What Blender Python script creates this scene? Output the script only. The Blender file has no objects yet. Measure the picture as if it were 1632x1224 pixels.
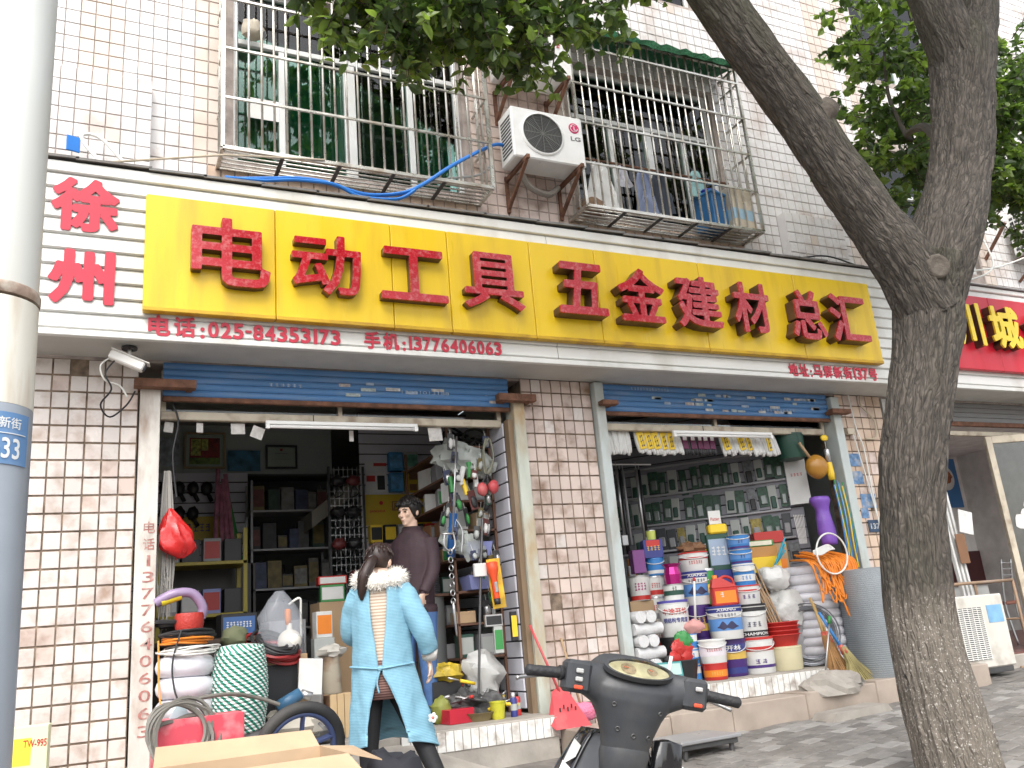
import bpy, bmesh, math, random
import numpy as np
from mathutils import Vector, Matrix, noise as mn
random.seed(7)
PI = math.pi
SC = bpy.context.scene
COL = SC.collection
# ---------------------------------------------------------------- camera
cd = bpy.data.cameras.new('camera'); cam = bpy.data.objects.new('camera', cd); COL.objects.link(cam)
cd.sensor_width = 36.0; cd.lens = 30.56; cd.clip_start = 0.05; cd.clip_end = 500
cam.matrix_world = Matrix(((0.90342344, -0.04249231, -0.4266386, 0.0),
                           (-0.4202067, -0.285401, -0.86137831, -6.3),
                           (-0.08516113, 0.95746576, -0.2756935, 1.1),
                           (0, 0, 0, 1)))
SC.camera = cam
# ---------------------------------------------------------------- daylight (bright overcast)
w = bpy.data.worlds.new('World'); SC.world = w; w.use_nodes = True
nt = w.node_tree; bg = nt.nodes['Background']
sky = nt.nodes.new('ShaderNodeTexSky'); sky.sky_type = 'NISHITA'; sky.sun_disc = False
SUN_EL, SUN_AZ = math.radians(52), math.radians(205)     # azimuth clockwise from +Y
sky.sun_elevation = SUN_EL; sky.sun_rotation = SUN_AZ
sky.air_density = 1.0; sky.dust_density = 4.0; sky.ozone_density = 1.0
hs = nt.nodes.new('ShaderNodeHueSaturation'); hs.inputs['Saturation'].default_value = 0.28
nt.links.new(sky.outputs[0], hs.inputs['Color']); nt.links.new(hs.outputs[0], bg.inputs[0])
bg.inputs[1].default_value = 0.15
sd = bpy.data.lights.new('sun', 'SUN'); sd.energy = 0.6; sd.angle = math.radians(50); sd.color = (1, .96, .9)
sun = bpy.data.objects.new('sun', sd); COL.objects.link(sun)
dv = Vector((math.sin(SUN_AZ) * math.cos(SUN_EL), math.cos(SUN_AZ) * math.cos(SUN_EL), math.sin(SUN_EL)))
sun.rotation_euler = dv.to_track_quat('Z', 'Y').to_euler(); sun.location = dv * 30
SC.view_settings.view_transform = 'Standard'; SC.view_settings.look = 'None'
SC.view_settings.exposure = 1.32; SC.view_settings.gamma = 1.0; SC.view_settings.use_curve_mapping = False
SC.cycles.max_bounces = 7; SC.cycles.diffuse_bounces = 4; SC.cycles.transparent_max_bounces = 10
# ---------------------------------------------------------------- materials
MATS = {}
def M(name, col, rough=.6, metal=0.0, var=.12, scale=6.0, bump=.0, bscale=None, dirt=None, damt=.5, dscale=1.5,
      orand=0.0, trans=0.0, coat=0.0, world=True, stretch=None, spec=.5, sheen=0.0):
    if name in MATS: return MATS[name]
    m = bpy.data.materials.new(name); m.use_nodes = True; MATS[name] = m
    n = m.node_tree.nodes; L = m.node_tree.links; b = n['Principled BSDF']
    b.inputs['Roughness'].default_value = rough; b.inputs['Metallic'].default_value = metal
    b.inputs['Transmission Weight'].default_value = trans; b.inputs['Coat Weight'].default_value = coat
    b.inputs['Specular IOR Level'].default_value = spec
    if sheen: b.inputs['Sheen Weight'].default_value = sheen
    if world: co = n.new('ShaderNodeNewGeometry').outputs['Position']
    else: co = n.new('ShaderNodeTexCoord').outputs['Object']
    if stretch:
        mp = n.new('ShaderNodeMapping'); mp.inputs['Scale'].default_value = stretch
        L.new(co, mp.inputs[0]); co = mp.outputs[0]
    def nz(sc, det=4.0):
        t = n.new('ShaderNodeTexNoise'); t.inputs['Scale'].default_value = sc; t.inputs['Detail'].default_value = det
        L.new(co, t.inputs['Vector']); return t.outputs['Fac']
    def mix(a, bb, fac, mode='MIX'):
        x = n.new('ShaderNodeMix'); x.data_type = 'RGBA'; x.blend_type = mode
        for sock, v in ((6, a), (7, bb)):
            if isinstance(v, tuple): x.inputs[sock].default_value = (*v, 1) if len(v) == 3 else v
            else: L.new(v, x.inputs[sock])
        if isinstance(fac, (int, float)): x.inputs[0].default_value = fac
        else: L.new(fac, x.inputs[0])
        return x.outputs[2]
    def rng(v, a, bb, c, d):
        r = n.new('ShaderNodeMapRange'); L.new(v, r.inputs[0])
        for i, q in enumerate((a, bb, c, d)): r.inputs[i + 1].default_value = q
        return r.outputs[0]
    dk = tuple(c * (1 - var) for c in col); lt = tuple(min(1, c * (1 + var)) for c in col)
    c = mix(dk, lt, rng(nz(scale), .3, .7, 0, 1))
    if orand:
        oi = n.new('ShaderNodeObjectInfo')
        c = mix(c, mix(c, tuple(1 - orand for _ in col), 1.0, 'MULTIPLY'), oi.outputs['Random'])
    if dirt:
        f = rng(nz(dscale, 8.0), .5, .72, 0, damt)
        c = mix(c, dirt, f)
        rr = rng(nz(dscale * 1.7, 3.0), .3, .7, rough - .08, min(1, rough + .12)); L.new(rr, b.inputs['Roughness'])
    L.new(c, b.inputs['Base Color'])
    if bump:
        bp = n.new('ShaderNodeBump'); bp.inputs['Strength'].default_value = min(1, bump); bp.inputs['Distance'].default_value = .02 if bump <= 1 else .02 * bump
        L.new(nz(bscale or scale * 3, 6.0), bp.inputs['Height']); L.new(bp.outputs[0], b.inputs['Normal'])
    return m
def glass(name, tint=(.7, .85, .78), refl=1.45, rough=.02, alpha=1.0):
    if name in MATS: return MATS[name]
    m = bpy.data.materials.new(name); m.use_nodes = True; MATS[name] = m
    n = m.node_tree.nodes; L = m.node_tree.links; n.clear()
    o = n.new('ShaderNodeOutputMaterial'); t = n.new('ShaderNodeBsdfTransparent'); g = n.new('ShaderNodeBsdfGlossy')
    t.inputs[0].default_value = (*tint, 1); g.inputs['Roughness'].default_value = rough
    fr = n.new('ShaderNodeFresnel'); fr.inputs[0].default_value = refl; mx = n.new('ShaderNodeMixShader')
    L.new(fr.outputs[0], mx.inputs[0]); L.new(t.outputs[0], mx.inputs[1]); L.new(g.outputs[0], mx.inputs[2]); L.new(mx.outputs[0], o.inputs[0])
    return m
def film(name, tint=(.8, .8, .8), amount=.35, rough=.25):
    """thin clear plastic: mostly see-through, milky and shiny"""
    if name in MATS: return MATS[name]
    m = bpy.data.materials.new(name); m.use_nodes = True; MATS[name] = m
    n = m.node_tree.nodes; L = m.node_tree.links; b = n['Principled BSDF']
    b.inputs['Base Color'].default_value = (*tint, 1); b.inputs['Roughness'].default_value = rough
    t = n.new('ShaderNodeBsdfTransparent'); mx = n.new('ShaderNodeMixShader'); mx.inputs[0].default_value = amount
    L.new(t.outputs[0], mx.inputs[1]); L.new(b.outputs[0], mx.inputs[2]); L.new(mx.outputs[0], n['Material Output'].inputs[0])
    return m
# ---------------------------------------------------------------- mesh helpers
class MB:
    def __init__(s): s.v = []; s.f = []
    def add(s, vs, fs):
        o = len(s.v); s.v += [tuple(p) for p in vs]; s.f += [tuple(i + o for i in q) for q in fs]; return s
    def box(s, lo, hi, rot=None, piv=None):
        vs = [Vector((x, y, z)) for x in (lo[0], hi[0]) for y in (lo[1], hi[1]) for z in (lo[2], hi[2])]
        if rot is not None:
            p = Vector(piv) if piv is not None else (Vector(lo) + Vector(hi)) / 2
            vs = [rot @ (q - p) + p for q in vs]
        return s.add(vs, [(0, 1, 3, 2), (4, 6, 7, 5), (0, 4, 5, 1), (2, 3, 7, 6), (0, 2, 6, 4), (1, 5, 7, 3)])
    def bbox(s, lo, hi, b=.004):
        """box with bevelled edges"""
        x0, y0, z0 = lo; x1, y1, z1 = hi
        b = min(b, (x1 - x0) * .45, (y1 - y0) * .45, (z1 - z0) * .45)
        bm = bmesh.new(); bmesh.ops.create_cube(bm, size=1)
        for v in bm.verts: v.co = Vector((x0 + (v.co.x + .5) * (x1 - x0), y0 + (v.co.y + .5) * (y1 - y0), z0 + (v.co.z + .5) * (z1 - z0)))
        bmesh.ops.bevel(bm, geom=bm.edges[:], offset=b, segments=1, affect='EDGES')
        bm.verts.index_update(); s.add([v.co for v in bm.verts], [[v.index for v in f.verts] for f in bm.faces]); bm.free(); return s
    def beam(s, p, q, w, h=None):
        """square bar between two points"""
        h = h or w; p = Vector(p); q = Vector(q); d = (q - p).normalized()
        a = d.cross(Vector((0, 0, 1)));
        if a.length < 1e-3: a = Vector((1, 0, 0))
        a.normalize(); u = a.cross(d)
        vs = [e + a * sx * w / 2 + u * sy * h / 2 for e in (p, q) for sx, sy in ((-1, -1), (1, -1), (1, 1), (-1, 1))]
        return s.add(vs, [(3, 2, 1, 0), (4, 5, 6, 7)] + [(i, (i + 1) % 4, (i + 1) % 4 + 4, i + 4) for i in range(4)])
    def tube(s, pts, r, n=8, closed=False, cap=True, jit=None):
        pts = [Vector(p) for p in pts]; k = len(pts)
        rs = r if isinstance(r, (list, tuple)) else [r] * k
        up = None; rings = []
        for i, p in enumerate(pts):
            if closed: d = pts[(i + 1) % k] - pts[i - 1]
            else: d = pts[min(i + 1, k - 1)] - pts[max(i - 1, 0)]
            if d.length < 1e-9: d = Vector((0, 0, 1))
            d.normalize()
            if up is None: up = d.orthogonal().normalized()
            else:
                up = up - d * up.dot(d); up = up.normalized() if up.length > 1e-6 else d.orthogonal().normalized()
            sd_ = d.cross(up)
            rings.append([p + (up * math.cos(t) + sd_ * math.sin(t)) * (rs[i] * (jit(i, t) if jit else 1)) for t in [2 * PI * j / n for j in range(n)]])
        vs = [q for rg in rings for q in rg]; fs = []
        for i in range(k if closed else k - 1):
            a, b = i * n, ((i + 1) % k) * n
            fs += [(a + j, a + (j + 1) % n, b + (j + 1) % n, b + j) for j in range(n)]
        if cap and not closed: fs += [tuple(range(n - 1, -1, -1)), tuple(range((k - 1) * n, k * n))]
        return s.add(vs, fs)
    def lathe(s, prof, n=20, o=(0, 0, 0), cap=True, squash=1.0):
        o = Vector(o); k = len(prof)
        vs = [o + Vector((r * math.cos(2 * PI * j / n), r * squash * math.sin(2 * PI * j / n), z)) for r, z in prof for j in range(n)]
        fs = [(i * n + j, i * n + (j + 1) % n, (i + 1) * n + (j + 1) % n, (i + 1) * n + j) for i in range(k - 1) for j in range(n)]
        if cap: fs += [tuple(range(n - 1, -1, -1)), tuple(range((k - 1) * n, k * n))]
        return s.add(vs, fs)
    def torus(s, c, R, r, n=28, m=8, ax='z', sq=1.0):
        c = Vector(c); vs = []
        for i in range(n):
            a = 2 * PI * i / n
            for j in range(m):
                b = 2 * PI * j / m; x = (R + r * math.cos(b)) * math.cos(a); y = (R + r * math.cos(b)) * math.sin(a); z = r * math.sin(b) * sq
                vs.append(c + Vector({'z': (x, y, z), 'y': (x, z, y), 'x': (z, x, y)}[ax]))
        return s.add(vs, [(i * m + j, ((i + 1) % n) * m + j, ((i + 1) % n) * m + (j + 1) % m, i * m + (j + 1) % m) for i in range(n) for j in range(m)])
    def blob(s, c, rad, seed=0, n=16, m=10, amp=.18, fr=2.2, flat=None):
        """crumpled closed lump (sack, bag, cloth bundle)"""
        c = Vector(c); vs = []; fs = []
        for i in range(m + 1):
            th = PI * i / m
            for j in range(n):
                ph = 2 * PI * j / n; d = Vector((math.sin(th) * math.cos(ph), math.sin(th) * math.sin(ph), math.cos(th)))
                k = 1 + amp * mn.noise(d * fr + Vector((seed * 7.1, seed * 3.3, 0))) * 1.6 + amp * .5 * mn.noise(d * fr * 2.7 + Vector((seed, 0, seed)))
                p = Vector((d.x * rad[0], d.y * rad[1], d.z * rad[2])) * k
                if flat is not None and p.z < -rad[2] * flat: p.z = -rad[2] * flat
                vs.append(c + p)
        for i in range(m):
            for j in range(n): fs.append((i * n + j, (i + 1) * n + j, (i + 1) * n + (j + 1) % n, i * n + (j + 1) % n))
        return s.add(vs, fs)
    def prism(s, poly, y0, y1):
        """outline in x,z extruded along y"""
        n = len(poly); vs = [(x, y0, z) for x, z in poly] + [(x, y1, z) for x, z in poly]
        return s.add(vs, [tuple(range(n)), tuple(range(2 * n - 1, n - 1, -1))] + [(i, i + n, (i + 1) % n + n, (i + 1) % n) for i in range(n)])
    def mesh(s, name, mat, smooth=False):
        me = bpy.data.meshes.new(name); me.from_pydata(s.v, [], s.f); me.materials.append(mat)
        bm = bmesh.new(); bm.from_mesh(me); bmesh.ops.recalc_face_normals(bm, faces=bm.faces[:]); bm.to_mesh(me); bm.free()
        if smooth:
            me.polygons.foreach_set('use_smooth', [True] * len(me.polygons))
        me.update(); return me
    def build(s, name, mat, parent=None, smooth=False, loc=None, rot=None, auto=None):
        me = s.mesh(name, mat, smooth)
        if smooth and auto: sharp(me, auto)
        return ob(name, me, parent, loc, rot)
def sharp(me, deg=40):
    bm = bmesh.new(); bm.from_mesh(me); a = math.radians(deg)
    for e in bm.edges: e.smooth = not (len(e.link_faces) == 2 and e.calc_face_angle(0) > a)
    bm.to_mesh(me); bm.free()
def ob(name, me, parent=None, loc=None, rot=None):
    o = bpy.data.objects.new(name, me); COL.objects.link(o)
    if parent: o.parent = parent
    if loc is not None: o.location = loc
    if rot is not None: o.rotation_euler = rot
    return o
def tag(o, label=None, cat=None, group=None, kind=None):
    if label: o['label'] = label
    if cat: o['category'] = cat
    if group: o['group'] = group
    if kind: o['kind'] = kind
    return o
def thing(name, label, cat, loc=(0, 0, 0), rz=0.0, group=None):
    o = bpy.data.objects.new(name, None); COL.objects.link(o); o.empty_display_size = .1
    o.location = loc; o.rotation_euler = (0, 0, rz); return tag(o, label, cat, group)
def solo(mb, name, label, cat, mat, loc=(0, 0, 0), rz=0.0, group=None, smooth=False, rot=None, auto=45):
    o = mb.build(name, mat, None, smooth, loc, rot or (0, 0, rz), auto if smooth else None); return tag(o, label, cat, group)
def copy_tree(o, parent=None):
    c = o.copy(); COL.objects.link(c)
    if parent: c.parent = parent
    for ch in list(o.children): copy_tree(ch, c)
    return c
def arc(p, q, sag, n=10):
    p = Vector(p); q = Vector(q); return [p.lerp(q, i / n) - Vector((0, 0, sag * 4 * (i / n) * (1 - i / n))) for i in range(n + 1)]
def spline(pts, per=6):
    pts = [Vector(p) for p in pts]; out = []
    for i in range(len(pts) - 1):
        p0, p1, p2, p3 = pts[max(i - 1, 0)], pts[i], pts[i + 1], pts[min(i + 2, len(pts) - 1)]
        for k in range(per):
            t = k / per
            out.append(.5 * ((2 * p1) + (p2 - p0) * t + (2 * p0 - 5 * p1 + 4 * p2 - p3) * t * t + (3 * p1 - p0 - 3 * p2 + p3) * t ** 3))
    out.append(pts[-1]); return out
# ---------------------------------------------------------------- lettering (built-in font), facing -Y, fitted to a box
def text_geo(body, bold=.0, depth=.0, bevel=0.0):
    c = bpy.data.curves.new('lettering', 'FONT'); c.body = body; c.offset = bold; c.extrude = depth; c.bevel_depth = bevel; c.resolution_u = 3
    o = bpy.data.objects.new('lettering', c); COL.objects.link(o)
    dg = bpy.context.evaluated_depsgraph_get(); dg.update()
    me = bpy.data.meshes.new_from_object(o.evaluated_get(dg))
    vs = [v.co.copy() for v in me.vertices]; fs = [tuple(p.vertices) for p in me.polygons]
    bpy.data.objects.remove(o); bpy.data.curves.remove(c); bpy.data.meshes.remove(me); return vs, fs
SDF = {}
def glyph_bold(ch, bold, N):
    """outline of one line of text thickened by a distance field; returns front polygons and rim segments in em units"""
    if (ch, bold, N) in SDF: return SDF[(ch, bold, N)]
    vs, fs = text_geo(ch, 0, 0); cnt = {}
    for f in fs:
        for a, b in zip(f, f[1:] + f[:1]): cnt[(min(a, b), max(a, b))] = cnt.get((min(a, b), max(a, b)), 0) + 1
    key_ = {}; P = np.array([(v.x, v.y) for v in vs]); sg = np.array([(P[a][0], P[a][1], P[b][0], P[b][1]) for (a, b), c in cnt.items() if c == 1])
    x0, y0 = P.min(0) - bold * 1.6 - .01; x1, y1 = P.max(0) + bold * 1.6 + .01; h = max(y1 - y0, (x1 - x0) / max(1, len(ch))) / N; nx = int((x1 - x0) / h) + 2; ny = int((y1 - y0) / h) + 2
    gx = x0 + np.arange(nx) * h; gy = y0 + np.arange(ny) * h; X, Y = np.meshgrid(gx, gy, indexing='ij'); D = np.full(X.shape, 9.0); ins = np.zeros(X.shape, bool)
    for ax, ay, bx_, by in sg:
        dx, dy = bx_ - ax, by - ay; l2 = dx * dx + dy * dy + 1e-12; t = np.clip(((X - ax) * dx + (Y - ay) * dy) / l2, 0, 1); D = np.minimum(D, np.hypot(X - ax - t * dx, Y - ay - t * dy))
        if abs(dy) > 1e-9: ins ^= ((ay > Y) != (by > Y)) & (X < dx * (Y - ay) / dy + ax)
    F = np.where(ins, -D, D) - bold; F = np.where(np.abs(F) < 1e-6, 1e-6, F); verts = []; vid = {}; faces = []; rim = []
    def gp(i, j):
        k = ('g', i, j)
        if k not in vid: vid[k] = len(verts); verts.append((gx[i], gy[j]))
        return vid[k]
    def ep(i, j, i2, j2):
        k = ('e', min((i, j), (i2, j2)), max((i, j), (i2, j2)))
        if k not in vid:
            a, b = F[i, j], F[i2, j2]; t = a / (a - b); vid[k] = len(verts); verts.append((gx[i] + (gx[i2] - gx[i]) * t, gy[j] + (gy[j2] - gy[j]) * t))
        return vid[k]
    for i in range(nx - 1):
        for j in range(ny - 1):
            c = [(i, j), (i + 1, j), (i + 1, j + 1), (i, j + 1)]; s = [F[p] < 0 for p in c]
            if not any(s): continue
            poly = []; cut = []
            for k in range(4):
                a, b = c[k], c[(k + 1) % 4]
                if s[k]: poly.append(gp(*a))
                if s[k] != s[(k + 1) % 4]: q = ep(*a, *b); poly.append(q); cut.append((q, s[k]))
            if len(poly) >= 3: faces.append(poly)
            if len(cut) == 2: rim.append((cut[0][0], cut[1][0]) if cut[0][1] else (cut[1][0], cut[0][0]))
            elif len(cut) == 4:
                for k in range(4):
                    if cut[k][1]: rim.append((cut[k][0], cut[(k + 1) % 4][0]))
    SDF[(ch, bold, N)] = (verts, faces, rim); return SDF[(ch, bold, N)]
def bold_text(body, x0, x1, z0, z1, y, bold, depth, curve=None, N=40):
    V, F_, R_ = glyph_bold(body, bold, N); ax = min(v[0] for v in V); bx_ = max(v[0] for v in V); ay = min(v[1] for v in V); by = max(v[1] for v in V)
    pos = [(x0 + (v[0] - ax) / (bx_ - ax) * (x1 - x0), z0 + (v[1] - ay) / (by - ay) * (z1 - z0)) for v in V]; n = len(pos)
    out = [(x, y, z) for x, z in pos] + [(x, y + depth, z) for x, z in pos]
    if curve: out = [(curve * math.sin(x / curve), -math.cos(x / curve) * (curve + (-yy)), z) for x, yy, z in out]
    m = MB(); m.v = out; m.f = [tuple(f) for f in F_] + [(a, b, b + n, a + n) for a, b in R_]; used = sorted({i for f in m.f for i in f}); mp = {o: k for k, o in enumerate(used)}; m.v = [out[i] for i in used]; m.f = [tuple(mp[i] for i in f) for f in m.f]; return m
def smudge(n, x0, x1, z0, z1, y, depth, curve=None):
    """small print too worn or far away to read: rows of short strokes"""
    m = MB(); rd = random.Random(n * 7 + int(z0 * 1e4)); w_ = (x1 - x0) / n; h_ = z1 - z0
    for k in range(n):
        a = x0 + w_ * k + w_ * .1; b = x0 + w_ * (k + 1) - w_ * .1
        for t in (rd.uniform(.0, .12), rd.uniform(.4, .5), rd.uniform(.75, .86)): m.box((a + rd.uniform(0, .2) * w_, y, z0 + t * h_), (b - rd.uniform(0, .2) * w_, y + depth, z0 + (t + .12) * h_))
        c = a + (b - a) * rd.uniform(.3, .6); m.box((c, y - depth * .3, z0), (c + w_ * .13, y + depth, z1))
    if curve: m.v = [(curve * math.sin(x / curve), -math.cos(x / curve) * (curve - yy), z) for x, yy, z in m.v]
    return m
def fit_text(body, x0, x1, z0, z1, y, bold=.0, depth=.003, bevel=0.0, curve=None):
    """text as mesh data in world axes; front face at y, going back by depth"""
    if body[0] == '#': return smudge(int(body[1:]), x0, x1, z0, z1, y, depth, curve)
    if bold >= .015: return bold_text(body, x0, x1, z0, z1, y, bold, depth, curve, 84 if z1 - z0 > .25 else 36)
    vs, fs = text_geo(body, bold, .5 if depth else 0, bevel)
    ax = min(v.x for v in vs); bx_ = max(v.x for v in vs); ay = min(v.y for v in vs); by = max(v.y for v in vs)
    zs = [v.z for v in vs]; a, b = min(zs), max(zs); out = []
    for v in vs:
        x = x0 + (v.x - ax) / max(1e-6, bx_ - ax) * (x1 - x0); z = z0 + (v.y - ay) / max(1e-6, by - ay) * (z1 - z0)
        d = 0 if b - a < 1e-6 else (b - v.z) / (b - a)
        out.append((x, y + d * depth, z))
    if curve:   # wrap about a vertical axis through the origin, radius
        out = [(curve * math.sin(x / curve), -math.cos(x / curve) * (curve + (-yy)), z) for x, yy, z in out]
    m = MB(); m.add(out, fs); return m
# ================================================================ materials used by the setting
GROUT = M('grout', (.20, .15, .11), .95, var=.55, scale=14, bump=.3)
GROUTU = M('grout_upper', (.34, .29, .26), .95, var=.3, scale=9, bump=.2)
TBU = M('tile_pale_beige', (.66, .57, .50), .3, var=.06, scale=3, dirt=(.4, .3, .22), damt=.4, dscale=2.5, orand=.12)
TW = M('tile_white', (.72, .70, .69), .25, var=.06, scale=3, dirt=(.36, .26, .20), damt=.6, dscale=3.2, orand=.12)
TP = M('tile_pink', (.66, .54, .48), .33, var=.08, scale=3, dirt=(.22, .13, .08), damt=.95, dscale=5.0, orand=.2)
TB = M('tile_beige', (.66, .50, .38), .3, var=.08, scale=3, dirt=(.25, .15, .09), damt=.6, dscale=2.5, orand=.2)
SLATW = M('fascia_white', (.69, .69, .66), .4, var=.06, scale=2, dirt=(.36, .33, .27), damt=.65, dscale=2.6, stretch=(1, 1, .35))
YEL = M('sign_yellow', (.74, .50, .010), .34, var=.05, scale=1.5, dirt=(.50, .30, .02), damt=.6, dscale=2.6, stretch=(2.5, 1, .35))
RED = M('letter_red', (.40, .009, .018), .22, var=.12, scale=5, dirt=(.7, .4, .38), damt=.3, dscale=34)
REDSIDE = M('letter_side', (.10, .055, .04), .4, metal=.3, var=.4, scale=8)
VINYL = M('vinyl_red', (.48, .018, .045), .45, var=.08, scale=4)
STEEL = M('stainless', (.62, .60, .55), .28, metal=.75, var=.18, scale=5, dirt=(.30, .21, .13), damt=.7, dscale=6)
RUST = M('rust', (.16, .075, .045), .85, var=.4, scale=14, bump=.4)
BLUESH = M('shutter_blue', (.075, .20, .42), .5, var=.12, scale=3, dirt=(.35, .38, .42), damt=.25, dscale=7, stretch=(.4, 1, 3))
CREAM = M('cream_bar', (.52, .46, .36), .6, var=.12, dirt=(.2, .13, .08), damt=.7, dscale=8)
GREYPAINT = M('grey_paint', (.48, .53, .52), .5, var=.08, dirt=(.25, .2, .14), damt=.6, dscale=6, stretch=(1, 1, .4))
RUSTWHITE = M('rusty_white_paint', (.60, .57, .52), .55, var=.1, dirt=(.22, .12, .07), damt=.95, dscale=3.2, bump=.15, stretch=(2, 2, .7))
RUSTGREEN = M('rusty_green_paint', (.50, .53, .46), .55, var=.1, dirt=(.40, .23, .07), damt=.9, dscale=2.6, bump=.15, stretch=(2, 2, .7))
WHITEPL = M('white_plastic', (.78, .77, .73), .35, var=.03, dirt=(.5, .45, .35), damt=.25, dscale=5)
BLACKPL = M('black_plastic', (.018, .018, .02), .4, var=.2)
DARKGR = M('dark_metal', (.09, .09, .09), .5, metal=.5, var=.2)
CONC = M('concrete', (.36, .33, .29), .9, var=.18, scale=5, bump=.35, dirt=(.2, .17, .14), damt=.6, dscale=2)
PINKSTONE = M('ledge_stone', (.38, .315, .26), .65, var=.12, scale=4, dirt=(.24, .2, .16), damt=.75, dscale=3)
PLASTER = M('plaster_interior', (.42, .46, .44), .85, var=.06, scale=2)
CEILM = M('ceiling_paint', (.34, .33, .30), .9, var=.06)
SLATWALL = M('slatwall_white', (.62, .62, .68), .4, var=.05, dirt=(.35, .3, .3), damt=.3, dscale=3)
GROOVE = M('slatwall_groove', (.05, .045, .05), .8)
ALU = M('aluminium_white', (.66, .67, .66), .4, metal=.2, var=.06, dirt=(.35, .3, .25), damt=.3)
CURT = M('curtain_green', (.02, .16, .095), .8, var=.3, scale=3, stretch=(9, 9, .3))
CURTW = M('curtain_white', (.55, .60, .58), .8, var=.15, scale=3, stretch=(9, 9, .3))
GLASSW = glass('window_glass', (.62, .82, .74), 1.6, .015)
GLASSC = glass('clear_glass', (.9, .93, .92), 1.5, .01)

# ================================================================ ground
def pz(x, y): return .055 * (max(-5.0, min(1.0, y)) + 4.5) + .02 * max(-4, min(8, x - 3))
GROUNDM = M('pavement_bed', (.17, .155, .14), .9, var=.25, scale=7, bump=.4, dirt=(.09, .08, .07), damt=.6, dscale=1.5)
xs = [-120, -60, -20, -8] + [-4 + .5 * i for i in range(33)] + [16, 30, 60, 120]
ys = [-120, -60, -20, -10] + [-7 + .5 * i for i in range(17)] + [3, 8, 40]
g = MB(); g.v = [(x, y, pz(x, y)) for x in xs for y in ys]
ny = len(ys); g.f = [(i * ny + j, (i + 1) * ny + j, (i + 1) * ny + j + 1, i * ny + j + 1) for i in range(len(xs) - 1) for j in range(ny - 1)]
ground = tag(g.build('pavement', GROUNDM), kind='structure')
BRICKA = M('paver_grey', (.23, .215, .198), .8, var=.2, scale=10, bump=.3, dirt=(.13, .115, .10), damt=.6, dscale=2.2, orand=.35)
BRICKB = M('paver_light', (.33, .315, .295), .8, var=.12, scale=10, bump=.3, dirt=(.2, .18, .16), damt=.5, dscale=3.2, orand=.25)
bl, bw = .21, .105
bme = {k: MB().bbox((-bl / 2 + .004, -bw / 2 + .004, -.04), (bl / 2 - .004, bw / 2 - .004, .008), .005).mesh('brick', m) for k, m in (('a', BRICKA), ('b', BRICKB))}
cells = []
for r in range(-24, 60):
    for k in range(-60, 60):
        # rows run aslant to the shopfront
        lx = k * bl + (r % 2) * bl / 2; ly = r * bw; a = math.radians(14)
        x = 5.4 + lx * math.cos(a) - ly * math.sin(a); y = -1.6 + lx * math.sin(a) + ly * math.cos(a)
        if not (-1.5 < x < 12.5 and -4.3 < y < .25): continue
        if y > -.62 and x < 7.3: continue
        if x < 3.55 + .12 * math.sin(y * 9): continue
        cells.append((x, y, a))
def key(c):   # those that show largest: the nearest visible strip right of the motor scooter
    return (abs(c[0] - 5.1) * .55 + abs(c[1] + 1.1))
cells.sort(key=key)
rest = {'a': MB(), 'b': MB()}
for i, (x, y, a) in enumerate(cells):
    k = 'b' if (random.random() < .24) else 'a'
    z = pz(x, y) + random.uniform(0, .004)
    if i < 295:
        o = ob('brick', bme[k], ground, (x, y, z), (.055, -.02, a + random.uniform(-.012, .012)))
    else:
        R_ = Matrix.Rotation(a, 3, 'Z'); vs = [R_ @ Vector((sx * (bl / 2 - .004), sy * (bw / 2 - .004), .008)) + Vector((x, y, z)) for sx, sy in ((-1, -1), (1, -1), (1, 1), (-1, 1))]
        vs = [Vector((p.x, p.y, pz(p.x, p.y) + z - pz(x, y) + .008)) for p in vs]
        rest[k].add(vs, [(0, 1, 2, 3)])
for k, m in (('a', BRICKA), ('b', BRICKB)): tag(rest[k].build('brick', m, ground), kind='stuff')

# ================================================================ building shell
bld = thing('apartment_building', 'white tiled building with shops below and barred windows above', 'building')
def part(name, mat, boxes, parent=bld, bev=0):
    m = MB()
    for lo, hi in boxes: (m.bbox(lo, hi, bev) if bev else m.box(lo, hi))
    return m.build(name, mat, parent)
WIN1 = (.86, 2.86, 4.86, 6.55); WIN2 = (4.02, 5.78, 4.86, 6.5)
OPEN = [WIN1, WIN2, (8.15, 9.6, 4.78, 6.3), (8.3, 9.7, 7.3, 9.2), (.86, 2.86, 7.6, 9.2), (4.02, 5.78, 7.6, 9.2)]
X0, X1, ZT = -1.6, 13.0, 9.6
wall_boxes = []
xe = sorted({X0, X1} | {a for o in OPEN for a in o[:2]})
for a, b in zip(xe, xe[1:]):
    spans = sorted((o[2], o[3]) for o in OPEN if o[0] <= a + 1e-6 and o[1] >= b - 1e-6); z = 3.15
    for s0, s1 in spans: wall_boxes.append(((a, .008, z), (b, .25, s0))); z = s1
    wall_boxes.append(((a, .008, z), (b, .25, ZT)))
part('wall', GROUTU, wall_boxes)
for bb in [((-.8, -.112, 4.36), (.25, .006, 5.36)), ((6.438, -.112, 4.36), (7.255, .006, 5.128)), ((11.0, -.11, 4.36), (11.6, .006, 5.3))]: part('wall', GROUTU, [bb])
tx, tz, tg = .103, .116, .007
def tile_mesh(mat, w, h, d=.008):
    return MB().bbox((-w / 2, 0, -h / 2), (w / 2, d + .004, h / 2), .0025).mesh('tile', mat)
TM = {m.name: tile_mesh(m, tx - tg, tz - tg) for m in (TW, TP, TB, TBU)}
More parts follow.
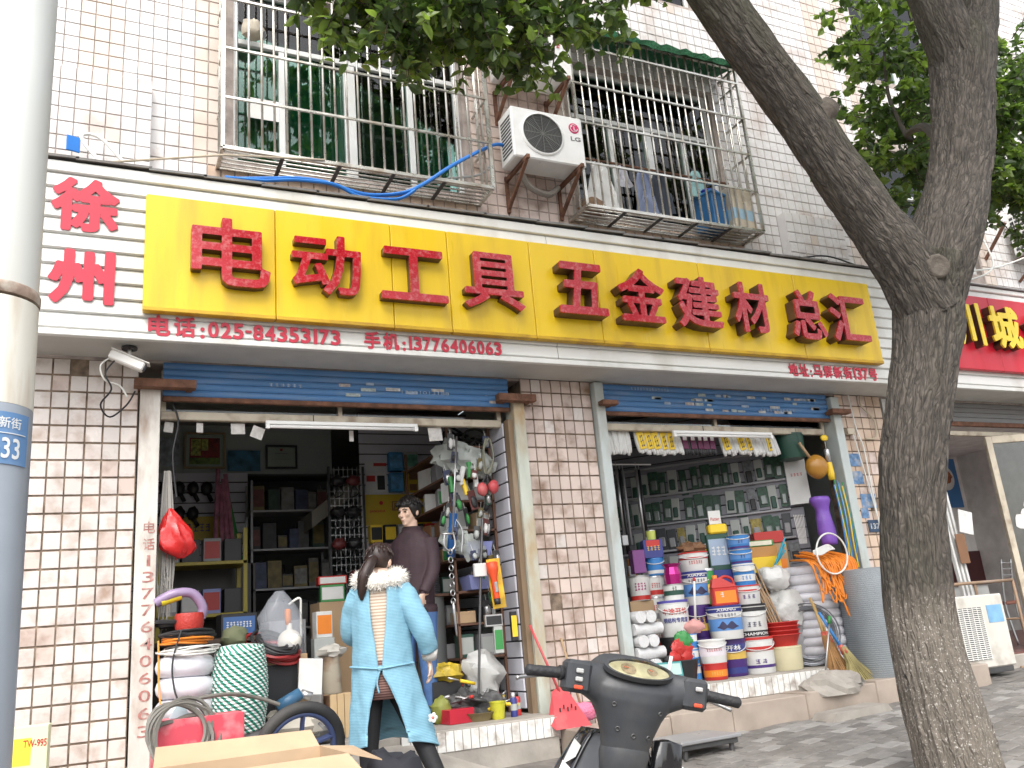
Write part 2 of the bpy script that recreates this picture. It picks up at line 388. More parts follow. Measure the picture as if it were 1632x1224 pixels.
def tone(x, z):
    if z < 4.84 and (.7 < x < 2.95 or 3.86 < x < 5.95): return TB
    if -.21 < x < .0 and z > 5.3: return TBU
    if .6 < x < .86 or (5.78 < x < 5.95): return TBU if z > 4.84 and x < 1 else TW
    if 2.86 <= x < 4.02: return TP
    if (7.5 < x < 7.75) or (8.0 < x < 8.15) or (9.6 < x < 9.8): return TBU
    return TBU if random.random() < .015 else TW
tl = []
nx = int((X1 - X0) / tx)
for i in range(nx):
    x = X0 + (i + .5) * tx
    for j in range(int((ZT - 4.3) / tz)):
        z = 4.32 + (j + .5) * tz
        if any(o[0] - tx * .5 < x < o[1] + tx * .5 and o[2] - tz * .5 < z < o[3] + tz * .5 for o in OPEN): continue
        y = 0
        if (-.8 < x < .254 and z < 5.364) or (6.434 < x < 7.258 and z < 5.132) or (11 < x < 11.6 and z < 5.3): y = -.12
        tl.append((x, y, z, tone(x, z)))
tl.sort(key=lambda t: abs(t[0] + .2) * .8 + max(0, t[2] - 6.2) * 2 if t[0] < .75 else (2 + abs(t[0] - 3.4) * 1.2 + max(0, t[2] - 5) if 2.9 < t[0] < 3.95 else 5 + t[0]))
rest = {}
for i, (x, y, z, m) in enumerate(tl):
    jy = random.uniform(-.0012, .0012)
    if i < 298: ob('tile', TM[m.name], bld, (x, y + jy, z), (random.uniform(-.008, .008), 0, random.uniform(-.008, .008)))
    else:
        q = rest.setdefault(m.name, MB()); w_, h_ = (tx - tg) / 2, (tz - tg) / 2; b = .003; y += jy
        q.add([(x + sx * w_, y + .01, z + sz * h_) for sx, sz in ((-1, -1), (1, -1), (1, 1), (-1, 1))] + [(x + sx * (w_ - b), y, z + sz * (h_ - b)) for sx, sz in ((-1, -1), (1, -1), (1, 1), (-1, 1))],
              [(4, 5, 6, 7), (0, 1, 5, 4), (1, 2, 6, 5), (2, 3, 7, 6), (3, 0, 4, 7)])
for nme, q in rest.items(): tag(q.build('tile', MATS[nme], bld), kind='stuff')
# side faces of the raised blocks
for bb in [((.2505, -.112, 4.36), (.2545, .0, 5.36)), ((6.4335, -.112, 4.36), (6.4375, 0, 5.128))]: part('block_side', TW, [bb])
for bb in [((-.8, -.11, 5.3605), (.25, 0, 5.364)), ((6.438, -.11, 5.1285), (7.255, 0, 5.132))]: part('block_side', TW, [bb])

# windows (frame, panes, curtains behind)
def window(x0, x1, z0, z1, muls, transom, curt, ymid=.1):
    w_ = MB(); f = .045
    for a, b, c, d in ((x0, x1, z0, z0 + f), (x0, x1, z1 - f, z1)): w_.bbox((a, ymid - .03, c), (b, ymid + .03, d))
    for a in (x0, x1 - f): w_.bbox((a, ymid - .0295, z0 + f), (a + f, ymid + .0295, z1 - f))
    root = w_.build('window', ALU, bld)
    m2 = MB()
    for x, ww in muls: m2.bbox((x - ww / 2, ymid - .028, z0 + f), (x + ww / 2, ymid + .028, (transom or z1) - f * .5))
    if transom: m2.bbox((x0 + f, ymid - .032, transom - .025), (x1 - f, ymid + .032, transom + .025))
    m2.build('frame', ALU, root)
    xe = [x0 + f] + [m[0] for m in muls] + [x1 - f]
    for a, b in zip(xe, xe[1:]):
        MB().box((a + .01, ymid - .004, z0 + f), (b - .01, ymid + .004, (transom or z1) - .03)).build('pane', GLASSW, root)
    if transom: MB().box((x0 + f, ymid - .004, transom + .025), (x1 - f, ymid + .004, z1 - f)).build('pane', GLASSW, root)
    for a, b, mat in curt:
        n = int((b - a) / .02); pr = [(a + (b - a) * i / n, ymid + .16 + .022 * math.sin(i * 1.35 + math.sin(i * .4))) for i in range(n + 1)]
        c = MB(); c.v = [(x, y, z) for z in (z0 + .02, z1 - .05) for x, y in pr]; k = len(pr); c.f = [(i, i + 1, i + 1 + k, i + k) for i in range(n)]
        c.build('curtain', mat, root, True)
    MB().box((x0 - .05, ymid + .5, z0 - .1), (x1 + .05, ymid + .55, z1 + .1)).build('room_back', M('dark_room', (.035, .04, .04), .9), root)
    return root
window(*WIN1[:2], WIN1[2], WIN1[3], [(1.26, .05), (1.84, .1), (2.39, .05)], 6.02, [(.9, 1.25, CURT), (1.3, 1.78, CURT), (1.76, 1.9, CURTW), (2.42, 2.8, CURT)])
window(*WIN2[:2], WIN2[2], WIN2[3], [(4.5, .05), (4.95, .09), (5.4, .05)], 5.95, [(4.06, 4.3, CURT), (4.75, 5.0, CURTW), (5.0, 5.4, CURT)])
window(8.15, 9.6, 4.78, 6.3, [(8.9, .09)], 5.72, [(8.2, 9.55, CURT)])
window(8.3, 9.7, 7.3, 9.2, [(9.0, .08)], None, [(8.35, 9.65, CURTW)])
window(.86, 2.86, 7.6, 9.2, [(1.84, .1)], None, [(.9, 1.6, CURT)]); window(4.02, 5.78, 7.6, 9.2, [(4.95, .1)], None, [])
# ground-floor inner shell: floors, ceilings, side and back walls of the three shops
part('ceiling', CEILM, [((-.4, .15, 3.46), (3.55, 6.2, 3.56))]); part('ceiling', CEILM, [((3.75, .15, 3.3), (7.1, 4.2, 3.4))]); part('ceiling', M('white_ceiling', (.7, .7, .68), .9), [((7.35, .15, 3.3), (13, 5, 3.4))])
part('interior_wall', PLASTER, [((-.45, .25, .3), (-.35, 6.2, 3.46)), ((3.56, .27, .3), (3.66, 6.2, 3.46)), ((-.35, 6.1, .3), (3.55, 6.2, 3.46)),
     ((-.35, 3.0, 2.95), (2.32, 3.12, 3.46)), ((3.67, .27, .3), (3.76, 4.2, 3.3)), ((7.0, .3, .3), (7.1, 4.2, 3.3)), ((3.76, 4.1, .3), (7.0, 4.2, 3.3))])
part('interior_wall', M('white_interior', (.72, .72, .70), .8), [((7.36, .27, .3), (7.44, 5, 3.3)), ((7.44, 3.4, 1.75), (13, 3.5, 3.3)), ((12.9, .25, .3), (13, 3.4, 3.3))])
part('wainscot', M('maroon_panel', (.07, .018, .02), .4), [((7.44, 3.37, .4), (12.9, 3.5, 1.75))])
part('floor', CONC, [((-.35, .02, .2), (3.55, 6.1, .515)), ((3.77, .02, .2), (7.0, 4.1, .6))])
part('floor', M('red_floor', (.16, .07, .06), .35, var=.3, scale=4), [((7.2, -.15, .2), (12.9, 3.4, .5))])
# slatted display walls: each board its own piece
def slatwall(p, q, z0, z1, th=.02, pitch=.105, parent=bld, m=SLATWALL):
    p = Vector((*p, 0)); q = Vector((*q, 0)); L_ = (q - p).length; a = math.atan2(q.y - p.y, q.x - p.x)
    MB().box((0, .004, z0), (L_, th, z1)).build('slatwall_back', GROOVE, parent, loc=p, rot=(0, 0, a))
    me = MB().bbox((0, -.012, 0), (L_, .003, pitch - .012), .003).mesh('board', m)
    z = z0
    while z < z1 - pitch * .5:
        ob('board', me, parent, (p.x, p.y, z), (0, 0, a)); z += pitch
slatwall((.0, 2.97), (1.42, 2.97), .55, 2.95)              # behind the pictures, left shop
slatwall((2.36, 2.05), (3.55, 2.05), .55, 3.4)             # poster wall
slatwall((3.035, .5), (3.035, .06), .55, 2.78, pitch=.125)              # stub beside the left doorway
slatwall((4.75, 1.95), (6.42, .34), .62, 3.25, m=M('slatwall_shaded', (.21, .21, .235), .5, var=.08))             # aslant display wall, right shop; interior shade put into a darker board colour
# staircase slab crossing the left shop
st = MB()
for (x0, z0), (x1, z1) in (((1.9, 2.25), (3.5, 3.42)),):
    st.add([(x0, 2.15, z0), (x1, 2.15, z1), (x1, 2.15, z1 + .16), (x0, 2.15, z0 + .16), (x0, 2.95, z0), (x1, 2.95, z1), (x1, 2.95, z1 + .16), (x0, 2.95, z0 + .16)],
           [(0, 1, 2, 3), (7, 6, 5, 4), (0, 4, 5, 1), (3, 2, 6, 7), (0, 3, 7, 4), (1, 5, 6, 2)])
st.build('staircase_soffit', M('stair_concrete', (.2, .19, .16), .9), bld)

# ================================================================ tiled pillars at street level, each tile a piece
TL = M('tile_left_pillar', (.66, .60, .56), .27, var=.06, scale=3, dirt=(.30, .19, .13), damt=.85, dscale=5.5, orand=.13)
def pillar(label, x0, x1, z0, z1, tint, ncol, y=0.0, group=None):
    r = thing('tiled_pillar', label, 'pillar', (x0, y, z0), group=group)
    MB().box((0, .008, 0), (x1 - x0, .28, z1 - z0)).build('core', GROUT, r)
    pw = (x1 - x0) / ncol; nr = int((z1 - z0) / tz); ph = (z1 - z0) / nr
    ms = {m.name: tile_mesh(m, pw - .010, ph - .013) for m in (TW, TP, TB, TL)}
    for i in range(ncol):
        for j in range(nr):
            if random.random() < .004: continue
            m = tint(i, j, (j + .5) / nr)
            ob('tile', ms[m.name], r, ((i + .5) * pw + random.uniform(-.0012, .0012), random.uniform(-.002, .001), (j + .5) * ph), (random.uniform(-.014, .014), random.uniform(-.006, .006), random.uniform(-.014, .014)))
    return r
pillar('white tiled pillar behind the lamp post, left of the left doorway', -.62, .235, .1, 3.15, lambda i, j, t: TL if random.random() < .93 else TP, 8)
pillar('stained pinkish tiled pillar between the two shop doorways', 3.195, 3.875, .3, 3.17, lambda i, j, t: TP if random.random() < .95 else TL, 7)
pillar('beige tiled pillar right of the paint shop doorway, half behind the tree', 6.76, 7.4, .3, 3.17, lambda i, j, t: TB if random.random() < .75 else TP, 6)

# ================================================================ shop sign: fascia boards, yellow panels, letters
sg = thing('shop_sign', 'long yellow shop sign with red raised characters over both doorways', 'sign', (-.62, -.45, 3.16))
O = Vector((-.62, -.45, 3.16))
def onsign(m, name, mat, smooth=False): m.v = [tuple(Vector(p) - O) for p in m.v]; return m.build(name, mat, sg, smooth)
def fascia(parent_add, xa, xb, z0, z1, n, mat=SLATW):
    h = (z1 - z0) / n
    for i in range(n):
        a = z0 + i * h; m = MB()
        pr = [(-.452, a + .004), (-.462, a + .012), (-.452, a + h - .012), (-.440, a + h - .006), (-.440, a + h + .002), (-.43, a + h + .002), (-.43, a + .004)]
        k = len(pr); m.v = [(xa, y, z) for y, z in pr] + [(xb, y, z) for y, z in pr]
        m.f = [tuple(range(k)), tuple(range(2 * k - 1, k - 1, -1))] + [(q, (q + 1) % k, (q + 1) % k + k, q + k) for q in range(k)]
        parent_add(m, 'board', mat)
for xa, xb in ((-.62, 3.33), (3.336, 7.55)): fascia(onsign, xa, xb, 3.2, 4.3, 10)
onsign(MB().bbox((-.62, -.466, 3.155), (7.55, -.42, 3.197), .004), 'bottom_trim', SLATW)
onsign(MB().bbox((-.62, -.468, 4.305), (7.55, -.40, 4.385), .006), 'top_trim', SLATW)
onsign(MB().box((-.62, -.42, 3.165), (7.55, -.012, 3.19)), 'soffit', M('soffit', (.52, .52, .49), .5, var=.08, dirt=(.3, .28, .24), damt=.4))
onsign(MB().box((-.62, -.425, 3.2), (7.55, -.405, 4.3)), 'backing', DARKGR)
x = -.62
FLASH = M('roof_sheet', (.17, .165, .16), .7, var=.3, scale=6, dirt=(.1, .07, .05), damt=.6, bump=.2)
while x < 7.55:
    L_ = min(7.55, x + random.uniform(.36, .5)); t = random.uniform(-.006, .008)
    m = MB(); m.add([(x, -.49, 4.392 + t), (L_ + .02, -.49, 4.40 + t), (L_ + .02, -.018, 4.49), (x, -.018, 4.48), (x, -.49, 4.41 + t), (L_ + .02, -.49, 4.418 + t), (L_ + .02, -.018, 4.508), (x, -.018, 4.498)],
              [(3, 2, 1, 0), (4, 5, 6, 7), (0, 1, 5, 4), (1, 2, 6, 5), (2, 3, 7, 6), (3, 0, 4, 7)]); onsign(m, 'roof_sheet', FLASH); x = L_
px_ = [.22, 1.08, 1.94, 2.40, 3.12, 3.74, 4.83, 5.95, 6.95]
for a, b in zip(px_, px_[1:]):
    onsign(MB().bbox((a + .002, -.53, 3.345), (b - .002, -.468, 4.185), .006), 'panel', YEL)
    onsign(MB().bbox((a + .003, -.535, 3.335), (b - .003, -.468, 3.365), .004), 'panel_edge', M('sign_edge', (.55, .33, .01), .5, dirt=(.3, .15, .02), damt=.8, dscale=5))
def raised(ch, x0, x1, z0, z1, bold, d, face=RED, side=REDSIDE, add=onsign, yb=-.53):
    m = fit_text(ch, x0, x1, z0, z1, yb - d, bold, d); o = add(m, 'letter', side)
    f = fit_text(ch, x0 - .001, x1 + .001, z0 - .001, z1 + .001, yb - d - .006, bold, .02); f = add(f, 'letter_face', face); return o
for ch, a, b, c, d in (('电', .51, 1.03, 3.53, 4.03), ('动', 1.18, 1.68, 3.53, 3.99), ('工', 1.83, 2.35, 3.54, 3.96), ('具', 2.49, 3.0, 3.53, 4.0)):
    raised(ch, a, b, c, d, .017, .07)
for ch, a, b, c, d in (('五', 3.29, 3.74, 3.53, 3.98), ('金', 3.86, 4.32, 3.51, 3.99), ('建', 4.45, 4.92, 3.50, 3.98), ('材', 5.07, 5.48, 3.50, 3.98), ('总', 5.73, 6.14, 3.48, 3.97), ('汇', 6.22, 6.70, 3.49, 3.97)):
    raised(ch, a, b, c, d, .023, .12)
for ch, a, b, c, d in (('徐', -.35, .06, 3.88, 4.27), ('州', -.34, .05, 3.37, 3.75)): onsign(fit_text(ch, a, b, c, d, -.47, .042, .006), 'letter', VINYL)
def row(s, x0, x1, z0, z1, bold=.02, y=-.47, mat=VINYL, add=onsign, cjk=1.0, asc=.62):
    tot = sum(cjk if ord(c) > 255 else (asc if c not in ':1-' else asc * .62) for c in s); u = (x1 - x0) / tot; x = x0
    for c in s:
        wd = (cjk if ord(c) > 255 else (asc if c not in ':1-' else asc * .62)) * u
        if c != ' ':
            if c == ':': add(fit_text(c, x + wd * .3, x + wd * .75, z0, z0 + (z1 - z0) * .55, y, bold, .005), 'letter', mat)
            elif c == '-': add(fit_text(c, x + wd * .1, x + wd * .95, z0 + (z1 - z0) * .45, z0 + (z1 - z0) * .6, y, bold, .005), 'letter', mat)
            else: add(fit_text(c, x + wd * (.32 if c == '1' else .07), x + wd * (.80 if c == '1' else .93), z0, z1, y, bold, .005), 'letter', mat)
        x += wd
row('电话:', .25, .63, 3.185, 3.33, .03); row('025-84353173', .63, 1.55, 3.195, 3.31, .03)
row('手机:', 1.71, 2.05, 3.185, 3.32, .03); row('13776406063', 2.05, 2.83, 3.195, 3.305, .03)
row('地址:马群新街137号', 5.75, 6.90, 3.175, 3.30, .03)
# neighbour's red sign
s2 = thing('shop_sign', 'red neighbouring shop sign with yellow raised characters, right of the tree', 'sign', (7.56, -.45, 3.16)); O2 = Vector((7.56, -.45, 3.16))
def onsign2(m, name, mat, smooth=False): m.v = [tuple(Vector(p) - O2) for p in m.v]; return m.build(name, mat, s2, smooth)
fascia(onsign2, 7.56, 11.6, 3.2, 4.3, 10)
onsign2(MB().bbox((7.56, -.466, 3.155), (11.6, -.42, 3.197), .004), 'bottom_trim', SLATW); onsign2(MB().bbox((7.56, -.468, 4.305), (11.6, -.40, 4.36), .006), 'top_trim', SLATW)
onsign2(MB().box((7.56, -.42, 3.165), (11.6, -.012, 3.19)), 'soffit', MATS['soffit']); onsign2(MB().box((7.56, -.49, 4.365), (11.6, -.018, 4.38)), 'roof_sheet', FLASH)
onsign2(MB().box((7.56, -.425, 3.2), (11.6, -.405, 4.3)), 'backing', DARKGR)
SRED = M('sign_red', (.55, .012, .03), .35, var=.06, dirt=(.35, .02, .03), damt=.4, stretch=(2, 1, .4)); LYEL = M('letter_yellow', (.85, .62, .03), .35)
for a, b in ((7.75, 8.75), (8.75, 9.9), (9.9, 11.4)): onsign2(MB().bbox((a + .002, -.53, 3.35), (b - .002, -.468, 4.2), .006), 'panel', SRED)
for ch, a, b in (('川', 8.02, 8.42), ('城', 8.55, 9.03), ('食', 9.18, 9.66)): raised(ch, a, b, 3.58, 4.06, .03, .1, LYEL, REDSIDE, onsign2)

# ================================================================ door frames, shutters, transoms, steps
def jamb(label, x0, x1, z0, z1, mat, y0=-.06, y1=.1):
    r = thing('door_jamb', label, 'door frame', ((x0 + x1) / 2, 0, z0)); h = z1 - z0; w_ = (x1 - x0) / 2
    m = MB().bbox((-w_, y0, 0), (w_, y0 + .012, h), .003); m.box((-w_, y0 + .012, 0), (-w_ + .012, y1, h)); m.box((w_ - .012, y0 + .012, 0), (w_, y1, h)); m.build('channel', mat, r); return r
j = jamb('rusty white door channel with red handwritten phone number, left doorway', .245, .375, .25, 2.96, RUSTWHITE)
INK = M('red_ink', (.36, .15, .13), .8, var=.35, scale=30, dirt=(.55, .5, .45), damt=.8, dscale=18)
z = 2.02
for c in '电话13776406063':
    h = .075 if ord(c) > 255 else .07
    nw = .024 if c == '1' else 0; m = fit_text(c, .292 + nw, .362 - nw, z - h, z, -.0625, .004, .002); m.v = [(p[0] - .31, p[1], p[2] - .25) for p in m.v]; m.build('letter', INK, j); z -= h + .035
jl_ = jamb('rust streaked pale green door channel left of the tiled pillar', 3.085, 3.185, .35, 2.95, RUSTGREEN)
MB().box((-.098, -.03, .0), (-.055, .05, 2.45)).build('angle_bar', M('brown_bar', (.22, .15, .09), .7, dirt=(.42, .36, .28), damt=.6, stretch=(2, 2, .5)), jl_)
jamb('grey green door channel at the left edge of the paint shop', 3.885, 3.975, .5, 3.15, GREYPAINT)
jamb('blue grey door channel at the right edge of the paint shop', 6.64, 6.745, .45, 3.12, GREYPAINT)
def shutter(label, x0, x1, z0, z1, y):
    r = thing('roller_shutter', label, 'shutter', (x0, y, z0)); n = 5; h = (z1 - z0) / n
    for i in range(n):
        a = i * h; m = MB(); pr = [(-.004, a + .001), (-.010, a + h * .12), (-.014, a + h * .5), (-.011, a + h * .88), (-.005, a + h - .001), (.004, a + h * .5)]
        k = len(pr); m.v = [(0, yy, zz) for yy, zz in pr] + [(x1 - x0, yy, zz) for yy, zz in pr]; m.f = [tuple(range(k)), tuple(range(2 * k - 1, k - 1, -1))] + [(q, (q + 1) % k, (q + 1) % k + k, q + k) for q in range(k)]
        m.build('slat', BLUESH, r, True, auto=50)
    MB().bbox((0, -.02, -.035), (x1 - x0, .02, -.001), .004).build('bottom_rail', RUST, r); return r
sh1 = shutter('rolled-up blue shutter over the left doorway', .39, 3.07, 2.905, 3.155, .0)
sh2 = shutter('rolled-up blue shutter with many stickers over the paint shop', 3.99, 6.63, 2.905, 3.155, .0)
STK = [M('sticker_%d' % i, c, .6, var=.3, scale=40) for i, c in enumerate(((.46, .47, .48), (.36, .42, .42), (.42, .38, .37), (.3, .38, .5)))]
for r, lst in ((sh1, [(1.25, .12), (1.42, .09), (1.46, .14), (1.62, .1), (1.78, .08), (2.0, .11), (1.3, .045), (2.5, .03)]),
               (sh2, [(random.uniform(.5, 2.45), random.choice((.03, .08, .125, .17))) for _ in range(34)])):
    for a, b in lst:
        w_ = random.uniform(.05, .12); MB().box((a, -.0185, b), (a + w_, -.0165, b + random.uniform(.018, .028))).build('sticker', random.choice(STK), r)
for r, s, a, b, c in ((sh1, '13901013188', 1.75, 2.15, .085), (sh1, '#6', .72, .98, .1), (sh2, '#11', 1.75, 2.2, .05), (sh2, '#13', .3, .72, .205)):
    fit_text(s, a, b, c, c + .026, -.0165, .0, .001).build('lettering', STK[3], r)
def bracket(label, p, q, hh=.06):
    m = MB().bbox((p, -.15, 0), (q, -.07, hh), .003); m.bbox((p + .03, -.071, .005), (p + .1, .02, hh - .005), .002); m.box((q - .06, -.071, .005), (q - .02, .0, hh - .005)); return solo(m, 'shutter_guide_bracket', label, 'bracket', RUST, (0, 0, 2.93))
bracket('rusty steel bracket at the top of the left door channel', .2, .6); bracket('rusty steel bracket right end of the left shutter', 2.92, 3.26); bracket('short rusty bracket left end of the paint shop shutter', 3.9, 4.06, .04)
bracket('rusty bracket right end of the paint shop shutter', 6.55, 6.8, .045)
def transom(label, x0, x1, y=.1):
    r = thing('transom_frame', label, 'door frame', (x0, y, 2.76)); m = MB().bbox((0, -.02, 0), (x1 - x0, .03, .06), .004); m.box((0, -.02, .06), (.035, .03, .36)); m.box((x1 - x0 - .035, -.02, .06), (x1 - x0, .03, .36)); m.box(((x1 - x0) * .48, -.019, .06), ((x1 - x0) * .48 + .03, .029, .36))
    m.build('bar', CREAM, r); MB().box((.035, .0, .06), (x1 - x0 - .035, .006, .36)).build('pane', GLASSC, r)
transom('cream transom bar with glass under the left shutter', .385, 3.03); transom('cream transom bar under the paint shop shutter', 3.98, 6.63)
TUBE = M('tube_white', (.82, .82, .80), .4, var=.02)
def tube_light(label, x0, x1, y, z):
    r = thing('tube_light', label, 'lamp', (x0, y, z)); L_ = x1 - x0
    MB().bbox((0, -.015, .012), (L_, .02, .04), .004).build('housing', TUBE, r); MB().tube([(.03, -.005, -.004), (L_ - .03, -.005, -.004)], .013, 10).build('tube', TUBE, r, True)
    m = MB().box((0, -.018, -.02), (.028, .012, .012)); m.box((L_ - .028, -.018, -.02), (L_, .012, .012)); m.build('end_cap', TUBE, r); MB().tube([(L_ * .3, 0, .04), (L_ * .3, 0, .09)], .004, 5).build('hanger', DARKGR, r)
tube_light('white tube light under the transom of the left doorway', 1.1, 2.27, .03, 2.715); tube_light('white tube light under the transom of the paint shop', 4.72, 5.88, .03, 2.715)
# steps
def step(label, x0, x1, ztop, zbot, yf, bot):
    r = thing('tiled_step', label, 'step', (x0, yf, bot)); L_ = x1 - x0
    MB().bbox((0, 0, 0), (L_, -yf + .015, ztop - bot), .004).build('slab', CONC, r)
    wd = .062; n = int(L_ / wd); T_ = M('step_tile', (.78, .77, .73), .3, dirt=(.2, .13, .09), damt=.8, dscale=9, orand=.1); me = MB().bbox((.003, -.009, 0), (wd - .003, -.0005, zbot), .002).mesh('tile', T_)
    for i in range(n): ob('tile', me, r, (i * wd, 0, ztop - bot - zbot - .012))
step('grey step with chipped white tiles in front of the left doorway', 1.9, 3.08, .515, .13, -.34, .2)
step('step with white tiles under the paint buckets', 3.9, 6.62, .603, .14, -.34, .3)
lg = thing('ledge', 'low pink stone ledge running along the foot of the paint shop step', 'step', (3.1, -.62, .15))
x = 0
while x < 4.2:
    L_ = random.uniform(.55, .8); MB().bbox((x, 0, 0), (min(4.25, x + L_) - .004, .3, .27 + .018 * x), .008).build('stone', PINKSTONE, lg); x += L_
solo(MB().blob((0, 0, 0), (.32, .16, .14), 3, 20, 10, .12, 2, .35), 'concrete_ramp', 'rough concrete lump on the ledge below the white step tiles', 'ramp', CONC, (5.55, -.52, .45), smooth=False)
solo(MB().prism([(-.34, 0), (.36, 0), (.30, .075), (-.28, .06)], 0, .22), 'stone_slab', 'broken grey slab on the pavement in front of the ledge', 'slab', CONC, (5.45, -.9, pz(5.45, -.8) - .005), rz=.06)
rp = MB(); rp.add([(1.0, -.95, .17), (2.25, -.95, .17), (2.6, -.62, .2), (1.95, -.33, .46), (.5, -.33, .46), (.5, -.95, .17), (1.0, -.95, -.05), (2.25, -.95, -.05), (2.6, -.62, -.05), (1.95, -.33, -.05), (.5, -.33, -.05), (.5, -.95, -.05)],
   [(0, 1, 2, 3, 4, 5), (6, 7, 1, 0), (7, 8, 2, 1), (8, 9, 3, 2), (9, 10, 4, 3), (10, 11, 5, 4), (11, 6, 0, 5)])
tag(rp.build('concrete_ramp', CONC), 'worn concrete ramp up to the left doorway behind the woman', 'ramp')
fl = tag(MB().box((-.4, -.33, .1), (1.895, .02, .50)).build('doorstep', CONC), 'concrete doorstep under the goods of the left doorway', 'step')
# ================================================================ window cages
def cage(label, x0, x1, z0, z1, yf, nb, hz, roof=False):
    r = thing('window_cage', label, 'window cage', (x0, 0, z0)); W = x1 - x0; H = z1 - z0; t = .028
    m = MB()
    for a, b in (((0, yf, 0), (W, yf, 0)), ((0, -.002, 0), (0, yf, 0)), ((W, -.002, 0), (W, yf, 0)), ((0, yf, H), (W, yf, H)), ((0, -.01, 0), (W, -.01, 0)),
                 ((0, yf, 0), (0, yf, H)), ((W, yf, 0), (W, yf, H)), ((0, -.01, H), (0, yf, H)), ((W, -.01, H), (W, yf, H))): m.beam(a, b, t)
    m.build('frame', STEEL, r)
    me = MB().tube([(0, 0, .01), (0, 0, H - .01)], .0095, 8).mesh('bar', STEEL, True)
    for i in range(nb): ob('bar', me, r, (W * (i + 1) / (nb + 1) + random.uniform(-.006, .006), yf, 0))
    for x in (0, W):
        for y in (yf * .3, yf * .65): ob('bar', me, r, (x, y, 0))
    hb = MB().beam((0, yf + .012, 0), (W, yf + .012, 0), .018).mesh('rail', STEEL)
    sb = MB().beam((0, -.01, 0), (0, yf, 0), .018).mesh('rail', STEEL)
    for z in hz:
        ob('rail', hb, r, (0, -.02, z))
        for x in (0, W): ob('rail', sb, r, (x, 0, z))
    fb = MB().tube([(0, 0, 0), (W, 0, 0)], .008, 6).mesh('floor_bar', STEEL, True)
    for i in range(5): ob('floor_bar', fb, r, (0, yf * (i + .8) / 5.6, -.004))
    cb = MB().beam((0, -.01, -.012), (0, yf, -.012), .03, .012).mesh('cross_bar', DARKGR)
    for i in range(1, 5): ob('cross_bar', cb, r, (W * i / 5, 0, 0))
    return r
c1 = cage('steel bar window cage left of the white air conditioner', .74, 2.95, 4.76, 6.9, -.32, 22, [.43, .87, 1.33, 1.8])
c2 = cage('steel bar window cage full of laundry right of the white air conditioner', 3.87, 5.9, 4.73, 6.62, -.32, 21, [.44, .86, 1.28, 1.7])
aw = MB(); n = 26
for i in range(n + 1):
    x = 2.05 * i / n; sg_ = .02 * math.sin(i * 2.3)
    aw.v += [(x, -.42, -.02 + sg_), (x, .0, .1 + sg_ * .3), (x, -.40, -.09 + .03 * random.random())]
aw.f = [(3 * i, 3 * i + 3, 3 * i + 4, 3 * i + 1) for i in range(n)] + [(3 * i + 2, 3 * i + 5, 3 * i + 3, 3 * i) for i in range(n)]
tag(aw.build('awning', M('green_turf', (.03, .16, .07), .9, var=.5, scale=60, bump=.8), None, False, (3.87, 0, 6.64)), 'ragged green artificial turf awning on top of the laundry cage', 'awning')
# things in the laundry cage
CL = M('cloth_white', (.72, .72, .70), .85, var=.08); CLB = M('cloth_blue', (.20, .24, .36), .9, var=.2)
solo(MB().tube([(0, 0, 0), (1.7, 0, 0)], .012, 6), 'drying_rod', 'rusty drying rod inside the laundry cage', 'rod', RUST, (4.0, -.16, 5.32))
def cloth(label, x, z, w, h, mat, seed, y=-.16):
    m = MB(); nx, nz_ = 10, 10
    for j in range(nz_ + 1):
        for i in range(nx + 1):
            u, v = i / nx - .5, j / nz_; ww = w * (.35 + .65 * (v ** .6))
            m.v.append((u * ww + .02 * mn.noise(Vector((u * 4, v * 3, seed))), .05 * mn.noise(Vector((u * 6, v * 1.5, seed + 9))), -v * h * (1 - .12 * abs(u))))
    k = nx + 1; m.f = [(j * k + i, j * k + i + 1, (j + 1) * k + i + 1, (j + 1) * k + i) for j in range(nz_) for i in range(nx)]
    return solo(m, 'hanging_cloth', label, 'laundry', mat, (x, y, z), smooth=True, auto=80)
cloth('white cloth bag hanging at the left of the laundry cage', 4.13, 5.27, .36, .5, CL, 1, -.2); cloth('patterned grey blue shirt hanging mid cage', 4.65, 5.3, .26, .5, CLB, 2); cloth('pale small cloth on the drying rod', 4.42, 5.33, .16, .25, M('cloth_pale', (.5, .5, .55), .9), 3)
cloth('dark hanging garment behind the patterned shirt', 4.9, 5.35, .3, .45, M('cloth_dark', (.05, .06, .08), .9), 4, -.08)
cloth('teal towel near the right of the drying rod', 5.3, 5.4, .22, .3, M('cloth_teal', (.3, .5, .5), .9), 5)
bx = thing('storage_box', 'blue storage box in the right of the laundry cage', 'box', (5.42, -.15, 4.75), .25)
MB().bbox((-.11, -.12, 0), (.11, .12, .36), .01).build('body', M('plastic_blue', (.03, .13, .3), .4), bx); MB().bbox((-.12, -.13, .36), (.12, .13, .39), .008).build('lid', M('plastic_blue2', (.05, .2, .42), .4), bx)
bx = thing('cardboard_box', 'beige cardboard box with pale blue band in the laundry cage corner', 'box', (5.71, -.17, 4.75), .1)
MB().bbox((-.14, -.12, 0), (.14, .12, .46), .006).build('body', M('card_beige', (.5, .44, .34), .8), bx); MB().bbox((-.141, -.121, .1), (.141, .121, .22), .003).build('printed_band', M('card_blue', (.3, .45, .55), .7), bx)
solo(MB().blob((0, 0, 0), (.1, .08, .035), 5), 'blue_cloth_bundle', 'small ultramarine bundle on the blue storage box', 'cloth', M('ultramarine', (.03, .04, .35), .7), (5.42, -.16, 5.17), smooth=True)
solo(MB().blob((0, 0, 0), (.13, .1, .09), 6, flat=.6), 'rag_heap', 'brownish rag heap on the floor of the laundry cage', 'rags', M('rag', (.25, .16, .1), .95), (4.02, -.17, 4.80), smooth=True)
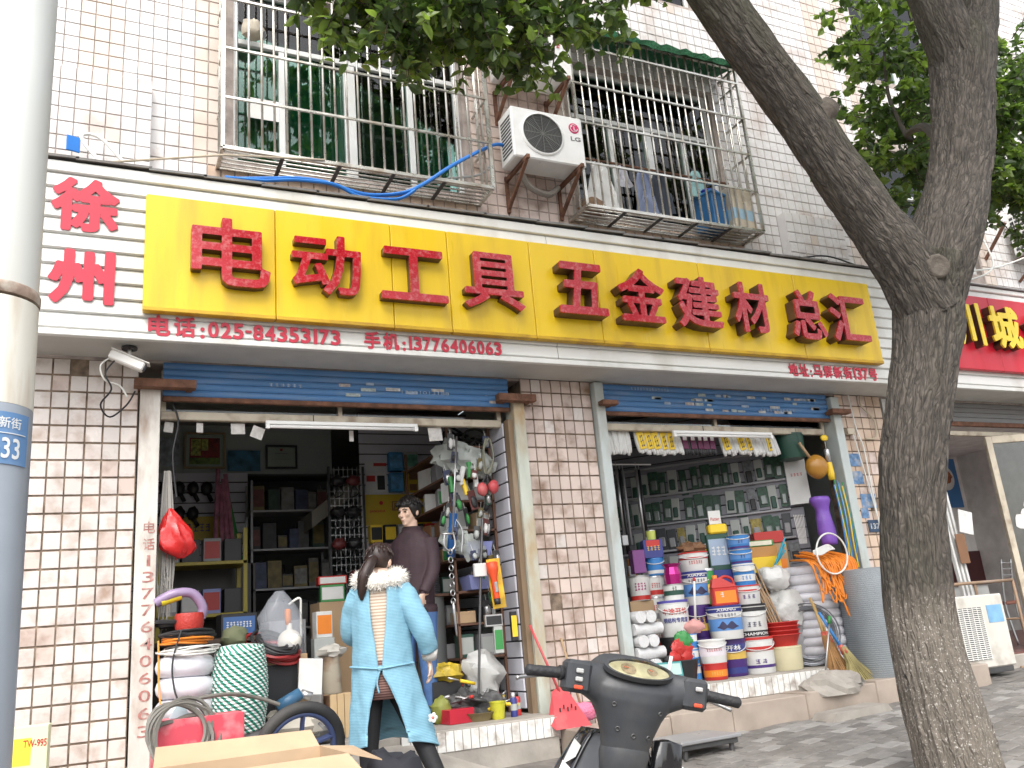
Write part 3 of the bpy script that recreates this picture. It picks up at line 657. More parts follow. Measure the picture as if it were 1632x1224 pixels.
solo(MB().blob((0, 0, 0), (.09, .07, .1), 8, flat=.7), 'plastic_bag', 'small cream bundle behind the top left bars of the left cage', 'bag', M('cream_bag', (.5, .45, .36), .8), (1.0, -.05, 6.06), smooth=True)
MBp = MB().box((0, 0, 0), (.27, .003, .19)); solo(MBp, 'paper_notice', 'white paper stuck inside the left barred window', 'paper', M('paper', (.75, .75, .72), .8), (.98, .085, 5.32))
# ================================================================ air conditioners
def aircon(label, loc, rz=0, w_=.72, d_=.27, h_=.5, logo=True, br=True, dirty=False):
    r = thing('air_conditioner', label, 'air conditioner', loc, rz); W = M('ac_white_dirty' if dirty else 'ac_white', (.62, .6, .54) if dirty else (.80, .80, .78), .35, var=.04, dirt=(.4, .33, .25), damt=.75 if dirty else .15, dscale=4)
    MB().bbox((0, -d_, 0), (w_, 0, h_), .012).build('casing', W, r)
    cx, cz, rad = w_ * .41, h_ * .52, h_ * .43
    MB().lathe([(rad, 0), (rad, .008), (rad - .012, .016), (rad - .02, .0165)], 40, cap=False).build('fan_ring', W, r, True, (cx, -d_ + .001, cz), (PI / 2, 0, 0), 30)
    MB().lathe([(.001, 0), (rad - .02, 0), (rad - .02, .004)], 36, cap=False).build('fan_recess', M('fan_dark', (.05, .05, .05), .6), r, False, (cx, -d_ - .0015, cz), (PI / 2, 0, 0))
    g = MB()
    for k in range(1, 14): g.torus((0, 0, 0), (rad - .02) * k / 13.5, .0016, 32, 5)
    for k in range(6):
        a = PI * k / 6; g.beam((-(rad - .022) * math.cos(a), -(rad - .022) * math.sin(a), 0), ((rad - .022) * math.cos(a), (rad - .022) * math.sin(a), 0), .004, .003)
    g.build('grille', M('grille_grey', (.17, .17, .16), .5), r, False, (cx, -d_ - .012, cz), (PI / 2, 0, 0))
    lv = MB()
    for k in range(11): lv.bbox((-.004, -d_ + .03, .06 + k * (h_ - .12) / 11), (.003, -.05, .06 + k * (h_ - .12) / 11 + .018), .002)
    lv.build('side_louvre', M('louvre_dark', (.06, .06, .06), .6), r)
    if logo:
        lr = .052; lx, lz = w_ * .87, h_ * .76
        MB().lathe([(.001, 0), (lr, 0), (lr, .003), (.001, .0031)], 28, cap=False).build('logo', M('logo_red', (.55, .02, .12), .4), r, False, (lx, -d_ - .0005, lz), (PI / 2, 0, 0))
        q = MB(); WH = M('logo_white', (.8, .8, .8), .5)
        q.tube([(lx + .036 * math.cos(t), -d_ - .004, lz + .036 * math.sin(t)) for t in [.0 - 2 * PI * .84 * i / 24 for i in range(25)]], .003, 4); q.box((lx - .002, -d_ - .006, lz - .018), (lx + .004, -d_ - .0035, lz + .02)); q.box((lx - .002, -d_ - .0055, lz - .02), (lx + .036, -d_ - .0035, lz - .014)); q.box((lx - .026, -d_ - .006, lz + .012), (lx - .016, -d_ - .0035, lz + .022))
        q.build('logo_mark', WH, r)
        fit_text('LG', w_ * .81, w_ * .95, h_ * .50, h_ * .585, -d_ - .003, .02, .002).build('lettering', M('logo_grey', (.2, .2, .2), .5), r)
    if br:
        for x in (.1, w_ - .08):
            m = MB(); m.beam((x, .13, -.02), (x, -d_ - .06, -.02), .03, .035); m.beam((x, .12, -.3), (x, -d_ - .02, -.035), .028); m.beam((x, .13, -.34), (x, .13, .02), .03); m.build('bracket', RUST, r)
    return r
aircon('white wall air conditioner between the two barred windows', (3.14, -.14, 5.06), .0)
solo(MB().tube(spline([(3.3, -.2, 5.02), (3.4, -.16, 4.92), (3.6, -.12, 4.9), (3.72, -.1, 5.0)]), .03, 8), 'insulated_pipe', 'grey wrapped pipe drooping under the white air conditioner', 'pipe', M('wrap_grey', (.28, .25, .22), .8, bump=.5, bscale=40), smooth=True)
aircon('upper air conditioner half hidden by leaves', (3.1, -.14, 5.95), 0, .72, .28, .54, False)
for c_, a_ in (('#1', 3.66), ('#1', 3.735)): fit_text(c_, a_, a_ + .065, 6.27, 6.34, -.425, .02, .002).build('lettering', VINYL, bpy.data.objects['air_conditioner.001'])
for o in bpy.data.objects['air_conditioner.001'].children:
    if o.name.startswith('lettering'): o.location = (-3.1, .14, -5.95)
# unit on the pavement in front of the restaurant
a3 = thing('air_conditioner', 'dirty floor standing outdoor unit right of the tree', 'air conditioner', (7.1, -.12, .42), -.06)
W = M('ac_dirty', (.60, .58, .52), .4, var=.05, dirt=(.25, .2, .15), damt=.8, dscale=4)
MB().bbox((0, -.3, 0), (.86, 0, .66), .012).build('casing', W, a3); MB().box((.05, -.304, .08), (.55, -.3, .55)).build('grille_back', M('fan_dark', (.1, .1, .1), .6), a3)
q = MB()
for k in range(26): q.box((.05, -.314, .085 + k * .018), (.55, -.306, .093 + k * .018))
for k in range(9): q.box((.05 + k * .061, -.318, .08), (.056 + k * .061, -.314, .55))
q.build('grille', WHITEPL, a3); MB().box((.62, -.3035, .4), (.82, -.3005, .56)).build('label_sticker', M('sticker_blue', (.2, .4, .62), .5, var=.3), a3); MB().bbox((.04, -.29, -.05), (.82, -.02, -.001), .004).build('foot', DARKGR, a3)
# second AC, far right upper wall
a4 = thing('air_conditioner', 'outdoor unit on the wall at the right picture edge', 'air conditioner', (10.15, -.1, 5.05), 0)
MB().bbox((0, -.28, 0), (.8, 0, .55), .012).build('casing', M('ac_white', (.8, .8, .78)), a4)
q = MB()
for k in range(8):
    for c in range(4): q.bbox((-.004, -.265 + c * .06, .05 + k * .058), (.002, -.265 + c * .06 + .045, .05 + k * .058 + .034), .001)
q.build('side_louvre', M('louvre_dark', (.06, .06, .06)), a4)
q = MB()
for x in (.1, .7): q.beam((x, .09, -.02), (x, -.3, -.02), .03); q.beam((x, .09, -.3), (x, -.28, -.03), .025)
q.build('bracket', RUST, a4)
solo(MB().beam((0, 0, 0), (0, -.35, .33), .03), 'wall_strut', 'dark steel strut on the wall left of the far right unit', 'strut', RUST, (9.72, .0, 5.0))
# cables and pipes on the facade
CAB = M('cable_black', (.02, .02, .022), .5); CBL = M('hose_blue', (.02, .17, .55), .35, var=.1); WCAB = M('cable_white', (.7, .7, .66), .5)
solo(MB().tube(spline([(.76, -.44, 4.43), (1.1, -.42, 4.50), (1.28, -.40, 4.54), (1.5, -.38, 4.55), (1.8, -.37, 4.50), (2.1, -.36, 4.56), (2.3, -.34, 4.68), (2.6, -.34, 4.92), (3.0, -.25, 5.22), (3.15, -.2, 5.28)]), .016, 8), 'hose', 'upper bright blue hose along the left cage to the air conditioner', 'hose', CBL, smooth=True)
solo(MB().tube(spline([(.74, -.46, 4.43), (1.0, -.45, 4.45), (1.25, -.44, 4.5), (1.55, -.42, 4.52), (1.75, -.4, 4.46), (2.05, -.4, 4.48), (2.22, -.37, 4.60)]), .014, 8), 'hose', 'lower bright blue hose lying over the sign top', 'hose', CBL, smooth=True)
solo(MB().tube(spline([(2.15, -.35, 4.6), (2.5, -.3, 4.78), (2.9, -.2, 4.95), (3.1, -.05, 5.2)]), .010, 6), 'cable', 'thin grey cable beside the blue hose by the cage', 'cable', M('cable_grey', (.35, .36, .36), .5), smooth=True)
solo(MB().tube(spline([(-.06, -.4, 4.44), (-.17, -.3, 4.62), (-.20, -.25, 4.72), (-.14, -.22, 4.76), (-.05, -.25, 4.70), (.1, -.38, 4.45)]), .013, 8), 'bent_pipe', 'bent white pipe loop standing on the sign top at left', 'pipe', WCAB, smooth=True)
solo(MB().bbox((0, 0, 0), (.09, .012, .12), .004), 'blue_tag', 'small blue tag by the bent pipe on the sign top', 'tag', CBL, (-.29, -.3, 4.57), .3)
solo(MB().tube([(-.0, -.42, 4.45), (.75, -.38, 4.66), (1.5, -.34, 4.77)], .008, 6), 'rod', 'thin pale rod leaning from the sign to the left cage', 'rod', M('bamboo', (.45, .38, .28), .7))
solo(MB().tube(spline([(5.9, -.4, 4.44), (6.3, -.3, 4.5), (6.75, -.28, 4.58), (7.2, -.3, 4.5), (7.6, -.4, 4.42)]), .009, 6), 'cable', 'black cable lying along the sign top left of the tree', 'cable', CAB, smooth=True)
solo(MB().tube(spline([(8.1, -.45, 4.48), (8.8, -.4, 4.58), (9.4, -.35, 4.72), (10.2, -.2, 5.0)]), .011, 6), 'cable', 'upper white cable right of the tree', 'cable', WCAB, smooth=True)
solo(MB().tube(spline([(9.45, -.1, 5.5), (9.48, -.2, 5.1), (9.3, -.35, 4.75), (9.0, -.42, 4.55), (8.4, -.46, 4.36)]), .010, 6), 'cable', 'white cable dropping from above over the red sign', 'cable', WCAB, smooth=True)
solo(MB().tube(spline([(6.93, -.03, 3.16), (6.95, -.03, 2.8), (7.0, -.03, 2.6), (7.0, -.03, 2.2), (7.0, -.03, 1.95)]), .008, 6), 'cable', 'white cable hanging straight on the beige pillar', 'cable', WCAB, smooth=True)
solo(MB().tube(spline([(6.88, -.04, 2.75), (6.93, -.04, 2.4), (6.98, -.04, 2.0), (7.0, -.04, 1.8)]), .007, 6), 'cable', 'second thin cable slanting on the beige pillar', 'cable', WCAB, smooth=True)
solo(MB().tube(spline([(7.1, -.03, 3.16), (7.08, -.03, 3.05), (7.22, -.03, 2.9), (7.2, -.03, 2.72), (7.05, -.03, 2.7)]), .009, 6), 'cable', 'curled cable under the sign by the tree', 'cable', M('bamboo', (.45, .38, .28)), smooth=True)
solo(MB().box((0, 0, 0), (.1, .05, .06)), 'junction_box', 'cream junction box on the beige pillar', 'box', CREAM, (6.8, -.055, 2.74))
np_ = thing('house_number_plate', 'dark blue plate with the number 137 on the beige pillar', 'sign', (6.96, -.012, 1.82)); MB().bbox((-.085, -.004, -.06), (.085, .004, .06), .003).build('plate', M('plate_blue', (.03, .06, .11), .4), np_)
fit_text('137', -.06, .06, -.03, .025, -.006, .02, .002).build('lettering', STK[0], np_)
for i, (x, z, w_, h_) in enumerate(((6.78, 2.42, .17, .13), (6.8, 2.24, .14, .13), (6.85, 2.0, .2, .14), (6.82, 1.9, .1, .1))):
    solo(MB().box((0, 0, 0), (w_, .002, h_)), 'pasted_poster', 'torn blue bill on the beige pillar, %s' % ('topmost', 'second from top', 'third from top', 'lowest')[i], 'poster', M('bill_blue', (.12, .22, .38), .7, var=.4, scale=25, dirt=(.5, .45, .38), damt=.9, dscale=10), (x, -.006, z))
# surveillance camera
cc = thing('security_camera', 'white bullet security camera under the sign left end', 'camera', (.16, -.27, 3.165))
MB().lathe([(.05, -.02), (.05, -.006), (.02, -.0), (.001, 0)], 16, cap=False).build('mount', DARKGR, cc, True); MB().tube([(0, 0, -.02), (.0, -.02, -.06), (-.02, -.03, -.09)], .012, 8).build('arm', WHITEPL, cc, True)
hd = MB().bbox((-.13, -.035, -.03), (.10, .035, .03), .008).build('housing', WHITEPL, cc, False, (-.0, -.04, -.12), (0, .42, -.12))
MB().bbox((-.135, -.042, .03), (.125, .042, .038), .003).build('sunshield', WHITEPL, hd); MB().lathe([(.026, 0), (.026, .008), (.02, .009), (.02, .004), (.001, .004)], 16, cap=False).build('lens', M('lens_grey', (.1, .1, .11), .2), hd, True, (.1, 0, 0), (0, PI / 2, 0))
for k, (mat, pts) in enumerate(((CAB, [(-.08, -.03, -.1), (-.14, -.02, -.2), (-.1, .0, -.3), (-.16, .1, -.38), (-.1, .15, -.45), (.0, .2, -.35), (.05, .2, -.25)]), (WCAB, [(-.1, -.03, -.08), (-.17, -.03, -.15), (-.14, 0, -.24), (-.05, .05, -.26), (.0, .08, -.33)]))):
    MB().tube(spline(pts), .006, 6).build('lead', mat, cc, True)
# ================================================================ lamp post with street plate
lp = thing('lamp_post', 'pale steel lamp post at the left picture edge', 'lamp post', (-.343, -3.15, pz(-.3, -3.15)))
prof_hi = M('post_white', (.62, .64, .62), .45, var=.05, dirt=(.4, .33, .22), damt=.35, stretch=(2, 2, .5)); prof_lo = M('post_grey', (.33, .37, .42), .4, metal=.2, var=.05)
zb = lp.location.z
MB().lathe([(.158, 0), (.145, 1.93 - zb)], 36).build('lower_post', prof_lo, lp, True, auto=50)
MB().lathe([(.145, 1.931 - zb), (.1415, 2.29 - zb)], 36).build('middle_post', M('post_cream', (.68, .66, .58), .5, var=.05, dirt=(.35, .22, .12), damt=.6, dscale=5, stretch=(2, 2, .4)), lp, True, auto=50)
MB().lathe([(.143, 2.30 - zb), (.1455, 2.31 - zb), (.1455, 2.33 - zb), (.141, 2.34 - zb)], 36).build('collar', M('collar_rust', (.3, .22, .17), .8, var=.4, scale=20, dirt=(.6, .58, .5), damt=.7, dscale=12), lp, True, auto=50)
MB().lathe([(.138, 2.34 - zb), (.115, 7.5 - zb)], 36).build('upper_post', prof_hi, lp, True, auto=50)
pl = MB(); r = .15
for k in range(15):
    a = -PI / 2 - 1.1 + 2.25 * k / 14
    for z in (1.735 - zb, 1.9 - zb): pl.v.append((r * math.cos(a), r * math.sin(a), z))
pl.f = [(2 * k, 2 * k + 2, 2 * k + 3, 2 * k + 1) for k in range(14)]
plo = pl.build('street_plate', M('plate_street', (.10, .22, .42), .4, var=.06, dirt=(.4, .42, .45), damt=.3, dscale=8), lp, True)
WPR = M('print_white', (.66, .68, .68), .5)
def onpost(s, a0, a1, z0, z1, bold): 
    m = fit_text(s, a0 * r, a1 * r, z0 - zb, z1 - zb, -.0015, bold, .001, curve=r + .0005); m.build('lettering', WPR, plo)
onpost('新街', .42, .92, 1.848, 1.884, .01); onpost('033', .26, .92, 1.752, 1.818, .015)
m = MB().tube([((r + .001) * math.cos(a), (r + .001) * math.sin(a), 1.832 - zb) for a in [-PI / 2 - 1.1 + 2.15 * k / 20 for k in range(21)]], .0018, 4); m.build('line', WPR, plo)
# ================================================================ street tree
tr = thing('street_tree', 'rough barked street tree forking in front of the shops', 'tree', (4.32, -2.6, pz(4.3, -2.6)))
TB0 = Vector(tr.location)
def bark(pts, rads, n=110, per=22, seed=0):
    P_ = spline(pts, per); R2 = []
    k = len(pts) - 1
    for i in range(len(P_)):
        t = i / per; a = min(int(t), k - 1); f_ = t - a; f_ = f_ * f_ * (3 - 2 * f_); R2.append(rads[a] * (1 - f_) + rads[a + 1] * f_)
    def jit(i, t):
        s = i * .03
        q = Vector((math.cos(t) * 7, math.sin(t) * 7, s * 1.5 + seed)); rg = abs(mn.noise(q)) + .5 * abs(mn.noise(q * 2.1))
        return 1 + .17 * (rg - .45) + .05 * mn.noise(Vector((math.cos(t) * 1.3, math.sin(t) * 1.3, s * .7 + seed * 3)))
    m = MB().tube([p - TB0 for p in P_], R2, n, jit=jit); ln = 0; prev = P_[0]; m.bk = []
    for i, p in enumerate(P_):
        ln += (p - prev).length; prev = p
        for j in range(n): t = 2 * PI * j / n; m.bk.append((math.cos(t) * R2[i] + seed, math.sin(t) * R2[i], ln * .30 + seed))
    return m
tk = bark([(4.42, -2.58, -.05), (4.38, -2.6, .15), (4.29, -2.62, .94), (4.33, -2.68, 1.6), (4.42, -2.74, 2.03), (4.57, -2.78, 2.43), (4.68, -2.82, 2.84), (4.70, -2.86, 3.16)], [.26, .225, .192, .183, .182, .190, .206, .24])
tk2 = bark([(4.66, -2.84, 2.8), (4.50, -2.86, 3.12), (4.31, -2.84, 3.42), (4.08, -2.84, 3.76), (3.86, -2.84, 4.12), (3.55, -2.84, 4.52), (3.26, -2.86, 4.9), (2.9, -2.9, 5.35), (2.5, -2.8, 5.9)], [.19, .185, .165, .158, .155, .15, .145, .13, .11], 90, seed=5)
tk3 = bark([(4.72, -2.82, 2.9), (4.86, -2.88, 3.25), (5.14, -2.92, 3.75), (5.34, -2.94, 4.3), (5.46, -2.96, 4.75), (5.50, -2.96, 4.95)], [.2, .22, .20, .205, .215, .20], 96, seed=9)
tk4 = bark([(5.42, -2.96, 4.6), (5.32, -2.98, 4.98), (5.2, -3.0, 5.4), (4.95, -3.1, 6.2)], [.15, .16, .145, .12], 80, seed=12)
tk5 = bark([(5.48, -2.94, 4.6), (5.68, -2.94, 5.0), (5.88, -2.92, 5.45), (6.2, -2.8, 6.4)], [.15, .165, .155, .12], 80, seed=15)
allb = MB(); bkc = []
for q in (tk, tk2, tk3, tk4, tk5): allb.add(q.v, q.f); bkc += q.bk
def bark_mat():
    m = bpy.data.materials.new('bark'); m.use_nodes = True; n = m.node_tree.nodes; L = m.node_tree.links; b = n['Principled BSDF']; b.inputs['Roughness'].default_value = .9
    g = n.new('ShaderNodeNewGeometry'); mp = n.new('ShaderNodeAttribute'); mp.attribute_name = 'bark_grain'; mpv = mp.outputs['Vector']
    def nz(s, d=6, v=None): t = n.new('ShaderNodeTexNoise'); t.inputs['Scale'].default_value = s; t.inputs['Detail'].default_value = d; L.new(v or mpv, t.inputs[0]); return t.outputs['Fac']
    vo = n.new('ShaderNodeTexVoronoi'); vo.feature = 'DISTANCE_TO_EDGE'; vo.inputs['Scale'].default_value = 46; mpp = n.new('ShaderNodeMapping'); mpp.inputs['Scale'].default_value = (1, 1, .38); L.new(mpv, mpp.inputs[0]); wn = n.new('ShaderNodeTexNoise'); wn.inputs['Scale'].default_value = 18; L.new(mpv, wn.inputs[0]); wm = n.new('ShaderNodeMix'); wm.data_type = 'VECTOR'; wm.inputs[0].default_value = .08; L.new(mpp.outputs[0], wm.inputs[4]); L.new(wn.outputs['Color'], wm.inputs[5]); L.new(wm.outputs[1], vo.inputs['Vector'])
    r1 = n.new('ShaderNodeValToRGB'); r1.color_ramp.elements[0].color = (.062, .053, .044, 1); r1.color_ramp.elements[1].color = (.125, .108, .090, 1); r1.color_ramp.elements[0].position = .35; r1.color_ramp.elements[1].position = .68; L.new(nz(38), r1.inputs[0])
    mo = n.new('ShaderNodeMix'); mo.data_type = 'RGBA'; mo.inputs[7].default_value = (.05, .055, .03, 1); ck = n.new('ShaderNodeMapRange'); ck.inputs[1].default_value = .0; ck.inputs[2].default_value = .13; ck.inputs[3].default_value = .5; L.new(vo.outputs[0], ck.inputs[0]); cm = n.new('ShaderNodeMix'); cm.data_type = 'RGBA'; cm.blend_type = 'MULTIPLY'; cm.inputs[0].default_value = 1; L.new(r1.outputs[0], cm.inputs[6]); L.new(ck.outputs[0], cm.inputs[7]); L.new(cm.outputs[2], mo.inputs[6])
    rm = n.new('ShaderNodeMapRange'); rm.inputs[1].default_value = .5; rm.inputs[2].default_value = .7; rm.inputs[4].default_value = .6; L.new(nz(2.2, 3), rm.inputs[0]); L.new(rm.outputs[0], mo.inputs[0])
    # whitewash flakes that survive on the lower trunk
    fl_ = n.new('ShaderNodeMapRange'); fl_.inputs[1].default_value = .60; fl_.inputs[2].default_value = .68; L.new(nz(95, 3, g.outputs['Position']), fl_.inputs[0])
    sx = n.new('ShaderNodeSeparateXYZ'); L.new(g.outputs['Position'], sx.inputs[0]); hz = n.new('ShaderNodeMapRange'); hz.inputs[1].default_value = 1.18; hz.inputs[2].default_value = .95; L.new(sx.outputs[2], hz.inputs[0])
    mul = n.new('ShaderNodeMath'); mul.operation = 'MULTIPLY'; L.new(fl_.outputs[0], mul.inputs[0]); L.new(hz.outputs[0], mul.inputs[1])
    tn = n.new('ShaderNodeMix'); tn.data_type = 'RGBA'; tn.inputs[7].default_value = (.22, .19, .155, 1); L.new(mo.outputs[2], tn.inputs[6]); h2 = n.new('ShaderNodeMath'); h2.operation = 'MULTIPLY'; h2.inputs[1].default_value = .65; L.new(hz.outputs[0], h2.inputs[0]); L.new(h2.outputs[0], tn.inputs[0])
    mw = n.new('ShaderNodeMix'); mw.data_type = 'RGBA'; mw.inputs[7].default_value = (.50, .47, .43, 1); L.new(tn.outputs[2], mw.inputs[6]); L.new(mul.outputs[0], mw.inputs[0]); L.new(mw.outputs[2], b.inputs['Base Color'])
    bp = n.new('ShaderNodeBump'); bp.inputs['Strength'].default_value = .6; bp.inputs['Distance'].default_value = .02; L.new(nz(44, 5), bp.inputs['Height']); bp2 = n.new('ShaderNodeBump'); bp2.inputs['Strength'].default_value = 1.0; bp2.inputs['Distance'].default_value = .02; L.new(vo.outputs[0], bp2.inputs['Height']); L.new(bp.outputs[0], bp2.inputs['Normal']); L.new(bp2.outputs[0], b.inputs['Normal'])
    return m
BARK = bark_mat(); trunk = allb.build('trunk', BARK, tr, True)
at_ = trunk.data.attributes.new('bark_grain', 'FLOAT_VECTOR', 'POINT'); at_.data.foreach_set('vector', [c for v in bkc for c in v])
KNW = M('knot_wood', (.10, .084, .068), .9, var=.3, scale=20, bump=.4)
def knot(c, nrm, r_, d_):
    kn = MB()
    nrm = Vector(nrm).normalized(); a = nrm.orthogonal().normalized(); b = nrm.cross(a); c = Vector(c) - TB0; n_ = 20; rings = [(1.25, -.05), (1.12, d_ * .6), (.98, d_), (.72, d_ * .85), (.3, d_ * .72), (.01, d_ * .7)]
    vs = [c + (a * math.cos(2 * PI * j / n_) + b * math.sin(2 * PI * j / n_)) * (r_ * k * (1 + .1 * mn.noise(Vector((j, k * 5, 0))))) + nrm * z for k, z in rings for j in range(n_)]
    kn.add(vs, [(i * n_ + j, i * n_ + (j + 1) % n_, (i + 1) * n_ + (j + 1) % n_, (i + 1) * n_ + j) for i in range(len(rings) - 1) for j in range(n_)]); kn.build('knot', KNW, trunk, True)
knot((4.56, -3.03, 3.02), (-.3, -1, -.1), .07, .035); knot((3.97, -2.93, 4.02), (.6, -.55, .75), .062, .10)
# crown: leaves on sprays
LEAFM = []
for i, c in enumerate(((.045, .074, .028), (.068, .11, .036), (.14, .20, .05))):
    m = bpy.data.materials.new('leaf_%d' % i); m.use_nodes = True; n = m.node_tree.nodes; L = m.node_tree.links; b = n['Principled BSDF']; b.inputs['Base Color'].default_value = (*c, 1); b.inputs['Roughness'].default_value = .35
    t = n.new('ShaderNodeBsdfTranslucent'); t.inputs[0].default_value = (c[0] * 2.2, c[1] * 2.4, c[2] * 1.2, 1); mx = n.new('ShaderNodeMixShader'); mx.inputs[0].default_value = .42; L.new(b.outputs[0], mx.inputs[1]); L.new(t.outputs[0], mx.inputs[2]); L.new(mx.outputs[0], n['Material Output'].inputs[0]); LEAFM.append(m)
leaves = [MB(), MB(), MB()]; tw = MB()
def leaf(p, d, s, mb):
    d = d.normalized(); sd_ = d.cross(Vector((random.uniform(-1, 1), random.uniform(-1, 1), random.uniform(.2, 1.4)))).normalized(); nr = sd_.cross(d)
    w_ = s * random.uniform(.26, .34); cr = s * .08
    mb.add([p, p + d * s * .3 + sd_ * w_ + nr * cr, p + d * s * .62 + sd_ * w_ * .9 + nr * cr, p + d * s - nr * cr * .8, p + d * s * .62 - sd_ * w_ * .9 + nr * cr, p + d * s * .3 - sd_ * w_ + nr * cr, p + d * s * .5],
           [(0, 1, 6), (1, 2, 6), (2, 3, 6), (3, 4, 6), (4, 5, 6), (5, 0, 6)])
def spray(a, d, L_, nl, s, light=.25, droop=.5):
    d = d.normalized(); pts = [a]
    for i in range(6): d = (d + Vector((random.uniform(-.25, .25), random.uniform(-.25, .25), random.uniform(-.25, .2) - droop * .12))).normalized(); pts.append(pts[-1] + d * L_ / 6)
    tw.tube([p - TB0 for p in pts], [.006, .005, .0045, .004, .003, .002, .0015], 4)
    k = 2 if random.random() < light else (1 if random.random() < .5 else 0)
    for i in range(nl):
        t = random.uniform(.1, 1) * 5.99; q = pts[int(t)].lerp(pts[int(t) + 1], t % 1); ld = Vector((random.gauss(0, 1), random.gauss(0, 1), random.gauss(-.35, .7)))
        leaf(q - TB0, ld, s * random.uniform(.65, 1.25), leaves[k if random.random() < .75 else random.randint(0, 2)])
def cloud(c, rad, ns, L_, nl, s, light=.25, droop=.5, src=None):
    for _ in range(ns):
        while True:
            q = Vector((random.uniform(-1, 1), random.uniform(-1, 1), random.uniform(-1, 1)))
            if q.length < 1: break
        p = Vector(c) + Vector((q.x * rad[0], q.y * rad[1], q.z * rad[2])); d = Vector((random.gauss(0, 1), random.gauss(0, 1), random.gauss(-.1, .6)))
        spray(p, d, L_ * random.uniform(.7, 1.3), nl, s, light, droop)
# hanging foliage at the top middle
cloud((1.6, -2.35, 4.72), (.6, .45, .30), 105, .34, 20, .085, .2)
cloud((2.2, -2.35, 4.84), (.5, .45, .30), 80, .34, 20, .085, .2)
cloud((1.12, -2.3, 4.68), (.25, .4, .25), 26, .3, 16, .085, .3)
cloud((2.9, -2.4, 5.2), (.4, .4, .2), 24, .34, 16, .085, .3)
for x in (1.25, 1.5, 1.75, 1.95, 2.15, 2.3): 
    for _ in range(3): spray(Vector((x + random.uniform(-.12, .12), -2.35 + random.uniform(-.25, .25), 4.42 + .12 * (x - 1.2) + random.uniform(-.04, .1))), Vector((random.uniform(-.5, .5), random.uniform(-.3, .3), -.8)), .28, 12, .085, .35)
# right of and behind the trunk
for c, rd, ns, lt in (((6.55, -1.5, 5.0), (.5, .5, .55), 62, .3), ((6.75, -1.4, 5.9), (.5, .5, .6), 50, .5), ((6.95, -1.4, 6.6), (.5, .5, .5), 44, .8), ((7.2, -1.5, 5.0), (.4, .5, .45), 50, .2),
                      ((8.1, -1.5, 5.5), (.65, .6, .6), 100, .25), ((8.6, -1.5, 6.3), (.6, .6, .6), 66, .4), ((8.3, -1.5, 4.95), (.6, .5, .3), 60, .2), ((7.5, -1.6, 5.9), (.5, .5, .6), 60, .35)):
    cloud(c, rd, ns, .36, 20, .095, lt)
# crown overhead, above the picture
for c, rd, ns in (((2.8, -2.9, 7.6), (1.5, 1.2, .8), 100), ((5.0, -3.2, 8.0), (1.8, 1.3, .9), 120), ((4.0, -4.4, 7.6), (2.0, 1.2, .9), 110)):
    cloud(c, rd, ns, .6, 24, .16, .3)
# limbs carrying the foliage
for pts, r0 in (([(3.2, -2.86, 4.95), (2.9, -2.6, 5.1), (2.4, -2.45, 5.15), (1.8, -2.4, 5.1), (1.2, -2.3, 4.95)], .04), ([(5.1, -2.92, 3.95), (5.7, -2.4, 4.6), (6.3, -1.8, 5.0), (6.9, -1.5, 5.2)], .045), ([(5.6, -2.95, 5.2), (6.5, -2.1, 5.4), (7.4, -1.6, 5.6), (8.4, -1.5, 5.8)], .05),
                ([(6.3, -1.8, 5.0), (6.6, -1.5, 5.7), (6.9, -1.4, 6.6)], .025), ([(7.4, -1.6, 5.6), (8.0, -1.5, 5.3), (8.7, -1.5, 5.0)], .025)):
    sp = spline(pts); tw.tube([p - TB0 for p in sp], [r0 * (1 - .75 * i / len(sp)) for i in range(len(sp))], 8)
for q, m in zip(leaves, LEAFM):
    tag(q.build('crown', m, tr), kind='stuff')
tw.build('twig', M('twig_brown', (.06, .05, .038), .9), tr)
# ================================================================ goods: builders
def C(name, col, rough=.45, **k): k.setdefault('var', .06); return M('c_' + name, col, rough, **k)
WHT = C('white', (.66, .66, .64), dirt=(.42, .39, .34), damt=.4, dscale=7); NAVY = C('navy', (.03, .04, .2)); PURP = C('purple', (.06, .025, .16)); REDP = C('red', (.48, .03, .025)); BLUP = C('blue', (.04, .2, .5)); BLKP = C('black', (.02, .02, .022)); YELP = C('yellow', (.8, .55, .03)); GRNP = C('green', (.04, .24, .06)); ORGP = C('orange', (.75, .22, .02)); CARD = C('card', (.42, .29, .17), .8, dirt=(.3, .2, .12), damt=.4); TEAL = C('teal', (.02, .2, .2)); BEIG = C('beige', (.6, .55, .36)); PINK = C('pink', (.7, .12, .2)); MAG = C('magenta', (.4, .015, .17), .25, metal=.5); CREAMP = C('cream', (.7, .66, .52)); TIN = C('tin', (.5, .5, .5), .35, metal=.8); GREYP = C('grey', (.3, .3, .31)); BROWN = C('brown', (.2, .1, .05), .6); LILAC = C('lilac', (.25, .28, .55)); DGRN = C('dark_green', (.02, .07, .05)); PRINT = C('print_dark', (.03, .03, .08), .5); MTN = C('mountain_blue', (.10, .25, .55)); GOLD = C('gold', (.6, .4, .08))
CLEAR = film('clear_film', (.75, .77, .78), .28, .2); MILKY = film('milky_film', (.72, .72, .7), .6, .3)
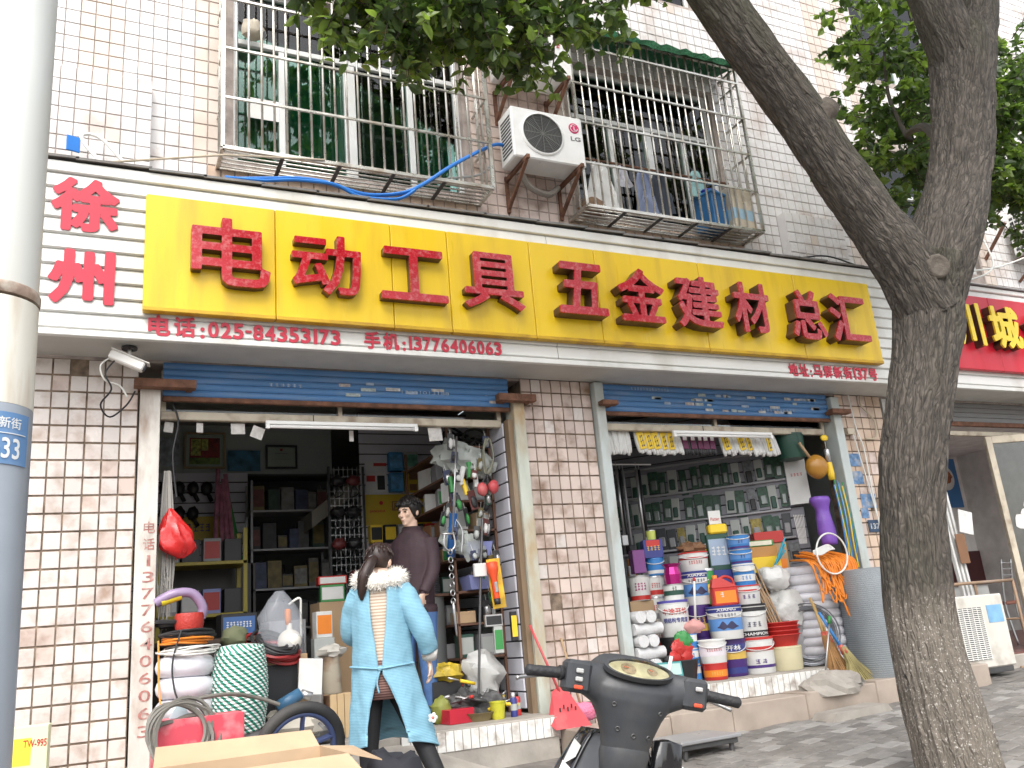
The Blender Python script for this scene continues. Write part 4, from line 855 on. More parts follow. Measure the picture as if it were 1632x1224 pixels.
def bucket(label, x, y, z, r, h, body, lid=None, bands=(), texts=(), handle=True, rz=-.5, name='paint_bucket', cat='bucket', taper=.94, mountains=None, group=None):
    o = thing(name, label, cat, (x, y, z), rz, group)
    MB().lathe([(r * taper * .97, 0), (r * taper, .006), (r, h * .9), (r * 1.025, h * .905), (r * 1.025, h * .93), (r, h * .935), (r, h - .003)], 28).build('body', body, o, True, auto=35)
    if lid: MB().lathe([(r * 1.045, h * .93), (r * 1.05, h - .004), (r * 1.02, h), (r * .9, h), (r * .88, h - .008), (.001, h - .008)], 28, cap=False).build('lid', lid, o, True, auto=35)
    rad = lambda t: r * (taper + (1 - taper) * t / .9)
    for a, b, m in bands: MB().lathe([(rad(a) + .0012, h * a), (rad(b) + .0012, h * b)], 28, cap=False).build('label_band', m, o, True)
    for s, a, b, hw, m in texts:
        fit_text(s, -hw * r, hw * r, h * a, h * b, -.0012, .02, .0008, curve=rad((a + b) / 2) + .0022).build('lettering', m, o)
    if mountains:
        a, b = mountains; q = MB(); n = 16; rr = rad((a + b) / 2) + .0028; vs = []
        for i in range(n + 1):
            t = -.65 + 1.3 * i / n; pk = max(math.exp(-((t + .3) / .2) ** 2), .95 * math.exp(-((t - .22) / .26) ** 2), .15); vs += [(rr * math.sin(t), -rr * math.cos(t), h * (a - (b - a) * .3 * pk)), (rr * math.sin(t), -rr * math.cos(t), h * (a + (b - a) * .75 * pk))]
        q.v = vs; q.f = [(2 * i, 2 * i + 2, 2 * i + 3, 2 * i + 1) for i in range(n)]; q.build('mountain_print', PRINT, o)
    if handle:
        MB().tube([(r * 1.05 * math.cos(t), r * 1.05 * math.sin(t) - .0, h * .86 - abs(math.sin(t)) * h * .22) for t in [PI + .05 + (PI - .1) * k / 14 for k in range(15)]], .004, 5).build('handle', WHT, o, True)
    return o
def cbox(label, x, y, z, w_, d_, h_, mat, rz=0, name='carton', cat='box', face=None, txt=None, tm=None, group=None, open_=False, rot=None):
    o = thing(name, label, cat, (x, y, z), rz, group)
    if rot: o.rotation_euler = rot
    MB().bbox((-w_ / 2, -d_ / 2, 0), (w_ / 2, d_ / 2, h_), .003).build('body', mat, o)
    if face: MB().box((-w_ / 2 + w_ * .06, -d_ / 2 - .0015, h_ * .14), (w_ / 2 - w_ * .06, -d_ / 2 - .0002, h_ * .86)).build('printed_face', face, o)
    if txt: fit_text(txt, -w_ * .36, w_ * .36, h_ * .4, h_ * .66, -d_ / 2 - .003, .01, .001).build('lettering', tm or PRINT, o)
    return o
def coil(label, x, y, z, R_, r_, turns, mat, wire=.012, name='cable_coil', cat='cable', rot=None, jit=.02, seed=0, group=None, flat=.8):
    rd = random.Random(seed); pts = []
    for k in range(turns * 28):
        a = 2 * PI * k / 28; rr = R_ * (1 + .06 * math.sin(a + seed)) + (r_ + jit * .6) * 1.5 * mn.noise(Vector((k * .085, seed * 3.7, 0))); pts.append((rr * math.cos(a) + jit * 1.2 * mn.noise(Vector((k * .04, 5, seed))), rr * math.sin(a), r_ * flat * 1.8 * mn.noise(Vector((k * .07, seed * 1.3, 9)))))
    return solo(MB().tube(pts, wire, 5), name, label, cat, mat, (x, y, z), group=group, smooth=True, rot=rot)
# ---------------------------------------------------------------- paint shop: stacked buckets and cans
STKG = 'paint buckets stacked at the paint shop front'
F = .604
bucket('big white paint bucket with red lid, foot of the rightmost bucket column', 5.18, -.1, F, .145, .295, WHT, REDP, [(.62, .74, REDP), (.16, .24, PURP)], [('#2', .28, .4, .4, PURP)])
bucket('white and black paint bucket on the big red lidded bucket', 5.17, -.1, F + .295, .135, .275, WHT, BLKP, [(.78, .93, BLKP), (.02, .2, BLKP)], [('CHAMPION', .06, .15, .95, WHT), ('#3', .32, .46, .5, PRINT)])
bucket('small white bucket with red lid above the black and white bucket', 5.16, -.1, F + .57, .12, .16, WHT, REDP, [(.66, .76, REDP)], [('#3', .3, .5, .5, PURP)])
bucket('white and blue can on the small red lidded bucket', 5.18, -.09, F + .73, .095, .185, BLUP, WHT, [(.66, .92, WHT), (.2, .5, WHT)], [('#3', .26, .44, .5, BLUP)])
bucket('lower of two small blue tins atop the rightmost column', 5.19, -.07, F + .916, .098, .128, BLUP, TIN, [(.06, .2, PURP), (.34, .7, MTN)], [('#2', .4, .62, .25, PRINT)])
bucket('upper of two small blue tins, at the top of the rightmost column', 5.195, -.06, F + 1.045, .098, .13, BLUP, TIN, [(.06, .2, PURP), (.34, .7, MTN)], [('#2', .4, .62, .25, PRINT)])
bucket('purple bucket standing on the floor beside the small red bucket', 4.93, -.08, F, .118, .30, PURP, PURP, [(.46, .66, GOLD), (.66, .86, NAVY), (.08, .24, NAVY)], [('开林', .69, .84, .55, WHT)])
bucket('white bucket with mountain picture and navy top on the purple bucket', 4.89, -.1, F + .301, .145, .275, WHT, NAVY, [(.8, .95, NAVY), (.26, .62, MTN)], [('XIANG', .835, .925, .6, WHT), ('#6', .66, .76, .6, PRINT)], mountains=(.36, .6))
jg = thing('plastic_jug', 'red plastic jug with orange label on the mountain bucket', 'jug', (4.92, -.1, F + .578), -.4)
MB().bbox((-.11, -.06, 0), (.11, .06, .15), .012).build('body', REDP, jg); m = MB(); m.add([(-.11, -.055, .15), (.11, -.055, .15), (.11, .055, .15), (-.11, .055, .15), (-.09, -.04, .225), (-.02, -.04, .235), (-.02, .04, .235), (-.09, .04, .225)], [(0, 1, 5, 4), (1, 2, 6, 5), (2, 3, 7, 6), (3, 0, 4, 7), (4, 5, 6, 7)]); m.build('shoulder', REDP, jg)
MB().tube(spline([(-.02, 0, .225), (.03, 0, .24), (.085, 0, .215), (.1, 0, .15)]), .013, 8).build('handle', REDP, jg, True); MB().lathe([(.022, 0), (.022, .03), (.001, .031)], 12, (-.06, 0, .228), cap=False).build('cap', ORGP, jg, True); MB().box((-.09, -.0625, .02), (.09, -.0605, .12)).build('label_sticker', ORGP, jg); fit_text('#1', -.05, -.01, .07, .11, -.064, .02, .001).build('lettering', WHT, jg)
bucket('small red bucket on the floor at the front of the stacks', 4.64, -.2, F, .1, .13, REDP, REDP, [(.2, .6, ORGP)], [('#5', .3, .52, .5, GOLD)], False)
bucket('small white bucket with wire handle on the small red bucket', 4.64, -.2, F + .131, .112, .185, WHT, WHT, [(.3, .72, C('paleprint', (.66, .62, .66)))], [('#7', .5, .62, .6, REDP)])
bucket('purple bucket low in the second column behind the mop', 4.77, .12, F, .12, .33, PURP, PURP, [(.3, .5, GOLD)], [('开林', .52, .66, .6, WHT)])
bucket('dark purple bucket with gold band in the second column', 4.77, .12, F + .331, .12, .27, PURP, PURP, [(.2, .42, GOLD)], [('#3', .44, .62, .5, GOLD)])
bucket('white bucket with mountain picture above the dark purple bucket', 4.79, .11, F + .602, .135, .285, WHT, NAVY, [(.8, .95, NAVY), (.26, .62, MTN)], [('XIANG', .835, .925, .6, WHT), ('#6', .66, .76, .6, PRINT)], mountains=(.36, .6))
bucket('white bucket with red lid topping the second column', 4.80, .1, F + .888, .128, .165, WHT, REDP, [(.62, .72, REDP)], [('#6', .36, .54, .5, REDP)])
solo(MB().blob((0, 0, 0), (.13, .1, .06), 12, amp=.3, flat=.6), 'brown_bundle', 'brown rag bundle on the red lidded bucket of the second column', 'bundle', BROWN, (4.8, .1, F + 1.085), smooth=True)
bucket('green and yellow spray tin behind the red jug', 4.87, .03, F + .602 - .0, .062, .30, GRNP, TIN, [(.3, .55, YELP)], [], False, name='paint_tin', cat='tin')
bucket('large white bucket with blue lid and red and navy writing', 4.46, .02, F + .36, .125, .295, WHT, C('indigo', (.08, .07, .32)), [], [('中涂开林', .6, .78, .9, REDP), ('钢结构专用漆', .38, .52, .9, NAVY)])
bucket('black bucket under the large white bucket with navy writing', 4.46, .04, F, .13, .36, BLKP, BLKP, [(.3, .6, GREYP)], [], False)
bucket('green and white tin on the blue lidded bucket', 4.49, .02, F + .657, .088, .13, WHT, TIN, [(.3, .6, DGRN)], [('#2', .6, .85, .25, DGRN)], False, name='paint_tin', cat='tin')
solo(MB().lathe([(.07, 0), (.075, .08), (.06, .14), (.085, .17), (.02, .172)], 10), 'foil_packet', 'shiny magenta foil packet on the green and white tin', 'packet', MAG, (4.5, .02, F + .79))
for i, (z, w_, lab) in enumerate(((.0, 'lowest'), (.26, 'second'), (.5, 'third'), (.69, 'top')) and [(0, .08, 'lowest'), (.24, .08, 'second from the floor'), (.47, .08, 'third from the floor'), (.68, .083, 'topmost')]):
    bucket('white tin in the back left column, %s' % lab, 4.47 + .01 * i, .3, F + z, w_, .235 if i < 3 else .2, WHT, TIN, [(.2, .4, REDP if i % 2 else GREYP)], [('#4', .5, .7, .5, REDP)], False, name='paint_tin', cat='tin')
bucket('blue bucket on the back left column of white tins', 4.52, .29, F + .885, .08, .15, BLUP, BLUP, [(.1, .3, WHT)])
cbox('navy square tin with red top on the blue bucket', 4.5, .28, F + 1.036, .175, .12, .16, NAVY, -.35, 'square_tin', 'tin', None, '#4', GOLD); MB().box((-.06, -.0625, .1), (.06, -.0605, .155)).build('printed_face', REDP, bpy.data.objects['square_tin'])
bucket('small yellow green tin on the navy square tin', 4.51, .28, F + 1.197, .042, .085, C('lime', (.5, .55, .12)), TIN, [], [], False, name='paint_tin', cat='tin')
cbox('purple carton left of the navy square tin', 4.36, .32, F + .915, .11, .12, .2, C('plum', (.18, .05, .2)), -.3)
bucket('white and red tin on a wooden board left of the columns', 4.35, .32, F + .68, .092, .215, WHT, TIN, [(.03, .2, REDP)], [('#4', .4, .7, .6, MAG)], False, name='paint_tin', cat='tin')
cbox('brown carton stack under the white and red tin', 4.33, .36, F, .24, .2, .678, CARD, -.1, face=C('darkprint', (.12, .08, .06)))
for i, z in enumerate((0, .125, .25)): bucket('small blue and white tin at the front, %s' % ('lowest of its stack', 'middle of its stack', 'top of its stack')[i], 4.50, -.1, F + z, .062, .124, WHT, BLUP, [(.1, .5, BLUP)], [('#2', .55, .8, .3, BLUP)], False, name='paint_tin', cat='tin')
mp_ = thing('mop', 'pink sponge mop head with white handle standing on tins', 'mop', (4.56, -.1, F + .375)); MB().blob((0, 0, .05), (.095, .08, .055), 4, amp=.25).build('head', C('pinkish', (.6, .3, .28), .8, bump=.4), mp_, True); MB().tube([(0, -.03, .08), (.03, -.05, .42)], .010, 8).build('handle', WHT, mp_, True); MB().tube([(.03, -.05, .42), (.031, -.052, .45)], .011, 8).build('cap', REDP, mp_, True)
bi = thing('bin', 'black plastic bin holding red snack packets', 'bin', (4.38, -.13, F)); MB().lathe([(.09, 0), (.125, .17), (.132, .17), (.132, .18), (.118, .18), (.085, .01)], 20, cap=False).build('body', BLKP, bi, True, auto=40); MB().lathe([(.089, 0), (.001, 0.001)], 20, cap=False).build('base', BLKP, bi)
for i, (dx, dz, m) in enumerate(((-.06, .19, REDP), (.05, .2, REDP), (-.02, .27, REDP), (.03, .33, GRNP), (.07, .27, REDP))):
    solo(MB().blob((0, 0, 0), (.075, .03, .07), 20 + i, 22, 14, .22, 5), 'snack_packet', ('left red foil packet in the black bin', 'right red foil packet in the black bin', 'upper red foil packet above the black bin', 'green foil packet above the bin', 'rightmost red foil packet above the bin')[i], 'packet', m, (4.38 + dx, -.13, F + dz), rz=random.uniform(-.4, .4), smooth=True)
# rolls of film at left
for i in range(6):
    z = F + .02 + .095 * i
    if i % 2: 
        for k in (0, 1): solo(MB().tube([(0, -.02, 0), (0, .26, 0)], [.05, .05], 12), 'film_roll', 'white wrapped roll seen end on, layer %s, %s of two' % (('one', 'two', 'three', 'four', 'five', 'six')[i], ('left', 'right')[k]), 'roll', C('wrapped', (.6, .6, .6), .3, bump=.4, bscale=30), (4.04 + .1 * k, -.1, z + .045), group='wrapped rolls piled at the left of the paint shop', smooth=True)
    else: solo(MB().tube([(0, 0, 0), (.27, 0, 0)], [.05, .05], 12), 'film_roll', 'white wrapped roll lying sideways, layer %s of the pile' % ('one', 'two', 'three', 'four', 'five', 'six')[i], 'roll', MATS.get('c_wrapped') or C('wrapped', (.6, .6, .6), .3, bump=.4, bscale=30), (3.99, -.05, z + .045), group='wrapped rolls piled at the left of the paint shop', smooth=True)
cbox('teal flat box leaning at the foot of the wrapped rolls', 4.17, -.24, F + .05, .2, .06, .13, TEAL, -.5, face=C('tealprint', (.3, .42, .4)), rot=(-.5, 0, -.5))
# behind: display boxes
cbox('yellow and black tool box beside the blue tins', 5.72, .28, F, .3, .22, .99, YELP, -.4, face=BLKP); cbox('brown orange carton above the yellow tool box', 5.73, .3, F + .991, .28, .2, .1, C('ochre', (.45, .22, .06)), -.4); cbox('green flat carton above the ochre carton', 5.71, .3, F + 1.092, .26, .2, .055, GRNP, -.4, face=CREAMP)
cbox('red plastic carton far right of the display boxes', 5.95, .42, F + 1.13, .28, .2, .11, REDP, -.5); cbox('brown carton stack under the red plastic carton', 5.97, .44, F, .3, .22, 1.129, CARD, -.5, face=ORGP)
cbox('green blister pack of tools beside the blue tins', 5.07, .08, F + .885, .19, .05, .32, DGRN, -.4, face=C('bluegrey', (.3, .38, .5)), txt='#3', tm=WHT); cbox('navy carton under the green blister pack', 5.07, .08, F, .2, .16, .884, NAVY, -.3)
yj = thing('plastic_jug', 'yellow jug with a price hanger atop the green blister pack', 'jug', (5.09, .08, F + 1.206), -.4); MB().bbox((-.085, -.05, 0), (.085, .05, .085), .015).build('body', YELP, yj); MB().tube(spline([(-.06, 0, .08), (-.06, 0, .13), (.05, 0, .13), (.06, 0, .08)]), .01, 8).build('handle', BLKP, yj, True); MB().box((-.06, -.01, .09), (.05, -.008, .21)).build('price_card', WHT, yj); fit_text('Patter', -.045, .035, .12, .15, -.0115, .01, .001).build('lettering', REDP, yj)
cbox('yellow and black small box behind the second column', 4.98, .3, F + .98, .2, .14, .11, YELP, -.3, face=BLKP); cbox('brown carton under the yellow and black small box', 4.98, .32, F, .22, .18, .979, CARD, -.3)
# red bowls in a beige bucket
o = thing('plastic_basin', 'red ribbed basins nested in a pile', 'basin', (5.46, -.12, F + .185)); 
for k in range(4): MB().lathe([(.11, .0), (.155, .10), (.165, .105), (.165, .112), (.148, .108), (.1, .008)], 24, (0, 0, .035 * k), cap=False).build('basin', REDP, o, True, auto=40)
bucket('beige bucket under the red basins', 5.46, -.12, F, .15, .20, BEIG, None, [], [], False)
for i in range(7):
    a = random.uniform(-.03, .03); solo(MB().tube([(0, 0, 0), (-.19 + a, .04 + i * .004, .58 + random.uniform(-.05, .06))], .0085, 6), 'bamboo_cane', 'bamboo cane leaning out of the red basins, number %s from the left' % ('one', 'two', 'three', 'four', 'five', 'six', 'seven')[i], 'cane', C('cane', (.36, .24, .14), .6), (5.40 + i * .022, -.13, F + .28), group='bamboo canes in the red basins')
for i in range(3): solo(MB().tube([(0, 0, 0), (.22 + .02 * i, -.02, .34 - .05 * i)], .009, 6), 'blue_rod', '%s blue plastic rod sticking up before the boxes' % ('longest', 'middle', 'shortest')[i], 'rod', C('cyan', (.02, .3, .42)), (5.6, .05 + .03 * i, 1.4), group='blue rods beside the boxes')
SACK = C('sack_clear', (.5, .5, .48), .35, bump=.6, bscale=14)
solo(MB().blob((0, 0, 0), (.19, .15, .2), 31, 22, 14, .2, flat=.8), 'plastic_sack', 'grey plastic sack behind the red basins', 'sack', SACK, (5.66, .02, 1.10), smooth=True); solo(MB().blob((0, 0, 0), (.15, .12, .11), 33, 20, 12, .22), 'plastic_sack', 'small whitish plastic bag on the grey sack', 'sack', C('bag_white', (.62, .62, .6), .35, bump=.5, bscale=14), (5.58, .0, 1.38), smooth=True)
cbox('dark crate holding up the grey plastic sack', 5.68, .08, F, .26, .2, .34, GREYP, -.2)
m = MB()
for k in range(16): m.torus((random.uniform(-.008, .008), -.045 + .006 * k, random.uniform(-.008, .008)), .235 + random.uniform(-.03, .03), .0045, 36, 5, 'y')
solo(m, 'wire_coil', 'standing grey steel wire coil right of the red basins', 'wire', C('wire', (.25, .26, .28), .4, metal=.7), (5.78, -.12, F + .275), rz=-.5)
hs_ = thing('hose_stack', 'tall stack of white hose coils under the orange rope', 'hose', (6.03, .06, F))
for k in range(11): MB().torus((random.uniform(-.01, .01), random.uniform(-.01, .01), .042 + .078 * k), .235, .047, 36, 12).build('coil', C('hose_white', (.62, .62, .66), .4, dirt=(.35, .33, .33), damt=.5, dscale=9), hs_, True)
m = MB(); rd = random.Random(4)
for k in range(46):
    a = rd.uniform(-1.5, 1.0); x0 = .1 * math.cos(a) + a * .16; L_ = rd.uniform(.2, .55) if x0 > 0 else rd.uniform(.12, .45)
    m.tube(spline([(x0, -.05, .0), (x0 - .06, -.33, -.04), (x0 - .03 + rd.uniform(-.04, .04), -.36, -L_ * .6), (x0 + rd.uniform(-.02, .05), -.355 - rd.uniform(0, .03), -L_), (x0 + .05, -.35, -L_ * .55), (x0 + .06, -.3, -.02), (x0 + .08, -.02, .03 + rd.uniform(0, .05))], 5), .0075, 5)
solo(m, 'rope', 'tangled orange rope draped over the white hose stack', 'rope', C('rope_orange', (.72, .22, .02), .6), (6.03, .03, 1.53), smooth=True)
m = MB(); m.torus((0, 0, 0), .18, .008, 36, 6, 'y'); solo(m, 'cable_loop', 'large white cable loop hung before the orange rope', 'cable', WCAB, (5.98, -.36, 1.55), smooth=True)
m = MB()
for k in range(9): m.tube(spline([(-.13, 0, -.01 * k * .3), (-.05, -.01, .03 - .008 * k), (.06, 0, .05 - .006 * k), (.13, .0, .01)], 5), .006, 5)
solo(m, 'cable_bundle', 'small folded white cable bundle on the orange rope', 'cable', WCAB, (5.92, -.33, 1.58), smooth=True)
mr = thing('wire_mesh_roll', 'standing roll of fine grey wire mesh before the beige pillar', 'mesh roll', (6.36, -.34, .42)); mr.scale = (1.38, 1.38, 1); MESH = C('mesh', (.33, .36, .38), .5, metal=.5, bump=.5, bscale=160, dirt=(.2, .21, .22), damt=.4)
MB().lathe([(.2, 0), (.205, .01), (.2, .5), (.205, .97), (.195, .975), (.16, .97), (.16, .9)], 40).build('roll', MESH, mr, True, auto=50)
q = MB()
for k in range(56): q.torus((0, 0, .012 + k * .0172), .2035, .0014, 40, 4)
q.build('wires', C('mesh_wire', (.45, .48, .5), .4, metal=.6), mr)
# brooms, dustpan
def broom(label, x, y, z, top, mat, hm, w_=.16, fan=.36, seed=0):
    o = thing('broom', label, 'broom', (x, y, z)); rd = random.Random(seed); T = Vector(top); d = T.normalized(); m = MB(); q = d * fan
    for k in range(150):
        u = rd.uniform(-1, 1); v = rd.uniform(-1, 1); b = Vector((u * w_, v * .045, rd.uniform(-.0, .02) * 1)); b.z = max(0.002, b.z); m.tube([b, b.lerp(q, .55) * 1.0 + Vector((-u * .02, 0, .02)), q + Vector((u * .022, v * .02, .02))], [.0035, .003, .0025], 4, cap=False)
    m.build('bristles', mat, o); MB().tube([q * .9, T], .013, 10).build('handle', hm, o, True); MB().tube([q * .88, q * 1.12], [.03, .018], 12).build('binding', C('binding', (.55, .12, .08)), o, True); return o
STRAWY = C('straw_green', (.42, .36, .16), .8, var=.3); STRAWR = C('straw_red', (.33, .18, .07), .8, var=.35)
broom('yellow green broom with blue handle leaning on the mesh roll', 6.02, -.42, .435, (-.26, .12, .62), STRAWY, BLUP, .17, .33, 1)
broom('reddish straw broom left of the yellow green broom', 5.78, -.38, .435, (.05, .2, .7), STRAWR, C('straw_handle', (.45, .3, .12), .8), .14, .42, 2); broom('second straw broom standing behind the dustpan', 5.90, -.37, .435, (-.09, .2, .75), STRAWR, C('straw_handle', (.45, .3, .12), .8), .12, .42, 3)
dp = thing('dustpan', 'metal long handled dustpan lying on the ledge', 'dustpan', (5.62, -.52, .475), -.25); MB().add([(-.16, -.1, .0), (.2, -.1, 0), (.2, .14, .0), (-.16, .14, 0), (-.16, .14, .08), (.2, .14, .08), (-.16, -.02, .05), (.2, -.02, .05)], [(0, 1, 2, 3), (3, 2, 5, 4), (0, 3, 4, 6), (1, 7, 5, 2)]).build('pan', TIN, dp); MB().tube([(-.04, .12, .05), (.14, .2, .5)], .008, 8).build('handle', TIN, dp, True); MB().tube([(.13, .195, .48), (.15, .205, .54)], .015, 8).build('grip', GRNP, dp, True)
# hanging goods in the paint shop
solo(MB().tube([(0, 0, 0), (2.5, 0, 0)], .008, 6), 'hanging_rail', 'thin rail carrying the hanging gloves', 'rail', TIN, (4.02, .16, 2.80))
def glove(label, x, style, tilt, y=.16, grp='gloves hanging along the top of the paint shop'):
    o = thing('glove_bundle', label, 'gloves', (x, y, 2.79), group=grp); o.rotation_euler = (0, tilt, random.uniform(-.3, .3)); base = {'w': WHT, 'y': WHT, 'b': BLKP}[style]
    m = MB()
    for k in range(4): m.tube(spline([(-.03 + .02 * k, .012 * (k % 2), -.005), (-.036 + .024 * k, .01 * (k % 2), -.12), (-.034 + .023 * k + random.uniform(-.006, .006), 0, -.225 + random.uniform(-.02, .01))], 3), [.013, .017, .019, .02, .019, .018, .014], 8)
    m.build('glove', base, o, True); MB().tube([(0, 0, .012), (0, 0, -.01)], .008, 6).build('hook', TIN, o)
    if style == 'y': MB().bbox((-.034, -.026, -.19), (.036, -.021, -.03), .003).build('label_card', YELP, o); fit_text('#2', -.015, .02, -.17, -.06, -.028, .0, .001).build('lettering', PRINT, o)
    if style == 'b': MB().bbox((-.03, -.026, -.18), (.03, -.021, -.05), .003)  .build('label_card', C('plum_card', (.12, .01, .06)), o); MB().bbox((-.022, -.029, -.1), (.018, -.0265, -.06), .002).build('white_print', WHT, o)
    return o
ords = ['first', 'second', 'third', 'fourth', 'fifth', 'sixth', 'seventh', 'eighth', 'ninth', 'tenth']
for i, x in enumerate((4.07, 4.14, 4.21, 4.29)): glove('plain white glove bundle hanging at the left end, %s from the left' % ords[i], x, 'w', random.uniform(-.1, .1))
for i, x in enumerate((4.42, 4.50, 4.58, 4.67, 4.75, 4.82)): glove('white gloves with yellow card, %s of the left yellow group' % ords[i], x, 'y' if i < 5 else 'w', -.15 + random.uniform(-.08, .05))
for i, x in enumerate((4.93, 5.01, 5.09, 5.17, 5.24)): glove('black and magenta gloves, %s from the left' % ords[i], x, 'b', random.uniform(-.08, .08))
for i, x in enumerate((5.38, 5.47, 5.56, 5.65, 5.74, 5.83, 5.91, 5.98)): glove('white gloves with yellow card, %s of the right yellow group' % ords[i], x, 'y' if i in (0, 2, 3, 6) else 'w', -.18 + random.uniform(-.08, .05))
bucket('dark green pail hanging at the right end of the gloves', 6.25, .2, 2.53, .14, .25, DGRN, None, [], [], False, name='hanging_pail', cat='bucket'); MB().tube(spline([(-.13, 0, .24), (0, 0, .31), (.13, 0, .24)]), .004, 5).build('handle', TIN, bpy.data.objects['hanging_pail'])
lt = thing('gourd_ladle', 'orange brown gourd ladle hanging by the right door channel', 'ladle', (6.38, .03, 2.42)); MB().blob((0, 0, 0), (.12, .09, .12), 2, 24, 16, .03).build('bowl', C('gourd', (.42, .2, .03), .3), lt, True); MB().tube([(-.06, 0, .08), (-.17, 0, .24)], .015, 8).build('handle', C('cane', (.36, .24, .14)), lt, True); MB().tube([(-.17, 0, .24), (-.17, .02, .4)], .002, 4).build('string', BLKP, lt)
yb_ = thing('spray_bottle', 'yellow hanging bottle with silver sleeve by the right door channel', 'bottle', (6.50, -.02, 2.28)); MB().lathe([(.03, 0), (.035, .06), (.028, .17), (.022, .19)], 14).build('body', YELP, yb_, True); MB().lathe([(.027, .17), (.027, .3), (.02, .31)], 14).build('sleeve', TIN, yb_, True); MB().blob((0, 0, .42), (.045, .02, .03), 3).build('tag', YELP, yb_, True); MB().tube([(0, 0, .3), (0, 0, .5)], .0025, 4).build('string', WHT, yb_)
pb = thing('plastic_bag', 'purple plastic bag hanging by the right door channel', 'bag', (6.36, .02, 1.66)); PV = C('violet', (.19, .08, .42), .35, bump=.5, bscale=12); m = MB()
for i in range(14):
    t = i / 13; rr = .085 + .01 * math.sin(t * 6) + (.055 * max(0, t - .75) * 4 if t > .75 else 0) * (1 - max(0, t - .92) * 8)
    for j in range(18): a = 2 * PI * j / 18; k = 1 + .16 * mn.noise(Vector((math.cos(a) * 2, math.sin(a) * 2, t * 5))); m.v.append((rr * k * math.cos(a) - .03 * t, rr * .7 * k * math.sin(a), t * .46))
m.f = [(i * 18 + j, i * 18 + (j + 1) % 18, (i + 1) * 18 + (j + 1) % 18, (i + 1) * 18 + j) for i in range(13) for j in range(18)] + [tuple(range(17, -1, -1)), tuple(range(13 * 18, 14 * 18))]; m.build('bag', PV, pb, True)
for i in range(9): 
    mat = (BLUP, YELP, GRNP, BLUP, C('lime', (.5, .55, .12)), TEAL, YELP, BLUP, GRNP)[i]; x = 6.47 + .017 * i
    solo(MB().tube(spline([(0, 0, .78), (.01, -.01, .5), (.02 * math.sin(i), -.015, .2), (.02 * math.cos(i * 2), 0, 0)]), .0065, 5), 'bright_cord', '%s cord hanging at the right channel, %s from the left' % (('blue', 'yellow', 'green', 'blue', 'lime', 'teal', 'yellow', 'blue', 'green')[i], ords[i]), 'cord', mat, (x, -.06 + .01 * (i % 3), 1.46 + random.uniform(-.03, .06)), group='bright cords hanging at the paint shop right channel', smooth=True)
m = MB()
for k in range(7): m.tube([(k * .02 - .06, .0, 0), (k * .014 - .04, 0, -.28)], .004, 5)
solo(m, 'cable_tie_bunch', 'bunch of white cable ties hanging left of the purple bag', 'ties', WHT, (6.2, .2, 1.98))
solo(MB().box((0, 0, 0), (.2, .004, .55)), 'notice_board', 'white notice sheet with red writing behind the gourd', 'notice', C('sheet', (.6, .6, .58)), (6.28, .36, 2.1), rz=-.75); fit_text('#4', .04, .16, .28, .31, -.003, .0, .001).build('lettering', REDP, bpy.data.objects['notice_board'])
# packets on the aslant display wall
A0 = Vector((4.75, 1.95, 0)); A1 = Vector((6.42, .34, 0)); AD = (A1 - A0).normalized(); AN = Vector((-AD.y, AD.x, 0)) * -1; ang = math.atan2(AD.y, AD.x)
PK = [C('pk_green', (.025, .075, .045), scale=30, var=.5), C('pk_grey', (.16, .17, .18), scale=30, var=.4), C('pk_white', (.4, .42, .4)), C('pk_yellow', (.3, .24, .05), scale=30, var=.5), C('pk_dark', (.04, .045, .05)), C('pk_orange', (.3, .13, .04), scale=30, var=.5), C('pk_blue', (.04, .08, .16), scale=30, var=.5)]
pkm = {}
for i, mt in enumerate(PK):
    pkm[i] = (MB().bbox((-.04, -.022, -.24), (.04, -.006, 0), .004).mesh('card', mt), MB().bbox((-.025, -.04, -.21), (.025, -.0225, -.1), .008).mesh('contents', (C('pk_tin', (.22, .25, .24), .35, metal=.4), BLKP, DGRN, GREYP, GREYP, PK[2], GREYP)[i]))
nm = {0: 'green', 1: 'grey', 2: 'white', 3: 'yellow', 4: 'black', 5: 'orange', 6: 'blue'}; rown = ['top', 'second', 'third', 'fourth', 'lowest']
for r_, z in enumerate((2.62, 2.32, 2.02, 1.74, 1.46)):
    for k in range(20):
        s = .1 + k * .108 + random.uniform(-.02, .02)
        if s > 2.25: break
        i = random.choice(((0, 0, 1, 2, 0), (0, 2, 0, 1, 0), (1, 2, 3, 0, 4), (4, 3, 5, 1, 2), (6, 4, 5, 3, 1))[r_]); p = A0 + AD * s
        o = thing('tool_packet', '%s blister packet, %s row of the display wall, %s from the left' % (nm[i], rown[r_], (ords + ['eleventh', 'twelfth', 'thirteenth', 'fourteenth', 'fifteenth', 'sixteenth', 'seventeenth', 'eighteenth', 'nineteenth', 'twentieth'])[k]), 'packet', (p.x, p.y, z + random.uniform(-.02, .02)), ang, 'blister packets on the paint shop display wall')
        o.scale = (random.uniform(.9, 1.35), 1, random.uniform(.85, 1.15)); ob('card', pkm[i][0], o); ob('contents', pkm[i][1], o)
        o.rotation_euler = (0, random.uniform(-.06, .06), ang)
SH = C('shelf', (.35, .35, .37)); 
for z in (2.66, 2.36, 2.06, 1.78): solo(MB().bbox((.1, -.05, 0), (2.2, -.013, .02), .003), 'display_rail', '%s rail carrying blister packets' % {2.66: 'topmost', 2.36: 'second', 2.06: 'third', 1.78: 'lowest'}[z], 'rail', SH, tuple(A0 + Vector((0, 0, z))), rz=ang)
